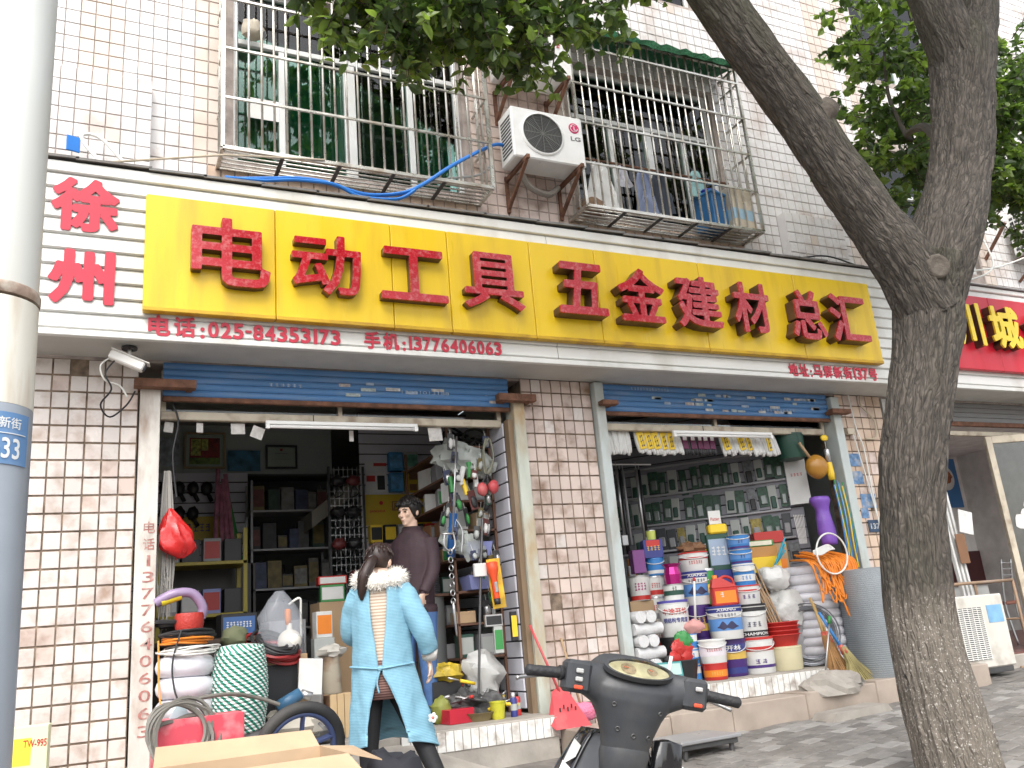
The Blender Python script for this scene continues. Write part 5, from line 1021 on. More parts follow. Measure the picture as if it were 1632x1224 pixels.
# long tools hanging at the dark left side of the paint shop
for i in range(11):
    x = 4.08 + .075 * i; y = .75 + .06 * (i % 3); L_ = random.uniform(.6, 1.05); mat = (NAVY, BLKP, TIN, NAVY, GREYP, DGRN, TIN, BLKP, GREYP, TIN, BLKP)[i]
    o = thing('long_tool', 'long handled tool hanging in the dark left of the paint shop, %s from the left' % (ords + ['eleventh'])[i], 'tool', (x, y, 2.55), group='long tools hanging at the left of the paint shop'); MB().tube([(0, 0, 0), (0, 0, -L_)], .013, 8).build('shaft', mat, o, True); MB().bbox((-.035, -.012, -L_ - .1), (.035, .012, -L_), .006).build('head', (TIN, GREYP, BLKP)[i % 3], o); MB().tube([(0, 0, 0), (0, .0, .06)], .005, 5).build('hook', TIN, o)
solo(MB().tube([(0, 0, 0), (.95, 0, 0)], .01, 6), 'hanging_rail', 'rail carrying the long tools in the paint shop', 'rail', TIN, (4.02, .8, 2.6))
# shelf with dim goods at the left and back
sf = thing('shelf_rack', 'dim shelf rack at the left inside the paint shop', 'shelf', (4.05, .55, F)); q = MB()
for z in (.45, .95): MB().bbox((0, 0, z), (.28, .9, z + .02), .003).build('shelf_board', SH, sf)
for x, y in ((.0, .0), (.26, 0), (0, .88), (.26, .88)): MB().box((x, y, 0), (x + .02, y + .02, 1.3)).build('post', SH, sf)
for i in range(10):
    lev, k = divmod(i, 5); cbox('small %s carton on the dim rack, %s shelf, %s from the front' % (('dark', 'green', 'brown', 'red', 'grey')[k], ('lower', 'upper')[lev], ords[k]), 4.19, .63 + k * .17, F + (.471, .971)[lev], .2, .13, random.uniform(.14, .3), (BLKP, DGRN, CARD, REDP, GREYP)[k], group='cartons on the dim paint shop rack')
# ---------------------------------------------------------------- platform scale outside
ps = thing('platform_scale', 'low steel platform scale on the pavement behind the motor scooter', 'scale', (3.78, -.98, pz(3.78, -.98)), .05)
MB().bbox((-.26, -.2, .09), (.26, .2, .115), .006).build('platform', C('scale_top', (.42, .42, .43), .35, metal=.6, dirt=(.25, .24, .22), damt=.5), ps); MB().bbox((-.24, -.18, .055), (.24, .18, .089), .004).build('frame', DARKGR, ps)
for x in (-.2, .2):
    for y in (-.15, .15): MB().lathe([(.016, 0), (.018, .055)], 10, (x, y, 0)).build('foot', DARKGR, ps)
# red dustpan and broom by the tiled pillar
rb = thing('dustpan', 'red long handled dustpan leaning on the tiled pillar', 'dustpan', (3.16, -.28, .42)); rb.scale = (.92, .92, .92); RPL = C('red_plastic', (.52, .07, .08), .45, dirt=(.5, .2, .18), damt=.5, dscale=9)
rp_ = MB().add([(-.15, -.14, .0), (.17, -.14, .0), (.09, .06, .27), (-.05, .06, .27), (-.16, -.03, .05), (.18, -.03, .05), (.02, .09, .30)], [(0, 1, 2, 3), (0, 3, 4), (1, 5, 2), (4, 3, 6), (3, 2, 6), (2, 5, 6)]); rp_.build('pan', RPL, rb)
for k in range(5): MB().box((-.06 + .035 * k, -.062, .12 + .02 * (k % 2)), (-.05 + .035 * k, -.058, .15 + .02 * (k % 2))).build('slot', BLKP, rb, rot=None)
MB().tube([(.02, .06, .25), (-.13, .2, .8)], .011, 8).build('handle', RPL, rb, True)
pk_ = thing('broom', 'pink broom standing behind the red dustpan', 'broom', (3.42, -.12, .42)); MB().blob((0, 0, .07), (.12, .05, .07), 5, amp=.2).build('bristles', C('pink_bristle', (.75, .2, .32), .6, bump=.6, bscale=60), pk_, True); MB().tube([(-.02, 0, .12), (-.08, .1, .62)], .010, 8).build('handle', CARD, pk_, True)
# ================================================================ left shop goods
G = .5165
ws = thing('cable_stack', 'stack of white wrapped cable coils in the left doorway', 'cable', (.57, -.1, .502)); WR = C('wrap_white', (.66, .66, .70), .35, bump=.5, bscale=9, dirt=(.4, .38, .36), damt=.5, dscale=6)
for k in range(5):
    m = MB()
    for i in range(36):
        a = 2 * PI * i / 36
        for j in range(12):
            b = 2 * PI * j / 12; rr = .125 + .058 * math.cos(b) * (1 + .06 * mn.noise(Vector((i * .6, j, k)))); m.v.append((rr * math.cos(a), rr * math.sin(a), .066 * math.sin(b) * (1 + .08 * mn.noise(Vector((i * .5, j * .4, k + 5))))))
    m.f = [(i * 12 + j, ((i + 1) % 36) * 12 + j, ((i + 1) % 36) * 12 + (j + 1) % 12, i * 12 + (j + 1) % 12) for i in range(36) for j in range(12)]
    m.build('coil', WR, ws, True, (random.uniform(-.012, .012), random.uniform(-.01, .01), .067 + .128 * k), (random.uniform(-.03, .03), random.uniform(-.03, .03), k))
coil('loose white wires around the top of the wrapped coils', .58, -.12, 1.17, .155, .02, 9, WCAB, .005, seed=3, jit=.03, flat=2.0)
coil('orange wire coil on the white cable stack', .57, -.1, 1.245, .14, .025, 7, C('wire_orange', (.8, .25, .03)), .006, seed=5, jit=.03); coil('black wire coil above the orange coil', .58, -.08, 1.275, .15, .03, 9, CAB, .008, seed=6, jit=.03)
coil('black hose coil behind the red spool', .52, -.0, 1.36, .12, .02, 6, CAB, .014, seed=8); solo(MB().lathe([(.085, 0), (.09, .03), (.09, .08), (.085, .1)], 24), 'wire_spool', 'red wire spool on the black coils', 'spool', C('spool_red', (.4, .03, .02), .4, bump=.3, bscale=80), (.58, -.12, 1.31), smooth=True)
m = MB().tube(spline([(-.16, 0, .02), (-.06, -.02, .07), (.06, 0, .07), (.13, .02, -.02), (.12, .03, -.09)]), .032, 10); solo(m, 'taped_tube', 'purple wrapped tube bent over the black coils', 'tube', C('wrap_purple', (.3, .22, .35), .35), (.54, -.05, 1.47), smooth=True); solo(MB().tube([(0, 0, 0), (.12, -.0, .035)], .034, 12), 'tape_roll', 'yellow tape wound on the bent tube', 'tape', C('tape_yellow', (.8, .68, .05), .3), (.41, -.055, 1.50), smooth=True)
sp_ = thing('rope_spool', 'fat roll of green and white rope in the left doorway', 'rope', (.89, -.16, .502)); 
def rope_mat():
    m = bpy.data.materials.new('rope_green_white'); m.use_nodes = True; n = m.node_tree.nodes; L = m.node_tree.links; b = n['Principled BSDF']; b.inputs['Roughness'].default_value = .6
    t = n.new('ShaderNodeTexCoord'); s = n.new('ShaderNodeSeparateXYZ'); L.new(t.outputs['Object'], s.inputs[0]); at = n.new('ShaderNodeMath'); at.operation = 'ARCTAN2'; L.new(s.outputs[1], at.inputs[0]); L.new(s.outputs[0], at.inputs[1])
    a = n.new('ShaderNodeMath'); a.operation = 'MULTIPLY'; a.inputs[1].default_value = 22; L.new(at.outputs[0], a.inputs[0]); z = n.new('ShaderNodeMath'); z.operation = 'MULTIPLY'; z.inputs[1].default_value = 150; L.new(s.outputs[2], z.inputs[0]); ad = n.new('ShaderNodeMath'); L.new(a.outputs[0], ad.inputs[0]); L.new(z.outputs[0], ad.inputs[1]); si = n.new('ShaderNodeMath'); si.operation = 'SINE'; L.new(ad.outputs[0], si.inputs[0])
    r = n.new('ShaderNodeValToRGB'); r.color_ramp.elements[0].position = .42; r.color_ramp.elements[1].position = .55; r.color_ramp.elements[0].color = (.01, .2, .13, 1); r.color_ramp.elements[1].color = (.7, .74, .72, 1); mr_ = n.new('ShaderNodeMapRange'); mr_.inputs[1].default_value = -1; L.new(si.outputs[0], mr_.inputs[0]); L.new(mr_.outputs[0], r.inputs[0]); L.new(r.outputs[0], b.inputs['Base Color']); return m
RG = rope_mat(); m = MB(); tn = 24
pts = []
for k in range(tn * 24):
    t = k / (tn * 24); a = 2 * PI * k / 24; bulge = .145 + .025 * math.sin(PI * t); pts.append((bulge * math.cos(a), bulge * math.sin(a), .16 + .5 * t + .028 * math.sin(a * 1 + .6)))
m.tube(pts, .0125, 6); m.build('rope', RG, sp_, True); MB().lathe([(.13, .14), (.15, .40), (.13, .68), (.05, .69)], 24).build('core', RG, sp_, True); MB().lathe([(.12, .0), (.14, .15)], 20).build('base', GREYP, sp_)
coil('red and black jump cable coil behind the green rope', 1.15, .12, 1.14, .14, .03, 6, C('cable_red', (.3, .02, .02)), .012, seed=11, jit=.05, rot=(.5, .2, 0)); coil('black cable coil over the red cable coil', 1.17, .10, 1.18, .13, .03, 6, CAB, .012, seed=12, jit=.05, rot=(.5, .3, 0))
cbox('dark crate under the jump cable coils', 1.15, .18, G, .3, .24, .52, BLKP, .1)
solo(MB().blob((0, 0, 0), (.09, .07, .075), 14), 'tarp_bundle', 'olive tarp bundle behind the green rope', 'bundle', C('olive', (.12, .13, .07), .8), (.89, .1, 1.24), smooth=True); cbox('black carton with blue print on the counter behind the coils', .98, .62, 1.25, .26, .16, .17, BLKP, .1, face=C('bluep', (.05, .12, .3)), txt='#8', tm=WHT)
cb_ = thing('counter', 'dark counter inside the left shop', 'counter', (.75, .75, G)); MB().bbox((-.5, -.25, .70), (.62, .3, .735), .005).build('top', C('dark_wood', (.07, .045, .03)), cb_); MB().bbox((-.46, -.2, 0), (.58, .27, .70), .005).build('body', C('dark_body', (.05, .045, .04)), cb_)
# globe lamp in a clear bag
lb = thing('lamp_in_bag', 'white globe lamp inside a clear plastic bag', 'lamp', (1.22, .2, 1.1)); MB().lathe([(.001, 0)] + [(.085 * math.sin(t), .085 - .085 * math.cos(t)) for t in [PI * k / 12 for k in range(1, 12)]] + [(.02, .17), (.02, .21)], 20, (.06, -.02, .0), cap=False).build('globe', C('globe', (.78, .74, .66), .25), lb, True); MB().lathe([(.018, .2), (.022, .24), (.022, .3), (.015, .31)], 12, (.05, -.02, 0)).build('socket', ORGP, lb, True); MB().tube(spline([(.06, 0, .34), (.14, 0, .38), (.15, .02, .28), (.15, .02, .1)]), .009, 6).build('arm', WCAB, lb, True)
m = MB(); 
for i in range(9):
    t = i / 8; rr = (.16, .165, .16, .155, .15, .14, .12, .09, .03)[i]
    for j in range(18): a = 2 * PI * j / 18; k = 1 + .3 * mn.noise(Vector((math.cos(a) * 3, math.sin(a) * 3, t * 4))); m.v.append((rr * k * math.cos(a), rr * .6 * k * math.sin(a), -.03 + .47 * t))
m.f = [(i * 18 + j, i * 18 + (j + 1) % 18, (i + 1) * 18 + (j + 1) % 18, (i + 1) * 18 + j) for i in range(8) for j in range(18)]; m.build('bag', film('bag_film', (.5, .53, .58), .3, .15), lb, True)
cbox('tall carton carrying the bagged lamp', 1.24, .24, G, .3, .22, .58, CARD, .05); cbox('white cardboard sheet leaning below the bagged lamp', 1.38, .02, .82, .17, .015, .24, WHT, .15, 'card_sheet', 'sheet', rot=(-.1, .1, .15))
# red box, hose, wheel, cartons at the front
cbox('pinkish red plastic box at the foot of the cable stack', .6, -.5, .45, .5, .22, .345, C('pinkred', (.6, .07, .1), .4, dirt=(.7, .5, .5), damt=.5, dscale=8), .04, 'plastic_box')
solo(MB().prism([(-.06, 0), (.06, 0), (.02, .07), (0, .11), (-.02, .07)], 0, .02), 'foam_piece', 'pale blue wedge standing on the red plastic box', 'foam', C('paleblue', (.5, .65, .7)), (.5, -.52, .796))
coil('thick grey rubber hose coiled over the red plastic box', .50, -.66, .72, .17, .05, 6, C('hose_grey', (.16, .15, .13), .6), .0125, 'hose_coil', 'hose', (1.25, .15, .2), .06, 17)
solo(MB().tube(spline([(.4, -.62, .88), (.75, -.5, .90), (.95, -.4, .86), (1.1, -.38, .80)]), .0125, 8), 'hose', 'grey hose end stretching right over the red box', 'hose', C('hose_grey', (.16, .15, .13)), smooth=True)
wl = thing('cart_wheel', 'black handcart wheel with blue rim behind the cardboard box', 'wheel', (1.15, -.62, .28), 0); wl.rotation_euler = (.28, 0, .12)
q = MB().torus((0, 0, .285), .245, .036, 40, 10, 'y'); q.build('tyre', C('rubber', (.025, .025, .027), .7, dirt=(.2, .18, .15), damt=.3), wl, True); MB().torus((0, 0, .285), .208, .02, 40, 8, 'y', 1.4).build('rim', C('rim_blue', (.05, .07, .16), .5), wl, True); 
for k in range(5): a = 2 * PI * k / 5 + .3; MB().beam((0, 0, .285), (.2 * math.cos(a), 0, .285 + .2 * math.sin(a)), .05, .012).build('spoke', C('rim_blue', (.05, .07, .16)), wl)
MB().lathe([(.05, -.05), (.05, .05)], 16).build('hub', GREYP, wl, True, (0, 0, .285), (PI / 2, 0, 0))
ct = thing('cardboard_box', 'large open cardboard box on the pavement at the bottom', 'box', (.72, -1.85, pz(.72, -1.85)), .03); CB = C('cardboard', (.50, .36, .23), .85, dirt=(.42, .29, .18), damt=.4, var=.08); hh = .545
for nm_, lo, hi in (('front_panel', (-.42, -.25, 0), (.36, -.244, hh)), ('back_panel', (-.42, .244, 0), (.36, .25, hh)), ('left_panel', (-.426, -.25, 0), (-.42, .25, hh)), ('right_panel', (.36, -.25, 0), (.366, .25, hh)), ('bottom_panel', (-.42, -.244, 0), (.36, .244, .006))): MB().box(lo, hi).build(nm_, CB, ct)
MB().add([(-.42, .25, hh), (.36, .25, hh), (.35, .38, hh + .07), (-.40, .38, hh + .08), (-.42, .256, hh), (.36, .256, hh), (.35, .384, hh + .066), (-.40, .384, hh + .076)], [(0, 1, 2, 3), (7, 6, 5, 4), (0, 4, 5, 1), (1, 5, 6, 2), (2, 6, 7, 3), (3, 7, 4, 0)]).build('flap', CB, ct); MB().add([(.366, -.24, hh), (.366, .24, hh), (.53, .24, hh - .02), (.53, -.22, hh - .05), (.366, -.24, hh - .006), (.366, .24, hh - .006), (.53, .24, hh - .026), (.53, -.22, hh - .056)], [(0, 1, 2, 3), (7, 6, 5, 4), (0, 4, 5, 1), (1, 5, 6, 2), (2, 6, 7, 3), (3, 7, 4, 0)]).build('flap', CB, ct); MB().add([(-.42, -.25, hh), (.36, -.25, hh), (.38, -.40, hh - .06), (-.40, -.42, hh - .10), (-.42, -.256, hh), (.36, -.256, hh), (.38, -.406, hh - .06), (-.40, -.426, hh - .10)], [(3, 2, 1, 0), (4, 5, 6, 7), (0, 1, 5, 4), (1, 2, 6, 5), (2, 3, 7, 6), (3, 0, 4, 7)]).build('flap', CB, ct)
solo(MB().blob((0, 0, 0), (.2, .16, .27), 44, 20, 12, .2, flat=.9), 'black_sack', 'black sack right of the open cardboard box', 'sack', C('black_cloth', (.015, .016, .022), .8), (1.42, -1.72, .33), smooth=True)
y9 = cbox('pale yellow carton printed TW-995 behind the lamp post', -.28, -.42, .44, .2, .17, .40, C('carton_lime', (.66, .72, .45), .5), -.05, 'printed_carton', 'box'); fit_text('TW-995', -.02, .095, .29, .33, -.0875, .02, .001).build('lettering', REDP, y9); MB().box((-.1, -.0865, .2), (.02, -.0855, .34)).build('printed_face', C('lemon', (.75, .72, .05)), y9); MB().box((-.03, -.0865, .04), (.09, -.0855, .14)).build('printed_face', WHT, y9); MB().tube(spline([(0, -.087, .06), (.03, -.087, .1), (.06, -.087, .08), (.08, -.087, .12)]), .006, 5).build('printed_swirl', BLKP, y9)
cbox('plain brown carton under the printed TW-995 carton', -.28, -.42, pz(-.28, -.42) - .005, .26, .22, .44 - pz(-.28, -.42) + .004, CARD, 0)
# left edge of the opening: wire rope bundle, red bag
m = MB(); rd = random.Random(3)
for k in range(46):
    x, y = rd.uniform(-.035, .05), rd.uniform(-.04, .04); m.tube(spline([(x * .5, y * .5, 1.1), (x, y, .8), (x + rd.uniform(-.02, .02), y, .45), (x * .8 + rd.uniform(-.02, .02), y, rd.uniform(0, .35))], 4), .004, 4)
solo(m, 'wire_rope_bundle', 'bundle of thin steel chains hanging inside the left channel', 'chain', C('chain_steel', (.38, .36, .33), .5, metal=.6), (.44, .14, 1.3))
rbg = MB(); 
for i in range(23):
    t = i / 22; e_ = t * 11; q_ = (.01, .03, .05, .06, .075, .09, .1, .105, .105, .095, .07, .02, .02); rr = q_[int(e_)] + (q_[int(e_) + 1] - q_[int(e_)]) * (e_ % 1)
    for j in range(36): a = 2 * PI * j / 36; k = 1 + .45 * mn.noise(Vector((math.cos(a) * 2.6, math.sin(a) * 2.6, t * 3))); rbg.v.append((rr * k * math.cos(a) + .07 * t, rr * .6 * k * math.sin(a), .34 * (1 - t)))
rbg.f = [(i * 36 + j, i * 36 + (j + 1) % 36, (i + 1) * 36 + (j + 1) % 36, (i + 1) * 36 + j) for i in range(22) for j in range(36)]; solo(rbg, 'plastic_bag', 'red plastic bag hanging on the left channel', 'bag', C('bag_red', (.5, .02, .02), .25, bump=.5, bscale=10), (.46, .02, 1.78), smooth=True)
solo(MB().tube(spline([(.42, .06, 2.95), (.5, .05, 2.75), (.47, .05, 2.5), (.5, .05, 2.2)]), .007, 6), 'cable', 'black cable dangling inside the left channel', 'cable', CAB, smooth=True)
solo(MB().tube([(.42, -.33, .70), (.40, -.2, 1.0), (.395, -.15, 1.25)], .006, 6), 'cable', 'orange cable running down the left channel', 'cable', C('wire_orange', (.8, .25, .03)))
solo(MB().tube(spline([(.52, -.27, 1.3), (.47, -.28, 1.1), (.5, -.3, .9), (.58, -.33, .82)]), .006, 6), 'cable', 'black cable hanging over the white cable stack', 'cable', CAB, smooth=True)
# pictures and papers
def picture(label, x, z, w_, h_, frame, mat, art, y=2.935, name='framed_picture'):
    o = thing(name, label, 'picture', (x, y, z)); q = MB()
    for lo, hi in (((0, -.02, 0), (w_, .01, .02)), ((0, -.02, h_ - .02), (w_, .01, h_)), ((0, -.0195, .02), (.02, .0095, h_ - .02)), ((w_ - .02, -.0195, .02), (w_, .0095, h_ - .02))): q.box(lo, hi)
    q.build('frame', frame, o); MB().box((.02, .0, .02), (w_ - .02, .005, h_ - .02)).build('mount', mat, o)
    for a, b, c, d, m in art: MB().box((a * w_, -.0025 - .0004 * art.index((a, b, c, d, m)), b * h_), (c * w_, -.0005, d * h_)).build('print', m, o)
    MB().box((.02, -.012, .02), (w_ - .02, -.009, h_ - .02)).build('glass', GLASSC, o); return o
o = picture('gold framed colourful picture on the back wall', .79, 2.99, .4, .38, C('frame_gold', (.3, .22, .12)), C('mount', (.55, .58, .52)), [(.13, .12, .87, .85, C('art_red', (.4, .03, .03), .5, scale=20, var=.5)), (.14, .12, .86, .3, C('art_green', (.22, .3, .05), .5, scale=25, var=.5)), (.16, .36, .4, .82, C('art_yellow', (.55, .5, .12), .5, scale=30, var=.7)), (.42, .5, .58, .82, C('art_yellow', (.55, .5, .12)))])
picture('black framed certificate on the back wall', 1.60, 2.99, .33, .255, BLKP, C('cert', (.55, .56, .5)), [(.46, .76, .54, .86, REDP), (.3, .64, .7, .67, GREYP), (.2, .4, .8, .42, C('line', (.4, .4, .38)))])
solo(MB().box((0, 0, 0), (.33, .004, .22)), 'wall_poster', 'blue poster between the two framed pictures', 'poster', C('poster_blue', (.04, .16, .26), .4, scale=12, var=.6), (1.22, 2.955, 2.97)); solo(MB().box((0, 0, 0), (.22, .004, .3)), 'wall_poster', 'pale poster left of the gold framed picture', 'poster', C('poster_pale', (.34, .38, .42), .5, scale=14, var=.5), (.52, 2.955, 3.02))
PAP = C('paper', (.6, .58, .55), .8, scale=30, var=.15)
for i, (x, z, w_, h_, t) in enumerate(((.41, 2.67, .06, .075, .1), (.63, 2.67, .045, .07, 0), (.87, 2.66, .1, .08, -.05), (1.0, 2.65, .09, .09, .35), (1.745, 2.62, .034, .085, 0), (2.40, 2.63, .12, .11, -.1))):
    solo(MB().box((0, 0, 0), (w_, .003, h_)), 'paper_note', '%s paper note hanging under the left transom, counting from the left' % ords[i], 'paper', PAP, (x, .12, z + .01), rot=(0, t, .1), group='paper notes under the transom')
# left slat wall: hanging tools, rods, banner, rack
for i in range(7):
    x = .62 + (i % 4) * .13; z = 2.78 - (i // 4) * .25; o = thing('power_tool', 'black power tool hanging on the left slat wall, %s of the group' % ords[i], 'tool', (x, 2.93, z), group='black tools on the left slat wall'); MB().blob((0, -.03, 0), (.055, .035, .07), 50 + i).build('body', BLKP, o, True); MB().tube([(0, -.03, -.03), (.05, -.03, -.13)], .02, 8).build('handle', BLKP, o, True); MB().tube([(0, -.03, .05), (0, .03, .09)], .004, 5).build('hook', TIN, o)
for i, (x, h_, m) in enumerate(((1.02, .95, PINK), (1.09, .8, C('mauve', (.35, .12, .2))), (1.15, .85, C('mauve', (.35, .12, .2))), (1.21, .9, C('mauve', (.35, .12, .2))), (1.27, .7, GRNP))): 
    solo(MB().tube([(0, 0, 0), (-.04 * (i - 1), .12, h_)], .022, 8), 'wrapped_rod', '%s wrapped rod standing before the left slat wall' % ords[i], 'rod', C('rodpink', (.42, .17, .24), .4, scale=14, var=.35) if i < 4 else GRNP, (x + .03, 2.55, 1.98), group='wrapped rods before the left slat wall')
cbox('cabinet under the wrapped rods', 1.0, 2.7, G, .85, .4, 1.46, C('dark_body', (.05, .045, .04)), 0, 'cabinet', 'cabinet')
yb2 = thing('banner', 'yellow banner with dark lettering on the left slat wall', 'banner', (.64, 2.925, 2.26)); MB().box((0, 0, 0), (.5, .006, .24)).build('sheet', C('banner_yellow', (.5, .36, .02), .5), yb2); fit_text('#5', .12, .42, .09, .17, -.003, .02, .002).build('lettering', PURP, yb2)
yr = thing('shelf_rack', 'yellow steel rack at the left inside the shop', 'shelf', (.5, 1.9, G)); YR = C('rack_yellow', (.42, .33, .03))
for x in (0, .72):
    for y in (0, .4): MB().box((x, y, 0), (x + .035, y + .035, 1.72)).build('post', YR, yr)
for z in (.5, .95, 1.4): MB().bbox((0, 0, z), (.755, .435, z + .03), .003).build('shelf_board', YR, yr)
for i in range(12):
    lev, k = divmod(i, 4); cbox('small boxed part on the yellow rack, %s shelf, %s from the left' % (('lower', 'middle', 'upper')[lev], ords[k]), .6 + .18 * k, 2.06, G + (.531, .981, 1.431)[lev], .15, .2, random.uniform(.14, .26), random.choice((GREYP, BLKP, CARD, C('pk_white', (.5, .52, .5)), LILAC)), group='boxes on the yellow rack', face=random.choice((WHT, REDP, BLKP, None)))
# middle of the shop: crates, drum, boxes
wc = thing('wooden_crate', 'small wooden slat crate behind the woman', 'crate', (1.62, .12, G)); 
for k in range(4): MB().bbox((-.1 + .05 * k, -.1, .0), (-.1 + .05 * k + .046, -.085, .29), .002).build('slat', C('pale_wood', (.5, .36, .2), .7), wc)
MB().box((-.1, -.084, 0), (.1, .1, .28)).build('inside', BROWN, wc)
solo(MB().lathe([(.07, 0), (.075, .02), (.062, .24), (.066, .26), (.05, .262)], 18), 'metal_can', 'rusty white metal can above the wooden crate', 'can', C('rusty_can', (.4, .36, .28), .6, dirt=(.2, .1, .05), damt=.8, dscale=8), (1.6, .3, .80), smooth=True); cbox('brown carton under the rusty can', 1.6, .34, G, .26, .2, .282, CARD, 0); solo(MB().blob((0, 0, 0), (.1, .08, .05), 61, amp=.35), 'rag', 'crumpled grey rag on the rusty can', 'rag', C('ragw', (.42, .4, .36), .9), (1.6, .3, 1.09), smooth=True)
gr = thing('grinder', 'blue hand grinder on a cloth behind the wheel', 'tool', (1.25, -.02, .74)); MB().tube([(-.1, 0, .02), (.06, 0, .1)], [.045, .04], 12).build('motor', C('tool_blue', (.05, .14, .25)), gr, True); MB().tube([(.06, 0, .1), (.13, -.02, .07)], .03, 10).build('head', TIN, gr, True); solo(MB().blob((0, 0, 0), (.22, .15, .12), 66, amp=.25, flat=.9), 'dust_cloth', 'pale dust cloth draped on goods behind the wheel', 'cloth', C('cloth_tan', (.45, .42, .36), .9), (1.28, .06, .63), smooth=True)
for i, (lab, x, y, z, w_, d_, h_, m, fc) in enumerate((('green carton stacked on the middle counter', 1.84, 1.2, 1.49, .2, .16, .14, GRNP, WHT), ('red and white carton above the green carton', 1.84, 1.2, 1.632, .24, .16, .07, REDP, WHT), ('brown carton under the green carton', 1.84, 1.2, G, .3, .26, .97, CARD, None), ('white boxed lamp with orange print mid shop', 1.66, .8, 1.2, .13, .1, .2, WHT, ORGP), ('pale boxed part below the orange print box', 1.66, .8, .95, .16, .12, .249, C('pk_white', (.5, .52, .5)), None), ('dark carton under the pale boxed part', 1.66, .82, G, .22, .2, .432, BLKP, None),
     ('grey machine box left of the green carton', 1.45, 1.3, G, .3, .3, .85, GREYP, BLKP), ('dark tool case on the grey machine box', 1.45, 1.3, 1.368, .26, .2, .15, BLKP, None), ('dark cabinet at the back of the hall', 1.7, 4.5, G, .7, .4, 1.6, C('dark_body', (.05, .045, .04)), None), ('red parts bin left of the grey machine', 1.2, 1.1, G, .2, .2, .72, REDP, None))): cbox(lab, x, y, z, w_, d_, h_, m, random.uniform(-.15, .15), face=fc)
cbox('small carton pile by the ramp edge, lowest', 1.42, .25, G, .22, .16, .2, CARD, .2); cbox('small carton pile by the ramp edge, upper', 1.43, .24, G + .201, .16, .12, .12, GREYP, -.1, face=WHT); solo(MB().blob((0, 0, 0), (.13, .08, .07), 71, amp=.4, flat=.6), 'parts_heap', 'heap of small dark parts beside the wooden crate', 'parts', DARKGR, (1.42, .0, G + .045), smooth=True)
# grid rack with tools
gk = thing('grid_rack', 'black wire grid rack with hanging tools mid shop', 'rack', (2.02, 1.9, 1.3)); q = MB()
for k in range(8): q.tube([(.045 * k, 0, 0), (.045 * k, 0, 1.5)], .003, 4)
for k in range(22): q.tube([(0, 0, .07 * k), (.315, 0, .07 * k)], .003, 4)
q.build('grid', TIN, gk); MB().box((-.02, -.01, -.78), (.0, .01, 1.5)).build('post', BLKP, gk); MB().box((.32, -.01, -.78), (.34, .01, 1.5)).build('post', BLKP, gk)
for i in range(8):
    x = 2.08 + (i % 2) * .15; z = 2.65 - (i // 2) * .3; o = thing('power_tool', 'dark corded tool on the grid rack, %s from the top' % ords[i], 'tool', (x, 1.86, z), group='tools on the grid rack'); MB().blob((0, -.03, 0), (.065, .04, .05), 80 + i, amp=.3).build('body', (BLKP, C('maroon', (.15, .03, .03)), BLKP)[i % 3], o, True); MB().tube(spline([(0, -.03, -.04), (.05, -.04, -.12), (-.03, -.03, -.16), (0, -.03, -.05)]), .006, 5).build('cord', CAB, o, True)
# poster wall
def poster(label, x0, x1, z0, z1, m, extra=(), y=2.03, th=.006, name='wall_poster', cat='poster'):
    o = thing(name, label, cat, (x0, y, z0)); w_ = x1 - x0; h_ = z1 - z0; MB().box((0, -th, 0), (w_, 0, h_)).build('sheet', m, o)
    for a, b, c, d, mm in extra: MB().box((a * w_, -th - .002, b * h_), (c * w_, -th - .0003, d * h_)).build('print', mm, o)
    return o
poster('white panel poster with red block on the poster wall', 2.41, 2.63, 2.56, 2.88, C('pw', (.6, .6, .6)), [(.05, .36, .45, .55, REDP), (.55, .1, .9, .55, BLKP), (.4, .85, 1, .95, REDP)]); BB = C('skyblue', (.04, .22, .45), .5, scale=8, var=.4)
cbox('blue picture box on the poster wall, upper', 2.71, 1.98, 2.77, .14, .08, .19, BB, 0, face=C('skyprint', (.1, .3, .55), .5, scale=15, var=.5)); cbox('blue picture box on the poster wall, lower', 2.71, 1.98, 2.56, .14, .08, .19, BB, 0, face=C('skyprint', (.1, .3, .55)))
cbox('green and white box on the poster wall', 2.87, 1.98, 2.79, .15, .08, .17, C('pk_white', (.5, .52, .5)), 0, face=C('greenprint', (.1, .28, .2), .5, scale=15, var=.5)); poster('yellow tool poster on the poster wall', 2.81, 3.0, 2.56, 2.78, C('banner_yellow', (.5, .36, .02)), [(.3, .1, .7, .4, BROWN), (.3, .6, .75, .9, BROWN)])
bn = poster('yellow banner with brand lettering on the poster wall', 2.40, 3.08, 2.24, 2.545, C('banner_yellow', (.5, .36, .02)), (), name='banner', cat='banner'); fit_text('匠  上海', .27, .66, .14, .24, -.010, .01, .002).build('lettering', BROWN, bn); fit_text('JIANGHUA', .04, .2, .12, .15, -.010, .02, .002).build('lettering', REDP, bn); MB().lathe([(.02, 0), (.001, .003)], 14, cap=False).build('dot', REDP, bn, False, (.16, -.008, .22), (PI / 2, 0, 0))
for i in range(10):
    x = 2.42 + (i % 5) * .14; z = 2.06 - (i // 5) * .22; cbox('boxed tool under the yellow banner, %s row, %s from the left' % (('upper', 'lower')[i // 5], ords[i % 5]), x + .05, 1.96, z, .12, .1, .17, (YELP, BLKP, GREYP, BLKP, REDP)[i % 5], 0, face=(BLKP, YELP, WHT, TIN, BLKP)[i % 5], group='boxed tools under the yellow banner')
cbox('shelf cabinet under the boxed tools', 2.75, 1.88, G, .85, .3, 1.32, C('dark_body', (.05, .045, .04)), 0, 'cabinet', 'cabinet'); cbox('black speaker pair carton right of the yellow poster', 3.12, 1.98, 2.6, .2, .1, .14, BLKP, 0, face=TIN)
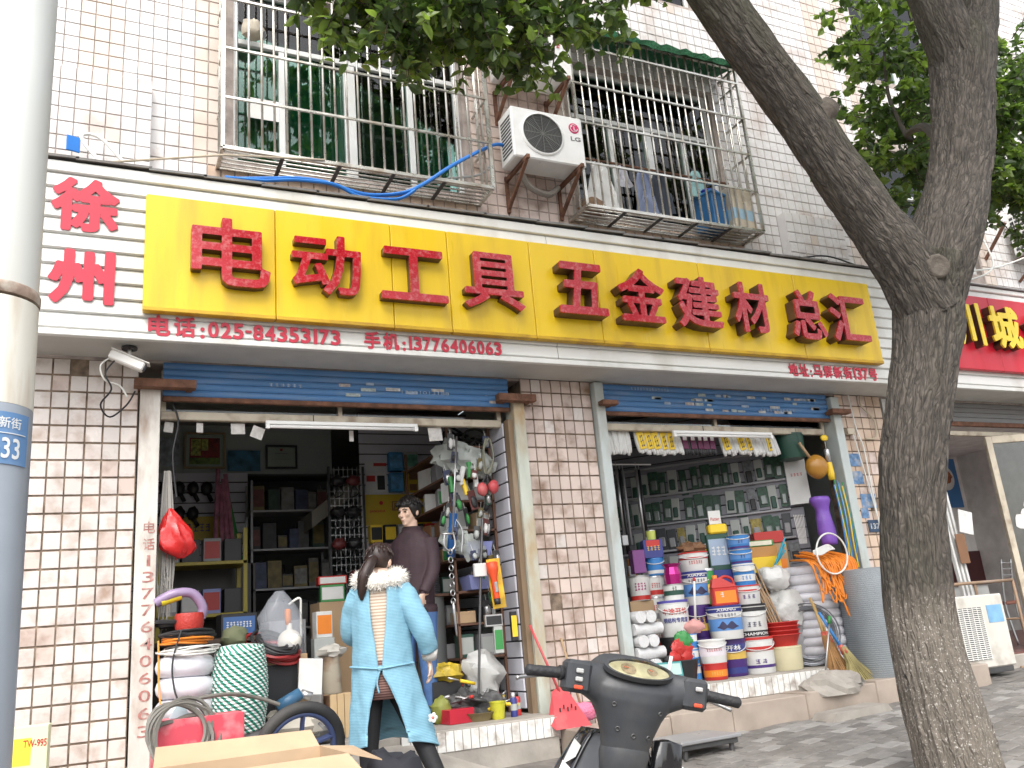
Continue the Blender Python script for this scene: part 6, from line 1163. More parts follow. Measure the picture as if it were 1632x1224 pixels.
# right shelves of the left shop
rs = thing('shelf_rack', 'crowded brown shelf rack along the right side of the left shop', 'shelf', (2.62, .32, G)); SHB = C('shelf_brown', (.16, .08, .05), .6)
for z in (.42, .68, .93, 1.19, 1.42, 1.66, 1.88, 2.12): MB().bbox((0, 0, z), (.40, 1.1, z + .018), .002).build('shelf_board', SHB, rs)
for x, y in ((.0, 0), (0, 1.08), (.38, 0), (.38, 1.08)): MB().box((x, y, 0), (x + .02, y + .02, 2.3)).build('post', SHB, rs)
ii = 0
for lv, z in enumerate((.438, .698, .948, 1.208, 1.438, 1.678, 1.898)):
    for k in range(6):
        mm = random.choice((C('pk_white', (.5, .52, .5)), WHT, GREYP, CARD, DGRN, GREYP, BLKP, BROWN)); h_ = random.uniform(.09, .19); x = 2.7 + (k % 2) * .19; y = .40 + (k // 2) * .3 + random.uniform(-.02, .02)
        if lv in (2, 3) and k in (0, 1): continue
        cbox('%s box on the crowded shelf rack, level %s, place %s' % (mm.name.replace('c_', '').replace('pk_', 'pale ').replace('_', ' '), ords[lv], ords[k]), x, y, G + z + .001, random.uniform(.1, .17), random.uniform(.12, .2), h_, mm, random.uniform(-.3, .3), face=random.choice((C('pk_white', (.4, .42, .4)), None, None, GREYP, GRNP)), group='boxes on the crowded shelf rack')
for i, z in enumerate((G + .949, G + 1.209)):
    o = thing('parts_tray', '%s blue plastic parts tray on the crowded shelf' % ('lower', 'upper')[i], 'tray', (2.80, .30, z)); MB().lathe([(.13, 0), (.16, .11), (.165, .112), (.155, .112), (.125, .006)], 4, cap=False).build('tray', LILAC, o, False, None, (0, 0, PI / 4)); MB().blob((0, 0, .08), (.09, .09, .05), 90 + i, amp=.5).build('contents', TIN, o)
coil('black cable coil at the top of the crowded shelf', 2.78, .5, 2.70, .13, .06, 7, CAB, .012, seed=21, jit=.08, rot=(1.2, 0, .3)); coil('dark cable coil right of the topmost coil', 2.95, .45, 2.68, .1, .05, 6, C('cable_dark', (.05, .05, .045)), .012, seed=22, jit=.08, rot=(1.1, .2, -.2))
BGM = film('bag_clear2', (.6, .64, .6), .5, .2)
for i, (x, y, z, s) in enumerate(((2.66, .3, 2.56, .16), (2.80, .22, 2.50, .13), (2.62, .25, 1.86, .12), (2.72, .2, 1.80, .12), (2.88, .2, 2.44, .1))): solo(MB().blob((0, 0, 0), (s, s * .6, s * .8), 100 + i, amp=.4), 'plastic_bag', 'clear bag of parts before the crowded shelf, %s of five' % ords[i], 'bag', BGM, (x, y, z), smooth=True, group='clear bags before the crowded shelf')
for i, (x, z, m) in enumerate(((2.62, 2.42, WHT), (2.70, 2.44, WHT), (2.58, 2.36, GRNP), (2.75, 2.48, GRNP), (2.8, 2.40, WHT), (2.68, 2.34, YELP))): solo(MB().tube([(0, 0, 0), (random.uniform(-.05, .05), -.02, -.13)], .022, 8), 'small_bottle', '%s small bottle hanging among the clear bags, %s of six' % ({WHT: 'white', GRNP: 'green', YELP: 'yellow'}[m], ords[i]), 'bottle', m, (x, .18, z), group='small bottles among the clear bags', smooth=True)
# things hanging on the white stub wall by the doorway
em = thing('ear_muffs', 'red ear protectors hanging by the right of the left doorway', 'ear protectors', (2.86, .08, 2.24)); MB().blob((-.05, 0, 0), (.045, .04, .055), 1, amp=.1).build('cup', C('red_plastic', (.62, .05, .07)), em, True); MB().blob((.05, 0, .02), (.045, .04, .055), 2, amp=.1).build('cup', C('red_plastic', (.62, .05, .07)), em, True); MB().tube(spline([(-.05, 0, .04), (0, 0, .12), (.05, 0, .06)]), .007, 6).build('band', BLKP, em, True)
cb2 = thing('cable_hank', 'grey green cable hank hanging above the ear protectors', 'cable', (2.90, .1, 2.45)); m = MB()
for k in range(8): m.tube(spline([(random.uniform(-.02, .02), 0, .22), (-.05, random.uniform(-.02, .02), .1), (-.03 + random.uniform(-.02, .02), 0, -.08), (.04, 0, .05), (.02, 0, .22)]), .008, 5)
m.build('strands', C('hank', (.2, .2, .15)), cb2, True)
to = thing('torch_pack', 'orange hand torch on a card hanging on the white boards', 'torch', (2.84, .03, 1.3)); to.rotation_euler = (0, -.08, -.1); MB().bbox((-.035, -.004, -.0), (.075, .0, .38), .002).build('card', C('torch_card', (.7, .42, .03), .4, scale=10, var=.4), to); MB().lathe([(.022, .0), (.024, .06), (.026, .2), (.045, .26), (.045, .32), (.03, .325)], 16, (-.01, -.05, .03)).build('body', C('torch_red', (.72, .08, .02)), to, True); MB().lathe([(.0245, 0), (.027, .045)], 16, (-.01, -.05, .03)).build('tail', BLKP, to, True); MB().bbox((-.022, -.082, .12), (.004, -.072, .2), .004).build('switch', GREYP, to)
for i, (lab, x, y, z, w_, h_, m) in enumerate((('white switch plate hanging left of the orange torch', 2.72, .04, 1.55, .1, .1, WHT), ('silver lock plate under the orange torch', 2.80, .04, 1.17, .14, .09, TIN), ('white and green switch box low on the white boards', 2.83, .04, .97, .07, .2, C('pk_white', (.5, .52, .5))), ('black clip pair right of the silver lock plate', 2.97, .04, 1.05, .05, .22, BLKP))):
    o = cbox(lab, x, y, z, w_, .04, h_, m, -.1, 'hardware_piece', 'hardware', face=(None, BLKP, GRNP, YELP)[i])
o = thing('chain', 'steel chain with shackles hanging in the left doorway', 'chain', (2.49, .06, 1.12)); CH = C('chain_bright', (.5, .5, .5), .3, metal=.9)
for k in range(7): MB().torus((0, 0, .26 + .062 * k), .022, .0055, 16, 6, 'y' if k % 2 else 'x', 1.0).build('link', CH, o, True, None, (0, 0, .4))
MB().tube(spline([(-.035, 0, .78), (-.045, 0, .68), (0, 0, .64), (.045, 0, .68), (.035, 0, .78)]), .008, 8).build('shackle', CH, o, True); MB().tube([(-.055, 0, .77), (.055, 0, .77)], .009, 8).build('shackle_pin', CH, o, True); MB().tube([(.03, 0, .78), (.12, 0, 1.55)], .008, 8).build('hanger_bar', CH, o, True); MB().tube([(0, 0, .26), (0, 0, .2), (.01, 0, .02), (.012, 0, 0)], [.01, .014, .008, .004], 8).build('turnbuckle', CH, o, True)
gg = thing('grease_gun', 'blue and steel grease gun hanging beside the chain', 'tool', (2.55, .16, 1.72)); MB().tube([(-.02, 0, 0), (.03, 0, .34)], .032, 12).build('barrel', C('gun_blue', (.02, .10, .3), .3), gg, True); MB().tube([(.03, 0, .34), (.05, 0, .5)], .012, 8).build('nozzle', TIN, gg, True); MB().tube(spline([(.03, -.02, .3), (.08, -.03, .2), (.06, -.03, .02)]), .008, 6).build('lever', TIN, gg, True)
solo(MB().tube([(2.62, .0, .7), (2.73, .05, 1.6), (2.8, .1, 2.0)], .011, 8), 'steel_rod', 'tall steel rod leaning before the crowded shelf', 'rod', DARKGR)
for i, (z, m) in enumerate(((G + .95, C('wire_drum', (.1, .11, .12), .5, metal=.4)), (G + 1.19, C('wire_drum', (.1, .11, .12))))): 
    o = thing('wire_drum', '%s dark steel wire drum left of the crowded shelf' % ('lower', 'upper')[i], 'drum', (2.50, .62, z)); MB().lathe([(.1, 0), (.1, .012), (.085, .013), (.085, .2), (.1, .201), (.1, .215)], 24).build('drum', m, o, True, auto=30); q = MB()
    for k in range(10): q.torus((0, 0, .024 + .018 * k), .086, .008, 24, 6)
    q.build('wire', C('wire', (.25, .26, .28)), o, True)
solo(MB().box((-.14, -.14, 0), (.14, .14, .02)), 'drum_stand_top', 'small board carrying the wire drums', 'board', SHB, (2.5, .62, G + .929)); solo(MB().lathe([(.115, 0), (.12, .02), (.12, .91), (.125, .926), (.1, .928)], 24), 'metal_drum', 'grey galvanised drum under the wire drums', 'drum', C('galv', (.32, .34, .34), .45, metal=.5, dirt=(.2, .2, .19), damt=.5), (2.5, .62, G), smooth=True)
# floor heap by the right of the left doorway
o = thing('small_bucket', 'small dirty yellow bucket on the left doorway step', 'bucket', (2.72, -.1, G)); MB().lathe([(.045, 0), (.058, .115), (.062, .115), (.062, .122), (.052, .122), (.04, .01), (.001, .01)], 20, cap=False).build('body', C('bucket_yellow', (.5, .48, .03), .5, dirt=(.25, .2, .05), damt=.6, dscale=14), o, True, auto=40); MB().lathe([(.045, 0), (.001, .001)], 20, cap=False).build('base', YELP, o)
for i, (lab, x, y, h_, r_, m, cm) in enumerate((('blue spray can with white cap on the doorway step', 2.86, -.08, .15, .026, NAVY, WHT), ('red spray can beside the blue spray can', 2.92, -.02, .15, .024, REDP, BLKP))):
    o = thing('spray_can', lab, 'spray can', (x, y, G)); MB().lathe([(r_, 0), (r_, h_ * .8), (r_ * .8, h_ * .88), (r_ * .4, h_ * .9)], 14).build('body', m, o, True, auto=40); MB().lathe([(r_ * .5, h_ * .88), (r_ * .45, h_ * 1.1), (.003, h_ * 1.12)], 10).build('cap', cm, o, True); MB().lathe([(r_ + .0008, h_ * .3), (r_ + .0008, h_ * .6)], 14, cap=False).build('label_band', C('pk_white', (.5, .52, .5)), o, True)
cbox('low red plastic tray on the doorway floor', 2.44, .0, G, .2, .16, .1, C('red_clear', (.45, .02, .04), .25), .1, 'plastic_tray', 'tray'); o = thing('brass_basin', 'shallow brown basin full of small tools on the step', 'basin', (2.6, -.02, G)); MB().lathe([(.09, 0), (.13, .06), (.135, .06), (.125, .055), (.085, .008)], 20, cap=False).build('body', C('basin_brown', (.25, .2, .1), .5), o, True)
rd = random.Random(11)
for i in range(34):
    x = rd.uniform(2.36, 2.9); y = rd.uniform(-.08, .3); z = G + .06 + rd.uniform(0, .2) * (1 - abs(x - 2.62) * 1.6); a = rd.uniform(0, PI); L_ = rd.uniform(.1, .24); el = rd.uniform(-.5, .6); d = Vector((math.cos(a) * math.cos(el), math.sin(a) * math.cos(el), math.sin(el))); m = rd.choice((YELP, TIN, DARKGR, TIN, BLKP, YELP, WHT, REDP, DARKGR))
    o = thing('hand_tool', 'hand tool in the heap by the left doorway, %s grip' % {YELP: 'yellow', TIN: 'steel', DARKGR: 'dark', BLKP: 'black', WHT: 'white', REDP: 'red'}[m], 'tool', (x, y, z), group='%s gripped hand tools in the doorway heap' % {YELP: 'yellow', TIN: 'steel', DARKGR: 'dark', BLKP: 'black', WHT: 'white', REDP: 'red'}[m]); MB().tube([(0, 0, 0), d * L_ * .55], [.012, .014], 7).build('grip', m, o, True); MB().tube([d * L_ * .55, d * L_], [.006, .008], 6).build('shaft', TIN, o, True)
solo(MB().blob((0, 0, 0), (.24, .16, .12), 120, 20, 12, .4, flat=.7), 'parts_heap', 'dark heap of parts under the hand tools', 'parts', C('heap', (.06, .06, .06), .7, scale=30, var=.6), (2.62, .14, G + .08)); solo(MB().blob((0, 0, 0), (.16, .12, .17), 122, amp=.3), 'plastic_bag', 'whitish plastic bag behind the tool heap', 'bag', C('bag_grey', (.5, .5, .48), .35, bump=.5, bscale=12), (2.76, .22, G + .3), smooth=True); solo(MB().blob((0, 0, 0), (.12, .09, .07), 123, amp=.35), 'yellow_bag', 'yellow and grey bag on the floor left of the tool heap', 'bag', C('bag_yellow', (.5, .36, .03), .5, scale=10, var=.6), (2.45, .2, G + .35), smooth=True); cbox('dark box under the yellow bag', 2.44, .26, G, .24, .2, .29, BLKP, 0); solo(MB().blob((0, 0, 0), (.08, .07, .1), 124, amp=.2, flat=.9), 'green_bag', 'olive green pouch left of the tool heap', 'bag', C('olive2', (.2, .22, .04), .6), (2.36, .1, G + .09), smooth=True)
# ================================================================ restaurant next door
part('column', M('white_interior', (.56, .55, .52)), [((7.45, .02, .5), (7.6, .25, 3.15))])
rsb = thing('roller_shutter', 'brown rolled shutter above the restaurant doorway', 'shutter', (7.62, .03, 2.93)); 
for k in range(4): MB().bbox((0, -.012, .055 * k), (4.5, .006, .055 * k + .051), .004).build('slat', C('shutter_grey', (.2, .2, .2), .5), rsb)
MB().bbox((0, -.03, -.05), (4.5, .02, -.003), .004).build('bottom_rail', RUST, rsb)
hd_ = thing('door_frame', 'cream aluminium door header of the restaurant', 'door frame', (7.62, .04, 2.78)); MB().bbox((0, 0, 0), (4.5, .05, .05), .004).build('header', CREAM, hd_); MB().bbox((.0, 0, -2.28), (.05, .05, 0), .004).build('post', CREAM, hd_)
gd = thing('glass_door', 'open glass door with white decal at the right picture edge', 'door', (8.9, .0, .505), -.35); q = MB()
for lo, hi in (((0, -.025, 0), (.07, .025, 2.25)), ((.9, -.025, 0), (.97, .025, 2.25)), ((.07, -.024, 0), (.9, .024, .1)), ((.07, -.024, 2.17), (.9, .024, 2.25))): q.bbox(lo, hi, .004)
q.build('frame', CREAM, gd); MB().box((.07, -.004, .1), (.9, .004, 2.17)).build('pane', GLASSC, gd); m = MB()
for k in range(7): m.blob((.3 + .09 * math.cos(k * 1.1) * (k % 3), -.008, 1.35 + .11 * math.sin(k * 1.7) * (k % 4)), (.07, .002, .08), k + 3, 12, 6, .3)
m.build('decal', WHT, gd)
for i in range(3): solo(MB().bbox((0, 0, 0), (.03, .04, 2.3 - .1 * i), .003), 'door_profile', 'white door profile leaning behind the tree, %s' % ('left', 'middle', 'right')[i], 'profile', WHT, (8.02 + .06 * i, -.03, .5), rot=(-.02, -.03, 0), group='white profiles leaning at the restaurant')
solo(MB().bbox((0, 0, 0), (.2, .012, .24), .003), 'notice_plate', 'white torn notice on the door profiles', 'notice', WHT, (8.1, -.06, 1.72), rot=(0, .2, 0)); solo(MB().bbox((0, 0, 0), (.14, .012, .3), .003), 'notice_plate', 'reddish brown notice below the white notice', 'notice', BROWN, (8.02, -.055, 1.4))
fp = thing('wall_poster', 'blue food poster on the restaurant wall', 'poster', (12.2, 3.36, 2.45)); MB().box((0, -.006, 0), (.56, 0, .8)).build('sheet', C('foodblue', (.05, .18, .42)), fp); MB().lathe([(.2, 0), (.19, .006), (.001, .007)], 24, cap=False).build('plate_print', WHT, fp, False, (.27, -.007, .48), (PI / 2, 0, 0)); MB().blob((.26, -.016, .5), (.15, .006, .11), 5).build('food_print', C('food', (.3, .1, .04), .5, scale=20, var=.6), fp)
tf = thing('table_frame', 'rusty tubular table frame standing before the restaurant', 'table', (7.75, -.1, pz(7.75, -.1))); TFM = C('rusty_tube', (.3, .2, .13), .6, dirt=(.5, .45, .4), damt=.5); zt = 1.2 - tf.location.z
MB().tube([(0, 0, zt), (.92, 0, zt), (.92, .45, zt), (0, .45, zt), (0, 0, zt)], .016, 8).build('top_rail', TFM, tf, True)
for x, y in ((0, 0), (.92, 0), (.92, .45), (0, .45)): MB().tube([(x, y, 0), (x, y, zt)], .016, 8).build('leg', TFM, tf, True)
MB().tube([(.92, 0, zt * .55), (.92, .45, zt * .55)], .012, 6).build('stretcher', TFM, tf, True); MB().tube([(.6, -.1, .02), (1.3, -.2, .02)], .014, 6).build('foot_bar', TFM, tf, True)
ch = thing('chair', 'steel tube chair with slatted back in the restaurant', 'chair', (9.6, .85, .5), .35)
for x in (-.19, .19): MB().tube(spline([(x, -.2, 0), (x, -.16, .45), (x * .95, -.22, .95)]), .013, 8).build('leg', TIN, ch, True); MB().tube([(x, .2, 0), (x, .17, .44)], .013, 8).build('leg', TIN, ch, True)
for k in range(4): MB().tube([(-.185, -.19 - .008 * k, .7 + .07 * k), (.185, -.19 - .008 * k, .7 + .07 * k)], .008, 6).build('back_slat', TIN, ch, True)
MB().bbox((-.2, -.18, .44), (.2, .2, .48), .01).build('seat', C('seat_red', (.3, .1, .06)), ch)
tb = thing('dining_table', 'pale dining table behind the steel chair', 'table', (9.6, 1.6, .5)); MB().bbox((-.6, -.35, .70), (.6, .35, .74), .008).build('top', C('tabletop', (.5, .5, .48)), tb); MB().bbox((-.55, -.3, .1), (.55, -.28, .70), .004).build('apron', C('tabletop', (.5, .5, .48)), tb)
for x in (-.52, .52):
    for y in (-.27, .27): MB().box((x - .02, y - .02, 0), (x + .02, y + .02, .7)).build('leg', TIN, tb)
solo(MB().lathe([(.12, 0), (.14, .02), (.13, .05), (.04, .06), (.03, .08)], 20), 'lidded_dish', 'grey lidded dish on the dining table', 'dish', TIN, (9.3, 1.5, 1.242), smooth=True)
stp = tag(MB().bbox((7.46, -.18, .3), (12.8, -.005, .48), .01).build('doorstep', CONC), 'grey doorstep of the restaurant', 'step')
# ---------------------------------------------------------------- deeper clutter inside the left shop
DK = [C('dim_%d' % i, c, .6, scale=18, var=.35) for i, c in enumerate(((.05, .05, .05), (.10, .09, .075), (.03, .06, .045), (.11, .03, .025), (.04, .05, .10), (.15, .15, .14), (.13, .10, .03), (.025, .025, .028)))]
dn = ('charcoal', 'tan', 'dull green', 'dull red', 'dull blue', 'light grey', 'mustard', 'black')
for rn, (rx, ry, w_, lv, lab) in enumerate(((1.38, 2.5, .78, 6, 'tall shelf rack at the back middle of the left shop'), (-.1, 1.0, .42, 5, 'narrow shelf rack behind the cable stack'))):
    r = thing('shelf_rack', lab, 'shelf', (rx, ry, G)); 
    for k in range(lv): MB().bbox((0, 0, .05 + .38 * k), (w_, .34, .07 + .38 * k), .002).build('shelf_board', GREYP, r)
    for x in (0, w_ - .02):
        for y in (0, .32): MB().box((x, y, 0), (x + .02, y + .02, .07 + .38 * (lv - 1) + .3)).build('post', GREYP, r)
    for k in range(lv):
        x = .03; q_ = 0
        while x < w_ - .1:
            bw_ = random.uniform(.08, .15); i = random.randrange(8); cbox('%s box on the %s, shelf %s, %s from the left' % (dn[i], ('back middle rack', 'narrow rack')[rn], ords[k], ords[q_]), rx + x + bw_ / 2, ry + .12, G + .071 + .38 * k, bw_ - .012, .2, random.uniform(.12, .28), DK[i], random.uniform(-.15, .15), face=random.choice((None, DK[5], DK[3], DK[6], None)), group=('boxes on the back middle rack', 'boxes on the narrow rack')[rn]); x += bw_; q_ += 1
# packets and bottles hanging thickly over the right side of the left doorway
rd = random.Random(31)
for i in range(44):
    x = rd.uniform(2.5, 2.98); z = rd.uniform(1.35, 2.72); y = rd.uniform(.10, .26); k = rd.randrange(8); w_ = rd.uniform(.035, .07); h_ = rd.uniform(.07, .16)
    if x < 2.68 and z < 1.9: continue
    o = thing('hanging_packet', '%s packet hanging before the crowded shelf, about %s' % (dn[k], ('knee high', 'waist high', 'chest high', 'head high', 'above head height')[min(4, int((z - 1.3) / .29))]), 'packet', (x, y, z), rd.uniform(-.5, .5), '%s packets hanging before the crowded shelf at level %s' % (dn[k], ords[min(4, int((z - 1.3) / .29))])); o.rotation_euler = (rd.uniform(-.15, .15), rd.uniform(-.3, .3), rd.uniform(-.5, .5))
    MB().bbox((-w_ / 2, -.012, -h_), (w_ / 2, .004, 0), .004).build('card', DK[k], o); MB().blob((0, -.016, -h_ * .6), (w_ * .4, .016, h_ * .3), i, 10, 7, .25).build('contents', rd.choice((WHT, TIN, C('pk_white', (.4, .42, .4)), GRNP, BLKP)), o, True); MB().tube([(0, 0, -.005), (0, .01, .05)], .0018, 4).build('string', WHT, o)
# ================================================================ people
SKIN = M('skin', (.66, .45, .34), .5, var=.03, scale=14); HAIRM = M('hair_black', (.012, .010, .009), .38, var=.4, scale=30, stretch=(1, 1, .25)); HAIRB = M('hair_dark_brown', (.026, .013, .010), .45, var=.4, scale=30, stretch=(1, 1, .25))
def fuse(m, voxel, smooth_it=4, fac=.5):
    me = bpy.data.meshes.new('fuse'); me.from_pydata(m.v, [], m.f)
    bm = bmesh.new(); bm.from_mesh(me); bmesh.ops.recalc_face_normals(bm, faces=bm.faces[:]); bm.to_mesh(me); bm.free()
    o = bpy.data.objects.new('fuse', me); COL.objects.link(o)
    r = o.modifiers.new('r', 'REMESH'); r.mode = 'VOXEL'; r.voxel_size = voxel
    s = o.modifiers.new('s', 'SMOOTH'); s.iterations = smooth_it; s.factor = fac
    dg = bpy.context.evaluated_depsgraph_get(); dg.update(); out = bpy.data.meshes.new_from_object(o.evaluated_get(dg))
    bpy.data.objects.remove(o); bpy.data.meshes.remove(me); return out
def ell(m, c, r, R_=None, n=20, k=14):
    c = Vector(c); vs = []; fs = []
    for i in range(k + 1):
        th = PI * i / k
        for j in range(n):
            ph = 2 * PI * j / n; d = Vector((r[0] * math.sin(th) * math.cos(ph), r[1] * math.sin(th) * math.sin(ph), r[2] * math.cos(th)))
            if R_ is not None: d = R_ @ d
            vs.append(c + d)
    for i in range(k):
        for j in range(n): fs.append((i * n + j, (i + 1) * n + j, (i + 1) * n + (j + 1) % n, i * n + (j + 1) % n))
    m.add(vs, fs)
def limb(m, pts, rs, n=14, per=5):
    P_ = spline(pts, per); k = len(pts) - 1; R2 = []
    for i in range(len(P_)):
        t = i / per; a = min(int(t), k - 1); R2.append(rs[a] + (rs[a + 1] - rs[a]) * (t - a))
    m.tube(P_, R2, n)
def loft(m, rings, n=24):
    """closed elliptical cross-sections: (centre, half width vector, half depth vector)"""
    vs = []
    for c, a, b in rings:
        c, a, b = Vector(c), Vector(a), Vector(b)
        for j in range(n):
            t = 2 * PI * j / n; cs, sn = math.cos(t), math.sin(t); p = .85
            vs.append(c + a * math.copysign(abs(cs) ** p, cs) + b * math.copysign(abs(sn) ** p, sn))
    k = len(rings); fs = [(i * n + j, i * n + (j + 1) % n, (i + 1) * n + (j + 1) % n, (i + 1) * n + j) for i in range(k - 1) for j in range(n)] + [tuple(range(n - 1, -1, -1)), tuple(range((k - 1) * n, k * n))]
    m.add(vs, fs)
def head_geo(m, c, yaw, pitch=0.0, roll=0.0, s=1.0):
    """head with brow, nose, lips, chin and ears; faces -Y before turning; c is the centre of the skull"""
    T = Matrix.Rotation(yaw, 3, 'Z') @ Matrix.Rotation(roll, 3, 'Y') @ Matrix.Rotation(pitch, 3, 'X'); c = Vector(c); q = MB()
    ell(q, (0, .012, .025), (.074, .092, .088), None, 28, 20); ell(q, (0, -.022, -.045), (.056, .06, .075), None, 24, 16); ell(q, (0, -.058, -.098), (.026, .022, .02)); ell(q, (0, -.074, .018), (.05, .02, .014)); ell(q, (0, -.09, -.02), (.011, .014, .028)); ell(q, (0, -.101, -.036), (.015, .014, .011)); ell(q, (0, -.083, -.066), (.022, .010, .006)); ell(q, (0, -.082, -.077), (.019, .010, .007))
    for sx in (-1, 1): ell(q, (sx * .038, -.066, -.028), (.02, .018, .02)); ell(q, (sx * .077, .015, -.012), (.012, .022, .033))
    m.add([c + T @ (Vector(p) * s) for p in q.v], q.f); return lambda p: c + T @ (Vector(p) * s)
def hand_geo(m, wrist, d, palm_n, s=1.0, curl=.5, side=1):
    """palm, four unequal curled fingers and a thumb"""
    d = Vector(d).normalized(); nrm = Vector(palm_n).normalized(); sd_ = d.cross(nrm).normalized() * side; w_ = Vector(wrist)
    loft(m, [(w_, sd_ * .026 * s, nrm * .018 * s), (w_ + d * .045 * s, sd_ * .038 * s, nrm * .016 * s), (w_ + d * .085 * s, sd_ * .040 * s, nrm * .014 * s)], 16)
    for k, (o_, L_) in enumerate(((-.029, .062), (-.010, .074), (.010, .070), (.029, .055))):
        p = w_ + d * .082 * s + sd_ * o_ * s; a = d; pts = [p]
        for j in range(3): a = (a * math.cos(curl) + nrm * math.sin(curl)).normalized(); pts.append(pts[-1] + a * L_ * s / 3)
        m.tube(spline(pts, 3), [.0092 * s] * 3 + [.0088 * s] * 3 + [.008 * s] * 3 + [.0065 * s], 8)
    p = w_ + d * .028 * s - sd_ * .028 * s; m.tube(spline([p, p - sd_ * .022 * s + d * .022 * s + nrm * .008 * s, p - sd_ * .026 * s + d * .05 * s + nrm * .018 * s, p - sd_ * .018 * s + d * .068 * s + nrm * .026 * s], 3), .0098 * s, 8)
def paint(me, mats, fn):
    for q in mats: me.materials.append(q)
    for p in me.polygons: p.material_index = fn(p.center); p.use_smooth = True
# ---------------------------------------------------------------- man in the doorway, head turned left
mx, my, mz = 2.27, .30, .5165
man = thing('person', 'man in dark purple jacket and blue jeans standing in the left doorway looking left', 'person', (mx, my, mz))
m = MB(); Tm = Matrix.Rotation(math.radians(-52), 3, 'Z')      # body turned towards the back left
def mp3(p): return Tm @ Vector(p)
def rg(z, a, b, ox=0, oy=0): return (mp3((ox, oy, z)), mp3((a, 0, 0)), mp3((0, b, 0)))
loft(m, [rg(.80, .145, .112), rg(.88, .155, .12), rg(.96, .158, .122), rg(1.06, .162, .124), rg(1.18, .174, .128), rg(1.29, .182, .122), rg(1.36, .172, .105), rg(1.41, .12, .085), rg(1.44, .07, .07)])
limb(m, [mp3((0, .0, 1.38)), mp3((0, -.01, 1.46)), mp3((0, -.015, 1.52))], [.062, .056, .056])
hT = head_geo(m, mp3((0, -.03, 1.585)), math.radians(-52 - 8), 0.08, 0, .95)
for s in (-1, 1):
    limb(m, [mp3((s * .09, 0, .84)), mp3((s * .095, -.01, .45)), mp3((s * .1, .02, .09))], [.098, .068, .05]); ell(m, mp3((s * .1, -.06, .045)), (.045, .045, .04)); ell(m, mp3((s * .1, -.12, .032)), (.045, .05, .03)); ell(m, mp3((s * .1, .03, .04)), (.042, .042, .042))
limb(m, [mp3((.155, .0, 1.35)), mp3((.19, -.02, 1.12)), mp3((.165, -.14, .94))], [.07, .056, .042]); limb(m, [mp3((-.175, 0, 1.35)), mp3((-.25, -.02, 1.12)), mp3((-.16, -.22, 1.08))], [.072, .06, .045])
hand_geo(m, mp3((.163, -.148, .935)), mp3((-.02, -.2, -.6)), mp3((-1, 0, 0)), 1, .35); hand_geo(m, mp3((-.155, -.23, 1.08)), mp3((.5, -.8, .0)), mp3((.2, .3, -1)), 1, .45)
me = fuse(m, .0075, 5); JK = M('jacket_plum', (.042, .022, .028), .7, var=.2, scale=8, bump=.35, bscale=14); JN = M('jeans_blue', (.07, .15, .34), .8, var=.2, scale=10, bump=.2); SHO = M('shoe_dark', (.03, .03, .035), .6)
def fnm(p):
    if p.z > 1.455: return 0
    if (p - mp3((.15, -.18, .87))).length < .115 and p.z < .93: return 0
    if (p - mp3((-.11, -.3, 1.08))).length < .095: return 0
    if p.z > .80: return 1
    return 2 if p.z > .085 else 3
paint(me, [SKIN, JK, JN, SHO], fnm); ob('body', me, man)
# jacket hem, collar; hair; eyes
q = MB(); loft(q, [rg(.80, .168, .13), rg(.83, .173, .134), rg(.86, .168, .13)]); q.build('jacket_hem', JK, man, True)
q = MB()
for k in range(22):
    t = 2 * PI * k / 22; q.v += [tuple(mp3((.082 * math.cos(t), .08 * math.sin(t), 1.405))), tuple(mp3((.074 * math.cos(t), .07 * math.sin(t), 1.465))), tuple(mp3((.088 * math.cos(t), .085 * math.sin(t), 1.41)))]
for k in range(22): a, b = 3 * k, 3 * ((k + 1) % 22); q.f += [(a, b, b + 1, a + 1), (a + 1, b + 1, b + 2, a + 2)]
q.build('collar', JK, man, True)
def hair_cap(hT, cut, mat, parent, seed, vol=1.0, fringe=.02):
    q = MB(); n, k = 30, 18; rd = random.Random(seed)
    for i in range(k + 1):
        th = PI * .80 * i / k
        for j in range(n):
            ph = 2 * PI * j / n; d = Vector((math.sin(th) * math.cos(ph), math.sin(th) * math.sin(ph), math.cos(th)))
            r = Vector((.083 * vol, .103 * vol, .100 * vol)); rr = 1 + .05 * mn.noise(Vector((d.x * 8, d.y * 8, d.z * 3 + seed))); p = Vector((d.x * r.x, d.y * r.y + .016, d.z * r.z + .03)) * rr
            fr = max(0, -d.y); lim = cut + (.085 + fringe) * max(0, min(1, (fr - .25) / .5)) + .012 * mn.noise(Vector((j * 1.9, seed, 0)))
            if p.z < lim: 
                p = Vector((p.x * .93, p.y * .93 + .003, lim - .004 * (j % 2)))
            q.v.append(tuple(hT(p)))
    q.f = [(i * n + j, (i + 1) * n + j, (i + 1) * n + (j + 1) % n, i * n + (j + 1) % n) for i in range(k) for j in range(n)]
    # loose locks
    for _ in range(150):
        ph = rd.uniform(0, 2 * PI); th = rd.uniform(.1, 1.25); d = Vector((math.sin(th) * math.cos(ph), math.sin(th) * math.sin(ph), math.cos(th))); p = Vector((d.x * .084 * vol, d.y * .104 * vol + .016, d.z * .1 * vol + .03)); dn = Vector((d.x * .6, d.y * .6, -1)).normalized(); L_ = rd.uniform(.03, .07)
        if d.y < -.35 and p.z + dn.z * L_ < .045 - fringe * 0: L_ = max(.012, p.z - .045)
        q.tube([hT(p), hT(p + dn * L_ * .5 + d * .007), hT(p + dn * L_ + d * .002)], [.006, .005, .0015], 5)
    return q.build('hair', mat, parent, True)
hair_cap(hT, -.045, HAIRM, man, 3, 1.1, .0)
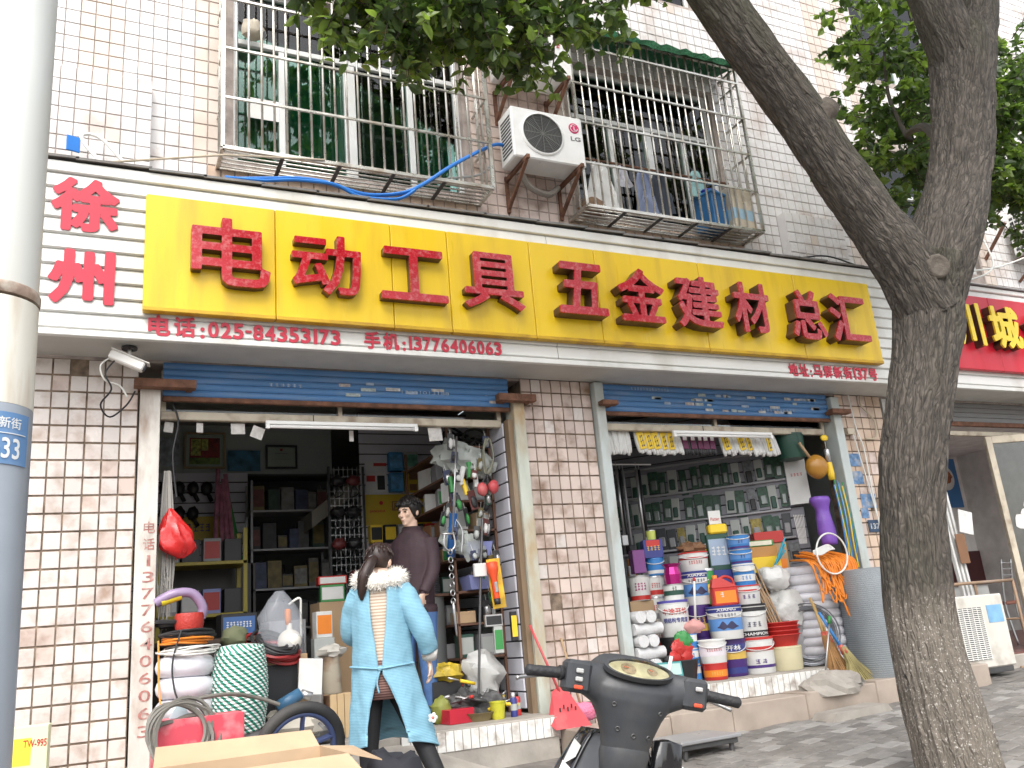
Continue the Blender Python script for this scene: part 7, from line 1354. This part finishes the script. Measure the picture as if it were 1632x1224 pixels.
for s in (-1, 1):
    q = MB(); ell(q, (0, 0, 0), (.015, .006, .0055), None, 12, 8); q.v = [tuple(hT(Vector(p) + Vector((s * .031, -.079, -.002)))) for p in q.v]; q.build('eye', M('eye_dark', (.02, .015, .012), .2), man, True)
    q = MB(); q.tube([hT((s * .015, -.090, .016)), hT((s * .032, -.088, .021)), hT((s * .05, -.074, .014))], .0035, 6); q.build('eyebrow', HAIRM, man, True)
q = MB(); ell(q, (0, 0, 0), (.02, .006, .0035), None, 12, 8); q.v = [tuple(hT(Vector(p) + Vector((0, -.0905, -.0715)))) for p in q.v]; q.build('lips', M('lips', (.36, .14, .12), .5), man, True)
q = MB(); ell(q, (0, 0, 0), (.05, .028, .018)); q.v = [tuple(Vector(p) + mp3((.1, -.1, .014))) for p in q.v]; q.build('shoe_sole', WHT, man, True)
# ---------------------------------------------------------------- woman in a light blue smock, seen from behind, walking
wx, wy = 1.60, -1.0; wz = pz(wx, wy) + .035
wo = thing('person', 'woman in light blue smock with white fur collar walking past, seen from behind', 'person', (wx, wy, wz))
m = MB(); Tw = Matrix.Rotation(math.radians(156), 3, 'Z')       # faces away, turned a little to the right
def wp(p): return Tw @ Vector(p)
def rw(z, a, b, ox=0, oy=0): return (wp((ox, oy, z)), wp((a, 0, 0)), wp((0, b, 0)))
loft(m, [rw(.62, .13, .10), rw(.72, .165, .125), rw(.82, .165, .122), rw(.92, .145, .108), rw(1.02, .145, .105), rw(1.12, .16, .11), rw(1.2, .168, .105), rw(1.255, .13, .085), rw(1.285, .06, .06)])
limb(m, [wp((0, 0, 1.22)), wp((0, -.02, 1.32)), wp((0, -.03, 1.36))], [.055, .048, .048])
hW = head_geo(m, wp((0, -.045, 1.40)), math.radians(156 - 14), .18, 0, .90)
limb(m, [wp((.085, 0, .68)), wp((.10, .03, .36)), wp((.10, .05, .06))], [.092, .06, .043]); ell(m, wp((.10, -.0, .03)), (.042, .08, .032), Tw)
limb(m, [wp((-.085, 0, .68)), wp((-.20, .0, .37)), wp((-.33, .13, .10))], [.092, .06, .043]); ell(m, wp((-.345, .08, .055)), (.04, .085, .034), Tw @ Matrix.Rotation(.5, 3, 'X'))
# image-right arm hangs back, hand showing; other arm is bent forward
limb(m, [wp((-.14, .0, 1.2)), wp((-.235, .035, .98)), wp((-.27, -.02, .80))], [.055, .046, .034]); hand_geo(m, wp((-.272, -.025, .79)), wp((-.1, -.15, -1)), wp((1, .2, 0)), .92, .35)
limb(m, [wp((.14, 0, 1.2)), wp((.19, -.08, .97)), wp((.10, -.27, .95))], [.055, .046, .034]); hand_geo(m, wp((.095, -.28, .95)), wp((-.5, -.8, .1)), wp((0, .3, -1)), .92, .45)
me = fuse(m, .0075, 5)
def knit():
    mt = M('sweater_cream', (.62, .52, .42), .9, bump=.3); n = mt.node_tree.nodes; L = mt.node_tree.links; b = n['Principled BSDF']; g_ = n.new('ShaderNodeNewGeometry'); wv = n.new('ShaderNodeTexWave'); wv.bands_direction = 'Z'; wv.inputs['Scale'].default_value = 17; L.new(g_.outputs['Position'], wv.inputs[0]); r = n.new('ShaderNodeValToRGB'); r.color_ramp.elements[0].color = (.42, .30, .22, 1); r.color_ramp.elements[1].color = (.68, .60, .50, 1); L.new(wv.outputs['Fac'], r.inputs[0]); L.new(r.outputs[0], b.inputs['Base Color']); return mt
def knit2():
    mt = M('skirt_striped', (.2, .1, .08), .9); n = mt.node_tree.nodes; L = mt.node_tree.links; b = n['Principled BSDF']; g_ = n.new('ShaderNodeNewGeometry'); wv = n.new('ShaderNodeTexWave'); wv.bands_direction = 'Z'; wv.inputs['Scale'].default_value = 22; L.new(g_.outputs['Position'], wv.inputs[0]); r = n.new('ShaderNodeValToRGB'); r.color_ramp.elements[0].color = (.10, .04, .04, 1); r.color_ramp.elements[1].color = (.30, .18, .15, 1); L.new(wv.outputs['Fac'], r.inputs[0]); L.new(r.outputs[0], b.inputs['Base Color']); return mt
LEG = M('leggings_black', (.010, .010, .012), .75, var=.2)
def fnw(p):
    if p.z > 1.29: return 0
    if p.z < .62: return 2 if p.z > .07 else 4
    if (p - wp((-.275, -.05, .72))).length < .12 and p.z < .80: return 0
    if (p - wp((.05, -.35, .95))).length < .11: return 0
    return 3 if p.z < .76 else 1
paint(me, [SKIN, knit(), LEG, knit2(), SHO], fnw); ob('body', me, wo)
q = MB(); loft(q, [rw(.60, .165, .125), rw(.68, .175, .132), rw(.78, .172, .128), rw(.86, .155, .115)]); q.build('skirt', MATS['skirt_striped'], wo, True)
# smock: wraps the front and sides, open down the back, tied at the waist
def smock_mat():
    mt = bpy.data.materials.new('smock_blue'); mt.use_nodes = True; n = mt.node_tree.nodes; L = mt.node_tree.links; b = n['Principled BSDF']; b.inputs['Roughness'].default_value = .8
    t = n.new('ShaderNodeNewGeometry'); wv = n.new('ShaderNodeTexWave'); wv.bands_direction = 'Z'; wv.inputs['Scale'].default_value = 38; wv.inputs['Distortion'].default_value = .6; L.new(t.outputs['Position'], wv.inputs[0]); r = n.new('ShaderNodeValToRGB'); r.color_ramp.elements[0].color = (.13, .31, .42, 1); r.color_ramp.elements[1].color = (.25, .45, .55, 1); L.new(wv.outputs['Fac'], r.inputs[0]); L.new(r.outputs[0], b.inputs['Base Color'])
    nz = n.new('ShaderNodeTexNoise'); nz.inputs['Scale'].default_value = 9; nz.inputs['Detail'].default_value = 4; L.new(t.outputs['Position'], nz.inputs[0]); bp = n.new('ShaderNodeBump'); bp.inputs['Strength'].default_value = .5; bp.inputs['Distance'].default_value = .03; L.new(nz.outputs[0], bp.inputs['Height']); L.new(bp.outputs[0], b.inputs['Normal']); return mt
SM = smock_mat()
lev = [(1.275, .12, .10, .048), (1.24, .150, .120, .052), (1.18, .168, .130, .052), (1.1, .174, .135, .048), (1.0, .174, .138, .038), (.90, .174, .140, .024), (.80, .178, .145, .012), (.74, .183, .150, .010), (.66, .193, .16, .045), (.56, .203, .172, .075), (.46, .213, .184, .092), (.36, .224, .196, .10), (.33, .227, .2, .10)]
q = MB(); n = 64; fine = []
for i in range(len(lev) - 1):
    for k in range(4):
        t = k / 4; fine.append([lev[i][c] + (lev[i + 1][c] - lev[i][c]) * t for c in range(4)])
fine.append(list(lev[-1]))
for z, a, b, gap in fine:
    g0 = math.asin(min(.95, gap / a)); low = max(0, .8 - z)
    for j in range(n + 1):
        t = PI / 2 + g0 + (2 * PI - 2 * g0) * j / n; fold = 1 + (.012 + .075 * low) * math.sin(t * 7 + 2.0 * mn.noise(Vector((t, z * 3, 0)))) + .04 * mn.noise(Vector((t * 3, z * 9, 4))) + .015 * mn.noise(Vector((t * 9, z * 24, 8)))
        hemz = z - (.03 * math.sin(t * 2.3) if z < .40 else 0); sway = Vector((-.10 * low * max(0, math.cos(t) * -1), 0, 0))
        q.v.append(tuple(wp((a * fold * math.cos(t), b * fold * math.sin(t), hemz)) + Vector((.16 * low * (.3 + .7 * max(0, -math.cos(t))), 0, 0))))
q.f = [(i * (n + 1) + j, i * (n + 1) + j + 1, (i + 1) * (n + 1) + j + 1, (i + 1) * (n + 1) + j) for i in range(len(fine) - 1) for j in range(n)]
o = q.build('smock', SM, wo, True); md = o.modifiers.new('thickness', 'SOLIDIFY'); md.thickness = .006; md.offset = 1
def sleeve(pts, rs, seed):
    q = MB(); P_ = spline(pts, 8); k = len(pts) - 1; R2 = []
    for i in range(len(P_)): t = i / 8; a = min(int(t), k - 1); R2.append(rs[a] + (rs[a + 1] - rs[a]) * (t - a))
    q.tube(P_, R2, 24, jit=lambda i, t: 1 + .11 * mn.noise(Vector((math.cos(t) * 1.6, math.sin(t) * 1.6, i * .33 + seed)))); return q.build('sleeve', SM, wo, True)
sleeve([wp((-.115, 0, 1.215)), wp((-.17, .02, 1.13)), wp((-.245, .04, .98)), wp((-.278, -.005, .85))], [.08, .08, .066, .053], 1); sleeve([wp((.115, 0, 1.215)), wp((.165, -.03, 1.12)), wp((.195, -.085, .98)), wp((.115, -.24, .95))], [.08, .076, .064, .052], 7)
q = MB(); q.tube([wp((-.28, -.008, .855)), wp((-.275, -.025, .80))], [.05, .044], 16); q.build('cuff', M('cuff_grey', (.55, .53, .5), .9), wo, True)
q = MB(); q.blob(wp((0, .145, .775)), (.02, .016, .016), 3); q.tube(spline([wp((-.19, .06, .79)), wp((-.1, .135, .782)), wp((0, .155, .775)), wp((.1, .135, .785)), wp((.19, .06, .795))]), .006, 6); q.tube(spline([wp((.0, .15, .77)), wp((.02, .16, .7)), wp((.01, .165, .64))]), .006, 5); q.build('apron_tie', SM, wo, True)
# fur collar
q = MB(); ctr = 26
for k in range(ctr):
    t = 2 * PI * k / ctr; c = wp((.118 * math.cos(t), .095 * math.sin(t) + .01, 1.298 + .02 * math.cos(t - PI / 2) * -1)); ell(q, c, (.050, .050, .050), None, 10, 8)
rd = random.Random(5)
core_v, core_f = list(q.v), list(q.f)
for _ in range(5200):
    t = rd.uniform(0, 2 * PI); a = rd.uniform(0, 2 * PI); c0 = Vector((.118 * math.cos(t), .095 * math.sin(t) + .01, 1.298 - .02 * math.sin(t))); d = Vector((math.cos(t) * math.cos(a), math.sin(t) * math.cos(a), math.sin(a))); p = wp(c0 + d * .042); e = wp(c0 + d * rd.uniform(.052, .068) + Vector((rd.uniform(-.02, .02), rd.uniform(-.02, .02), rd.uniform(-.02, .012)))); s_ = Vector((rd.uniform(-1, 1), rd.uniform(-1, 1), rd.uniform(-1, 1))).normalized() * .003; q.add([p - s_, p + s_, e], [(0, 1, 2)])
q.build('fur_collar', M('fur_white', (.80, .77, .71), .95, var=.08, sheen=.3), wo)
# hair and ponytail
hair_cap(hW, -.085, HAIRB, wo, 9, 1.04, .03)
q = MB(); base = hW((0, .105, -.0)); tip = [base, base + wp((.02, .05, -.03)), base + wp((.05, .085, -.10)), base + wp((.07, .08, -.19)), base + wp((.075, .07, -.245))]
rd = random.Random(8); limb(q, tip, [.026, .034, .036, .026, .008], 14)
for _ in range(70):
    o_ = Vector((rd.uniform(-.03, .03), rd.uniform(-.02, .03), rd.uniform(-.02, .02))); q.tube(spline([tip[0], tip[1] + o_, tip[2] + o_ * 1.2, tip[3] + o_ * .9 + Vector((0, 0, rd.uniform(-.03, .03)))], 3), [.005] * 7 + [.003, .002, .001], 4)
q.build('ponytail', HAIRB, wo, True); q = MB(); q.torus((0, 0, 0), .024, .008, 16, 6, 'y'); q.build('hair_clip', M('clip_silver', (.6, .6, .62), .25, metal=.8), wo, True, base + wp((.01, .012, -.008)), (0, 0, math.radians(156)))
# small flower appliqué near the hem
q = MB()
for k in range(5): a = 2 * PI * k / 5; ell(q, (.017 * math.cos(a), 0, .017 * math.sin(a)), (.013, .003, .013), None, 10, 6)
fl_o = q.build('flower', WHT, wo, True, (.225, -.195, .475), (0, 0, -.1)); q = MB(); ell(q, (0, -.003, 0), (.008, .003, .008)); q.build('flower_centre', C('flower_red', (.6, .15, .12)), fl_o, True)
# ================================================================ motor scooter
sc = bpy.data.objects.new('motor_scooter', None); COL.objects.link(sc); tag(sc, 'dark grey motor scooter leaning on its stand in the foreground', 'motor scooter')
psi, phi = math.radians(-12), math.radians(13.5); rv = Vector((math.cos(phi) * math.cos(psi), math.cos(phi) * math.sin(psi), -math.sin(phi))); uv_ = Vector((math.sin(phi) * math.cos(psi), math.sin(phi) * math.sin(psi), math.cos(phi))); fv = uv_.cross(rv); ctr = Vector((1.575, -3.80, .912)); basep = ctr - uv_ * .95
sc.matrix_world = Matrix(((rv.x, fv.x, uv_.x, basep.x), (rv.y, fv.y, uv_.y, basep.y), (rv.z, fv.z, uv_.z, basep.z), (0, 0, 0, 1)))
SP = M('scooter_plastic', (.038, .041, .046), .45, var=.15, scale=7, dirt=(.085, .082, .078), damt=.55, dscale=6, bump=.05, bscale=400); SPG = M('scooter_gloss', (.012, .012, .014), .12, coat=.5, var=.1, dirt=(.2, .19, .17), damt=.25, dscale=10); SR = M('grip_rubber', (.02, .02, .022), .6, bump=.3, bscale=60)
m = MB()
# centre cover: sections going down
def sec(z, a, b, oy): return ((0, oy, z), (a, 0, 0), (0, b, 0))
loft(m, [sec(.735, .072, .055, .03), sec(.79, .082, .062, .025), sec(.85, .106, .072, .02), sec(.90, .138, .080, .02), (Vector((0, .025, .945)), (.158, 0, 0), (0, .084, .012)), (Vector((0, .03, .99)), (.142, 0, 0), (0, .078, .03)), (Vector((0, .037, 1.015)), (.112, 0, 0), (0, .06, .03))], 36)
for s in (-1, 1):
    loft(m, [((s * .05, .02, .925), (0, .055, 0), (0, 0, .08)), ((s * .12, .012, .94), (0, .048, 0), (0, 0, .064)), ((s * .165, .0, .95), (0, .042, 0), (0, 0, .052)), ((s * .20, -.004, .953), (0, .038, 0), (0, 0, .044))], 24)
me = fuse(m, .0045, 8); paint(me, [SP], lambda p: 0); ob('handlebar_cover', me, sc)
from mathutils.bvhtree import BVHTree
bv = BVHTree.FromPolygons([v.co.copy() for v in me.vertices], [tuple(p.vertices) for p in me.polygons])
# instrument panel
dash = MB(); n = 36
def dring(k, zo): return [(k * .104 * math.cos(2 * PI * j / n), -.032 + k * .043 * math.sin(2 * PI * j / n) * .75, .992 + k * .043 * math.sin(2 * PI * j / n) * .62 + zo) for j in range(n)]
rot_d = lambda pts: [tuple(Vector(p)) for p in pts]
for k, zo in ((1.12, -.006), (1.12, .010), (1.0, .010), (.97, .0)): dash.v += rot_d([(x, y - zo * .62, z + zo * .75) for x, y, z in dring(k, 0)])
dash.f = [(i * n + j, i * n + (j + 1) % n, (i + 1) * n + (j + 1) % n, (i + 1) * n + j) for i in range(3) for j in range(n)]; db = dash.build('dashboard', SP, sc, True, auto=40)
f_ = MB(); f_.v = rot_d([(x, y - .002, z + .0025) for x, y, z in dring(.985, 0)]); f_.f = [tuple(range(n))]; f_.build('dial_face', M('dial', (.42, .40, .28), .5, var=.25, scale=30), db)
for cx, r_ in ((-.035, .026), (.045, .018)):
    f_ = MB(); f_.v = [(cx + r_ * math.cos(2 * PI * j / 20), -.032 - .003 + r_ * math.sin(2 * PI * j / 20) * .77, .992 + .004 + r_ * math.sin(2 * PI * j / 20) * .63) for j in range(20)]; f_.f = [tuple(range(20))]; f_.build('dial', M('dial_dark', (.25, .2, .14), .5, var=.4, scale=80), db)
    q = MB(); q.tube([(cx, -.038, .999), (cx - r_ * .7, -.040, 1.000)], .0014, 5); q.build('needle', C('needle', (.6, .1, .03)), db)
f_ = MB(); kk = 4
for k in (1.0, .8, .5, .15): f_.v += rot_d([(x, y - .010 - .008 * (1 - k), z + .010 + .010 * (1 - k)) for x, y, z in dring(k, 0)])
f_.f = [(i * n + j, i * n + (j + 1) % n, (i + 1) * n + (j + 1) % n, (i + 1) * n + j) for i in range(3) for j in range(n)] + [tuple(range(3 * n, 4 * n))]; f_.build('dial_lens', glass('dial_lens', (.93, .92, .85), 1.5, .05), db, True)
for s in (-1, 1):
    pod = MB().bbox((s * .195 - .040, -.050, .900), (s * .195 + .040, .038, .998), .012).build('switch_pod', SP, sc)
    for k, (dz, mm, w_) in enumerate(((.955, C('switch_grey', (.4, .4, .39)), .012), (.93, C('switch_grey', (.4, .4, .39)), .012), (.905, C('switch_red', (.72, .08, .03)), .014))):
        if s > 0 and k == 1: continue
        MB().bbox((s * .195 - w_ + .004 * s, -.060, dz + (.004 if k < 2 else .006)), (s * .195 + w_ + .004 * s, -.0505, dz + .018), .003).build('switch', mm, pod)
    gp = MB(); prof = [(.0, .017), (.01, .023), (.016, .023), (.018, .0175), (.05, .0175), (.1, .017), (.118, .018), (.122, .0165), (.128, .008)]
    gp.tube([(s * (.235 + t), -.004 - t * .10, .953 - t * .06) for t, r_ in prof], [r_ for t, r_ in prof], 20); gp.build('grip', SR, sc, True, auto=50)
    if s < 0: MB().tube(spline([(-.235, .055, .945), (-.29, .06, .938), (-.35, .045, .925), (-.375, .03, .918)]), [.006] * 18 + [.008], 8).build('brake_lever', TIN, sc, True)
    else: MB().tube(spline([(.235, .055, .945), (.29, .06, .938), (.36, .04, .92)]), [.006] * 12 + [.007], 8).build('brake_lever', TIN, sc, True); MB().tube([(.14, .07, .985), (.15, .075, 1.06)], [.006, .006], 8).build('mirror_stub', WHT, sc, True)
for x, z in ((0, .80), (-.052, .815), (.052, .80), (-.075, .885), (.08, .875)):
    hit = bv.ray_cast(Vector((x, -.4, z)), Vector((0, 1, 0)))
    if hit[0] is not None: MB().lathe([(.008, -.003), (.008, .002), (.005, .0025), (.005, .0), (.001, .0)], 12, cap=False).build('screw', C('screw', (.09, .09, .09), .5, metal=.5), sc, True, hit[0], hit[1].to_track_quat('Z', 'Y').to_euler())
# leg shield: curved sheet with rim, centre hump and glossy outer edges
def sheet(fn, nu, nv, th, name, mat):
    q = MB(); q.v = [fn(i / nu, j / nv) for i in range(nu + 1) for j in range(nv + 1)]; q.f = [(i * (nv + 1) + j, (i + 1) * (nv + 1) + j, (i + 1) * (nv + 1) + j + 1, i * (nv + 1) + j + 1) for i in range(nu) for j in range(nv)]; o = q.build(name, mat, sc, True); md = o.modifiers.new('t', 'SOLIDIFY'); md.thickness = th; return o
def shield(u, v):     # u across, v down
    hw = .075 + .125 * min(1, v * 1.9) ** .8 if v < .55 else .20 - .02 * (v - .55); x = (u * 2 - 1) * hw; z = .79 - .55 * v; cv = (u * 2 - 1) ** 2
    y = .055 - .045 * v + .05 * cv - .035 * math.exp(-((x / .055) ** 2)) * min(1, v * 3) + .03 * math.exp(-((abs(x) - .11) / .04) ** 2) * math.exp(-((v - .32) / .2) ** 2)
    return (x, y, z)
sheet(shield, 40, 36, .012, 'leg_shield', M('scooter_panel', (.06, .064, .07), .45, var=.2, scale=7, dirt=(.13, .13, .125), damt=.6, dscale=5))
for s in (-1, 1):
    def edge(u, v, s=s):
        hw = (.075 + .125 * min(1, v * 1.9) ** .8 if v < .55 else .20 - .02 * (v - .55)); x = s * (hw + .004 + .034 * u); z = .80 - .575 * v - .02 * u; return (x, .055 - .045 * v + .05 + .05 * u + .02 * math.sin(u * PI), z)
    o = sheet(edge, 6, 30, .008, 'side_fairing', SPG)
    q = MB(); 
    for (a, b) in ((.10, .19), (.22, .28), (.31, .38)):
        p = [Vector(edge(.1, a)), Vector(edge(.95, a - .06)), Vector(edge(.8, b)), Vector(edge(.1, b - .03))]; q.add([x + Vector((s * .004, -.010, .004)) for x in p], [(0, 1, 2, 3)])
    q.build('stripe', WHT, o)
q = MB(); loft(q, [((0, .03, .765), (.075, 0, 0), (0, .06, 0)), ((0, .03, .742), (.08, 0, 0), (0, .064, 0)), ((0, .035, .70), (.072, 0, 0), (0, .06, 0)), ((0, .04, .66), (.066, 0, 0), (0, .06, 0))], 30); q.build('steering_neck', SP, sc, True, auto=40)
MB().lathe([(.017, 0), (.017, .004), (.012, .006), (.012, .003), (.001, .003)], 20, cap=False).build('ignition_lock', TIN, sc, True, (.055, -.012, .665), (PI / 2 - .1, 0, 0)); MB().bbox((.051, -.02, .655), (.058, -.014, .675), .001).build('key_slot', BLKP, sc)
q = MB(); loft(q, [((.165, .10, .80), (.004, 0, 0), (0, .02, .0)), ((.17, .10, .79), (.052, 0, 0), (0, .02, 0)), ((.175, .10, .70), (.055, 0, 0), (0, .018, 0)), ((.17, .10, .63), (.03, 0, 0), (0, .016, 0)), ((.17, .10, .62), (.004, 0, 0), (0, .01, 0))], 20); q.build('front_indicator_housing', SPG, sc, True)
q = MB(); loft(q, [((0, .18, .80), (.10, 0, 0), (0, .05, 0)), ((0, .22, .65), (.17, 0, 0), (0, .09, 0)), ((0, .25, .48), (.15, 0, 0), (0, .1, 0)), ((0, .24, .36), (.1, 0, 0), (0, .06, 0))], 28); q.build('front_apron', SPG, sc, True)
q = MB().torus((0, .36, .22), .17, .05, 32, 10, 'x'); wh = q.build('front_wheel', SR, sc, True); MB().torus((0, .36, .22), .11, .02, 28, 8, 'x').build('rim', TIN, wh, True)
MB().bbox((-.15, -.40, .235), (.15, .02, .275), .012).build('floorboard', SP, sc); q = MB(); loft(q, [((0, -.42, .24), (.12, 0, 0), (0, 0, .05)), ((0, -.5, .36), (.14, 0, 0), (0, .05, .1)), ((0, -.72, .42), (.15, 0, 0), (0, .05, .12)), ((0, -1.0, .5), (.1, 0, 0), (0, .03, .06))], 24); q.build('rear_body', SPG, sc, True); q = MB().torus((0, -.86, .22), .17, .055, 32, 10, 'x'); q.build('rear_wheel', SR, sc, True); MB().tube([(-.05, -.35, .25), (-.2, -.45, -.03)], .012, 8).build('side_stand', TIN, sc, True)
# small litter in front of the step
solo(MB().blob((0, 0, 0), (.12, .09, .05), 140, amp=.4, flat=.5), 'plastic_litter', 'crumpled clear plastic on the concrete left of the motor scooter', 'litter', MILKY, (2.62, -1.0, pz(2.62, -1.0) + .03), smooth=True)
for i in range(40): 
    x = random.uniform(2.4, 3.5); y = random.uniform(-1.5, -.65)
    solo(MB().blob((0, 0, 0), (.012 + .012 * random.random(), .01, .005), i, 8, 5, .3), 'debris', 'small chip of litter on the concrete before the left step', 'litter', random.choice((WHT, CARD, GREYP, CREAMP)), (x, y, pz(x, y) + .012), group='litter chips before the left step', rz=random.uniform(0, 3))
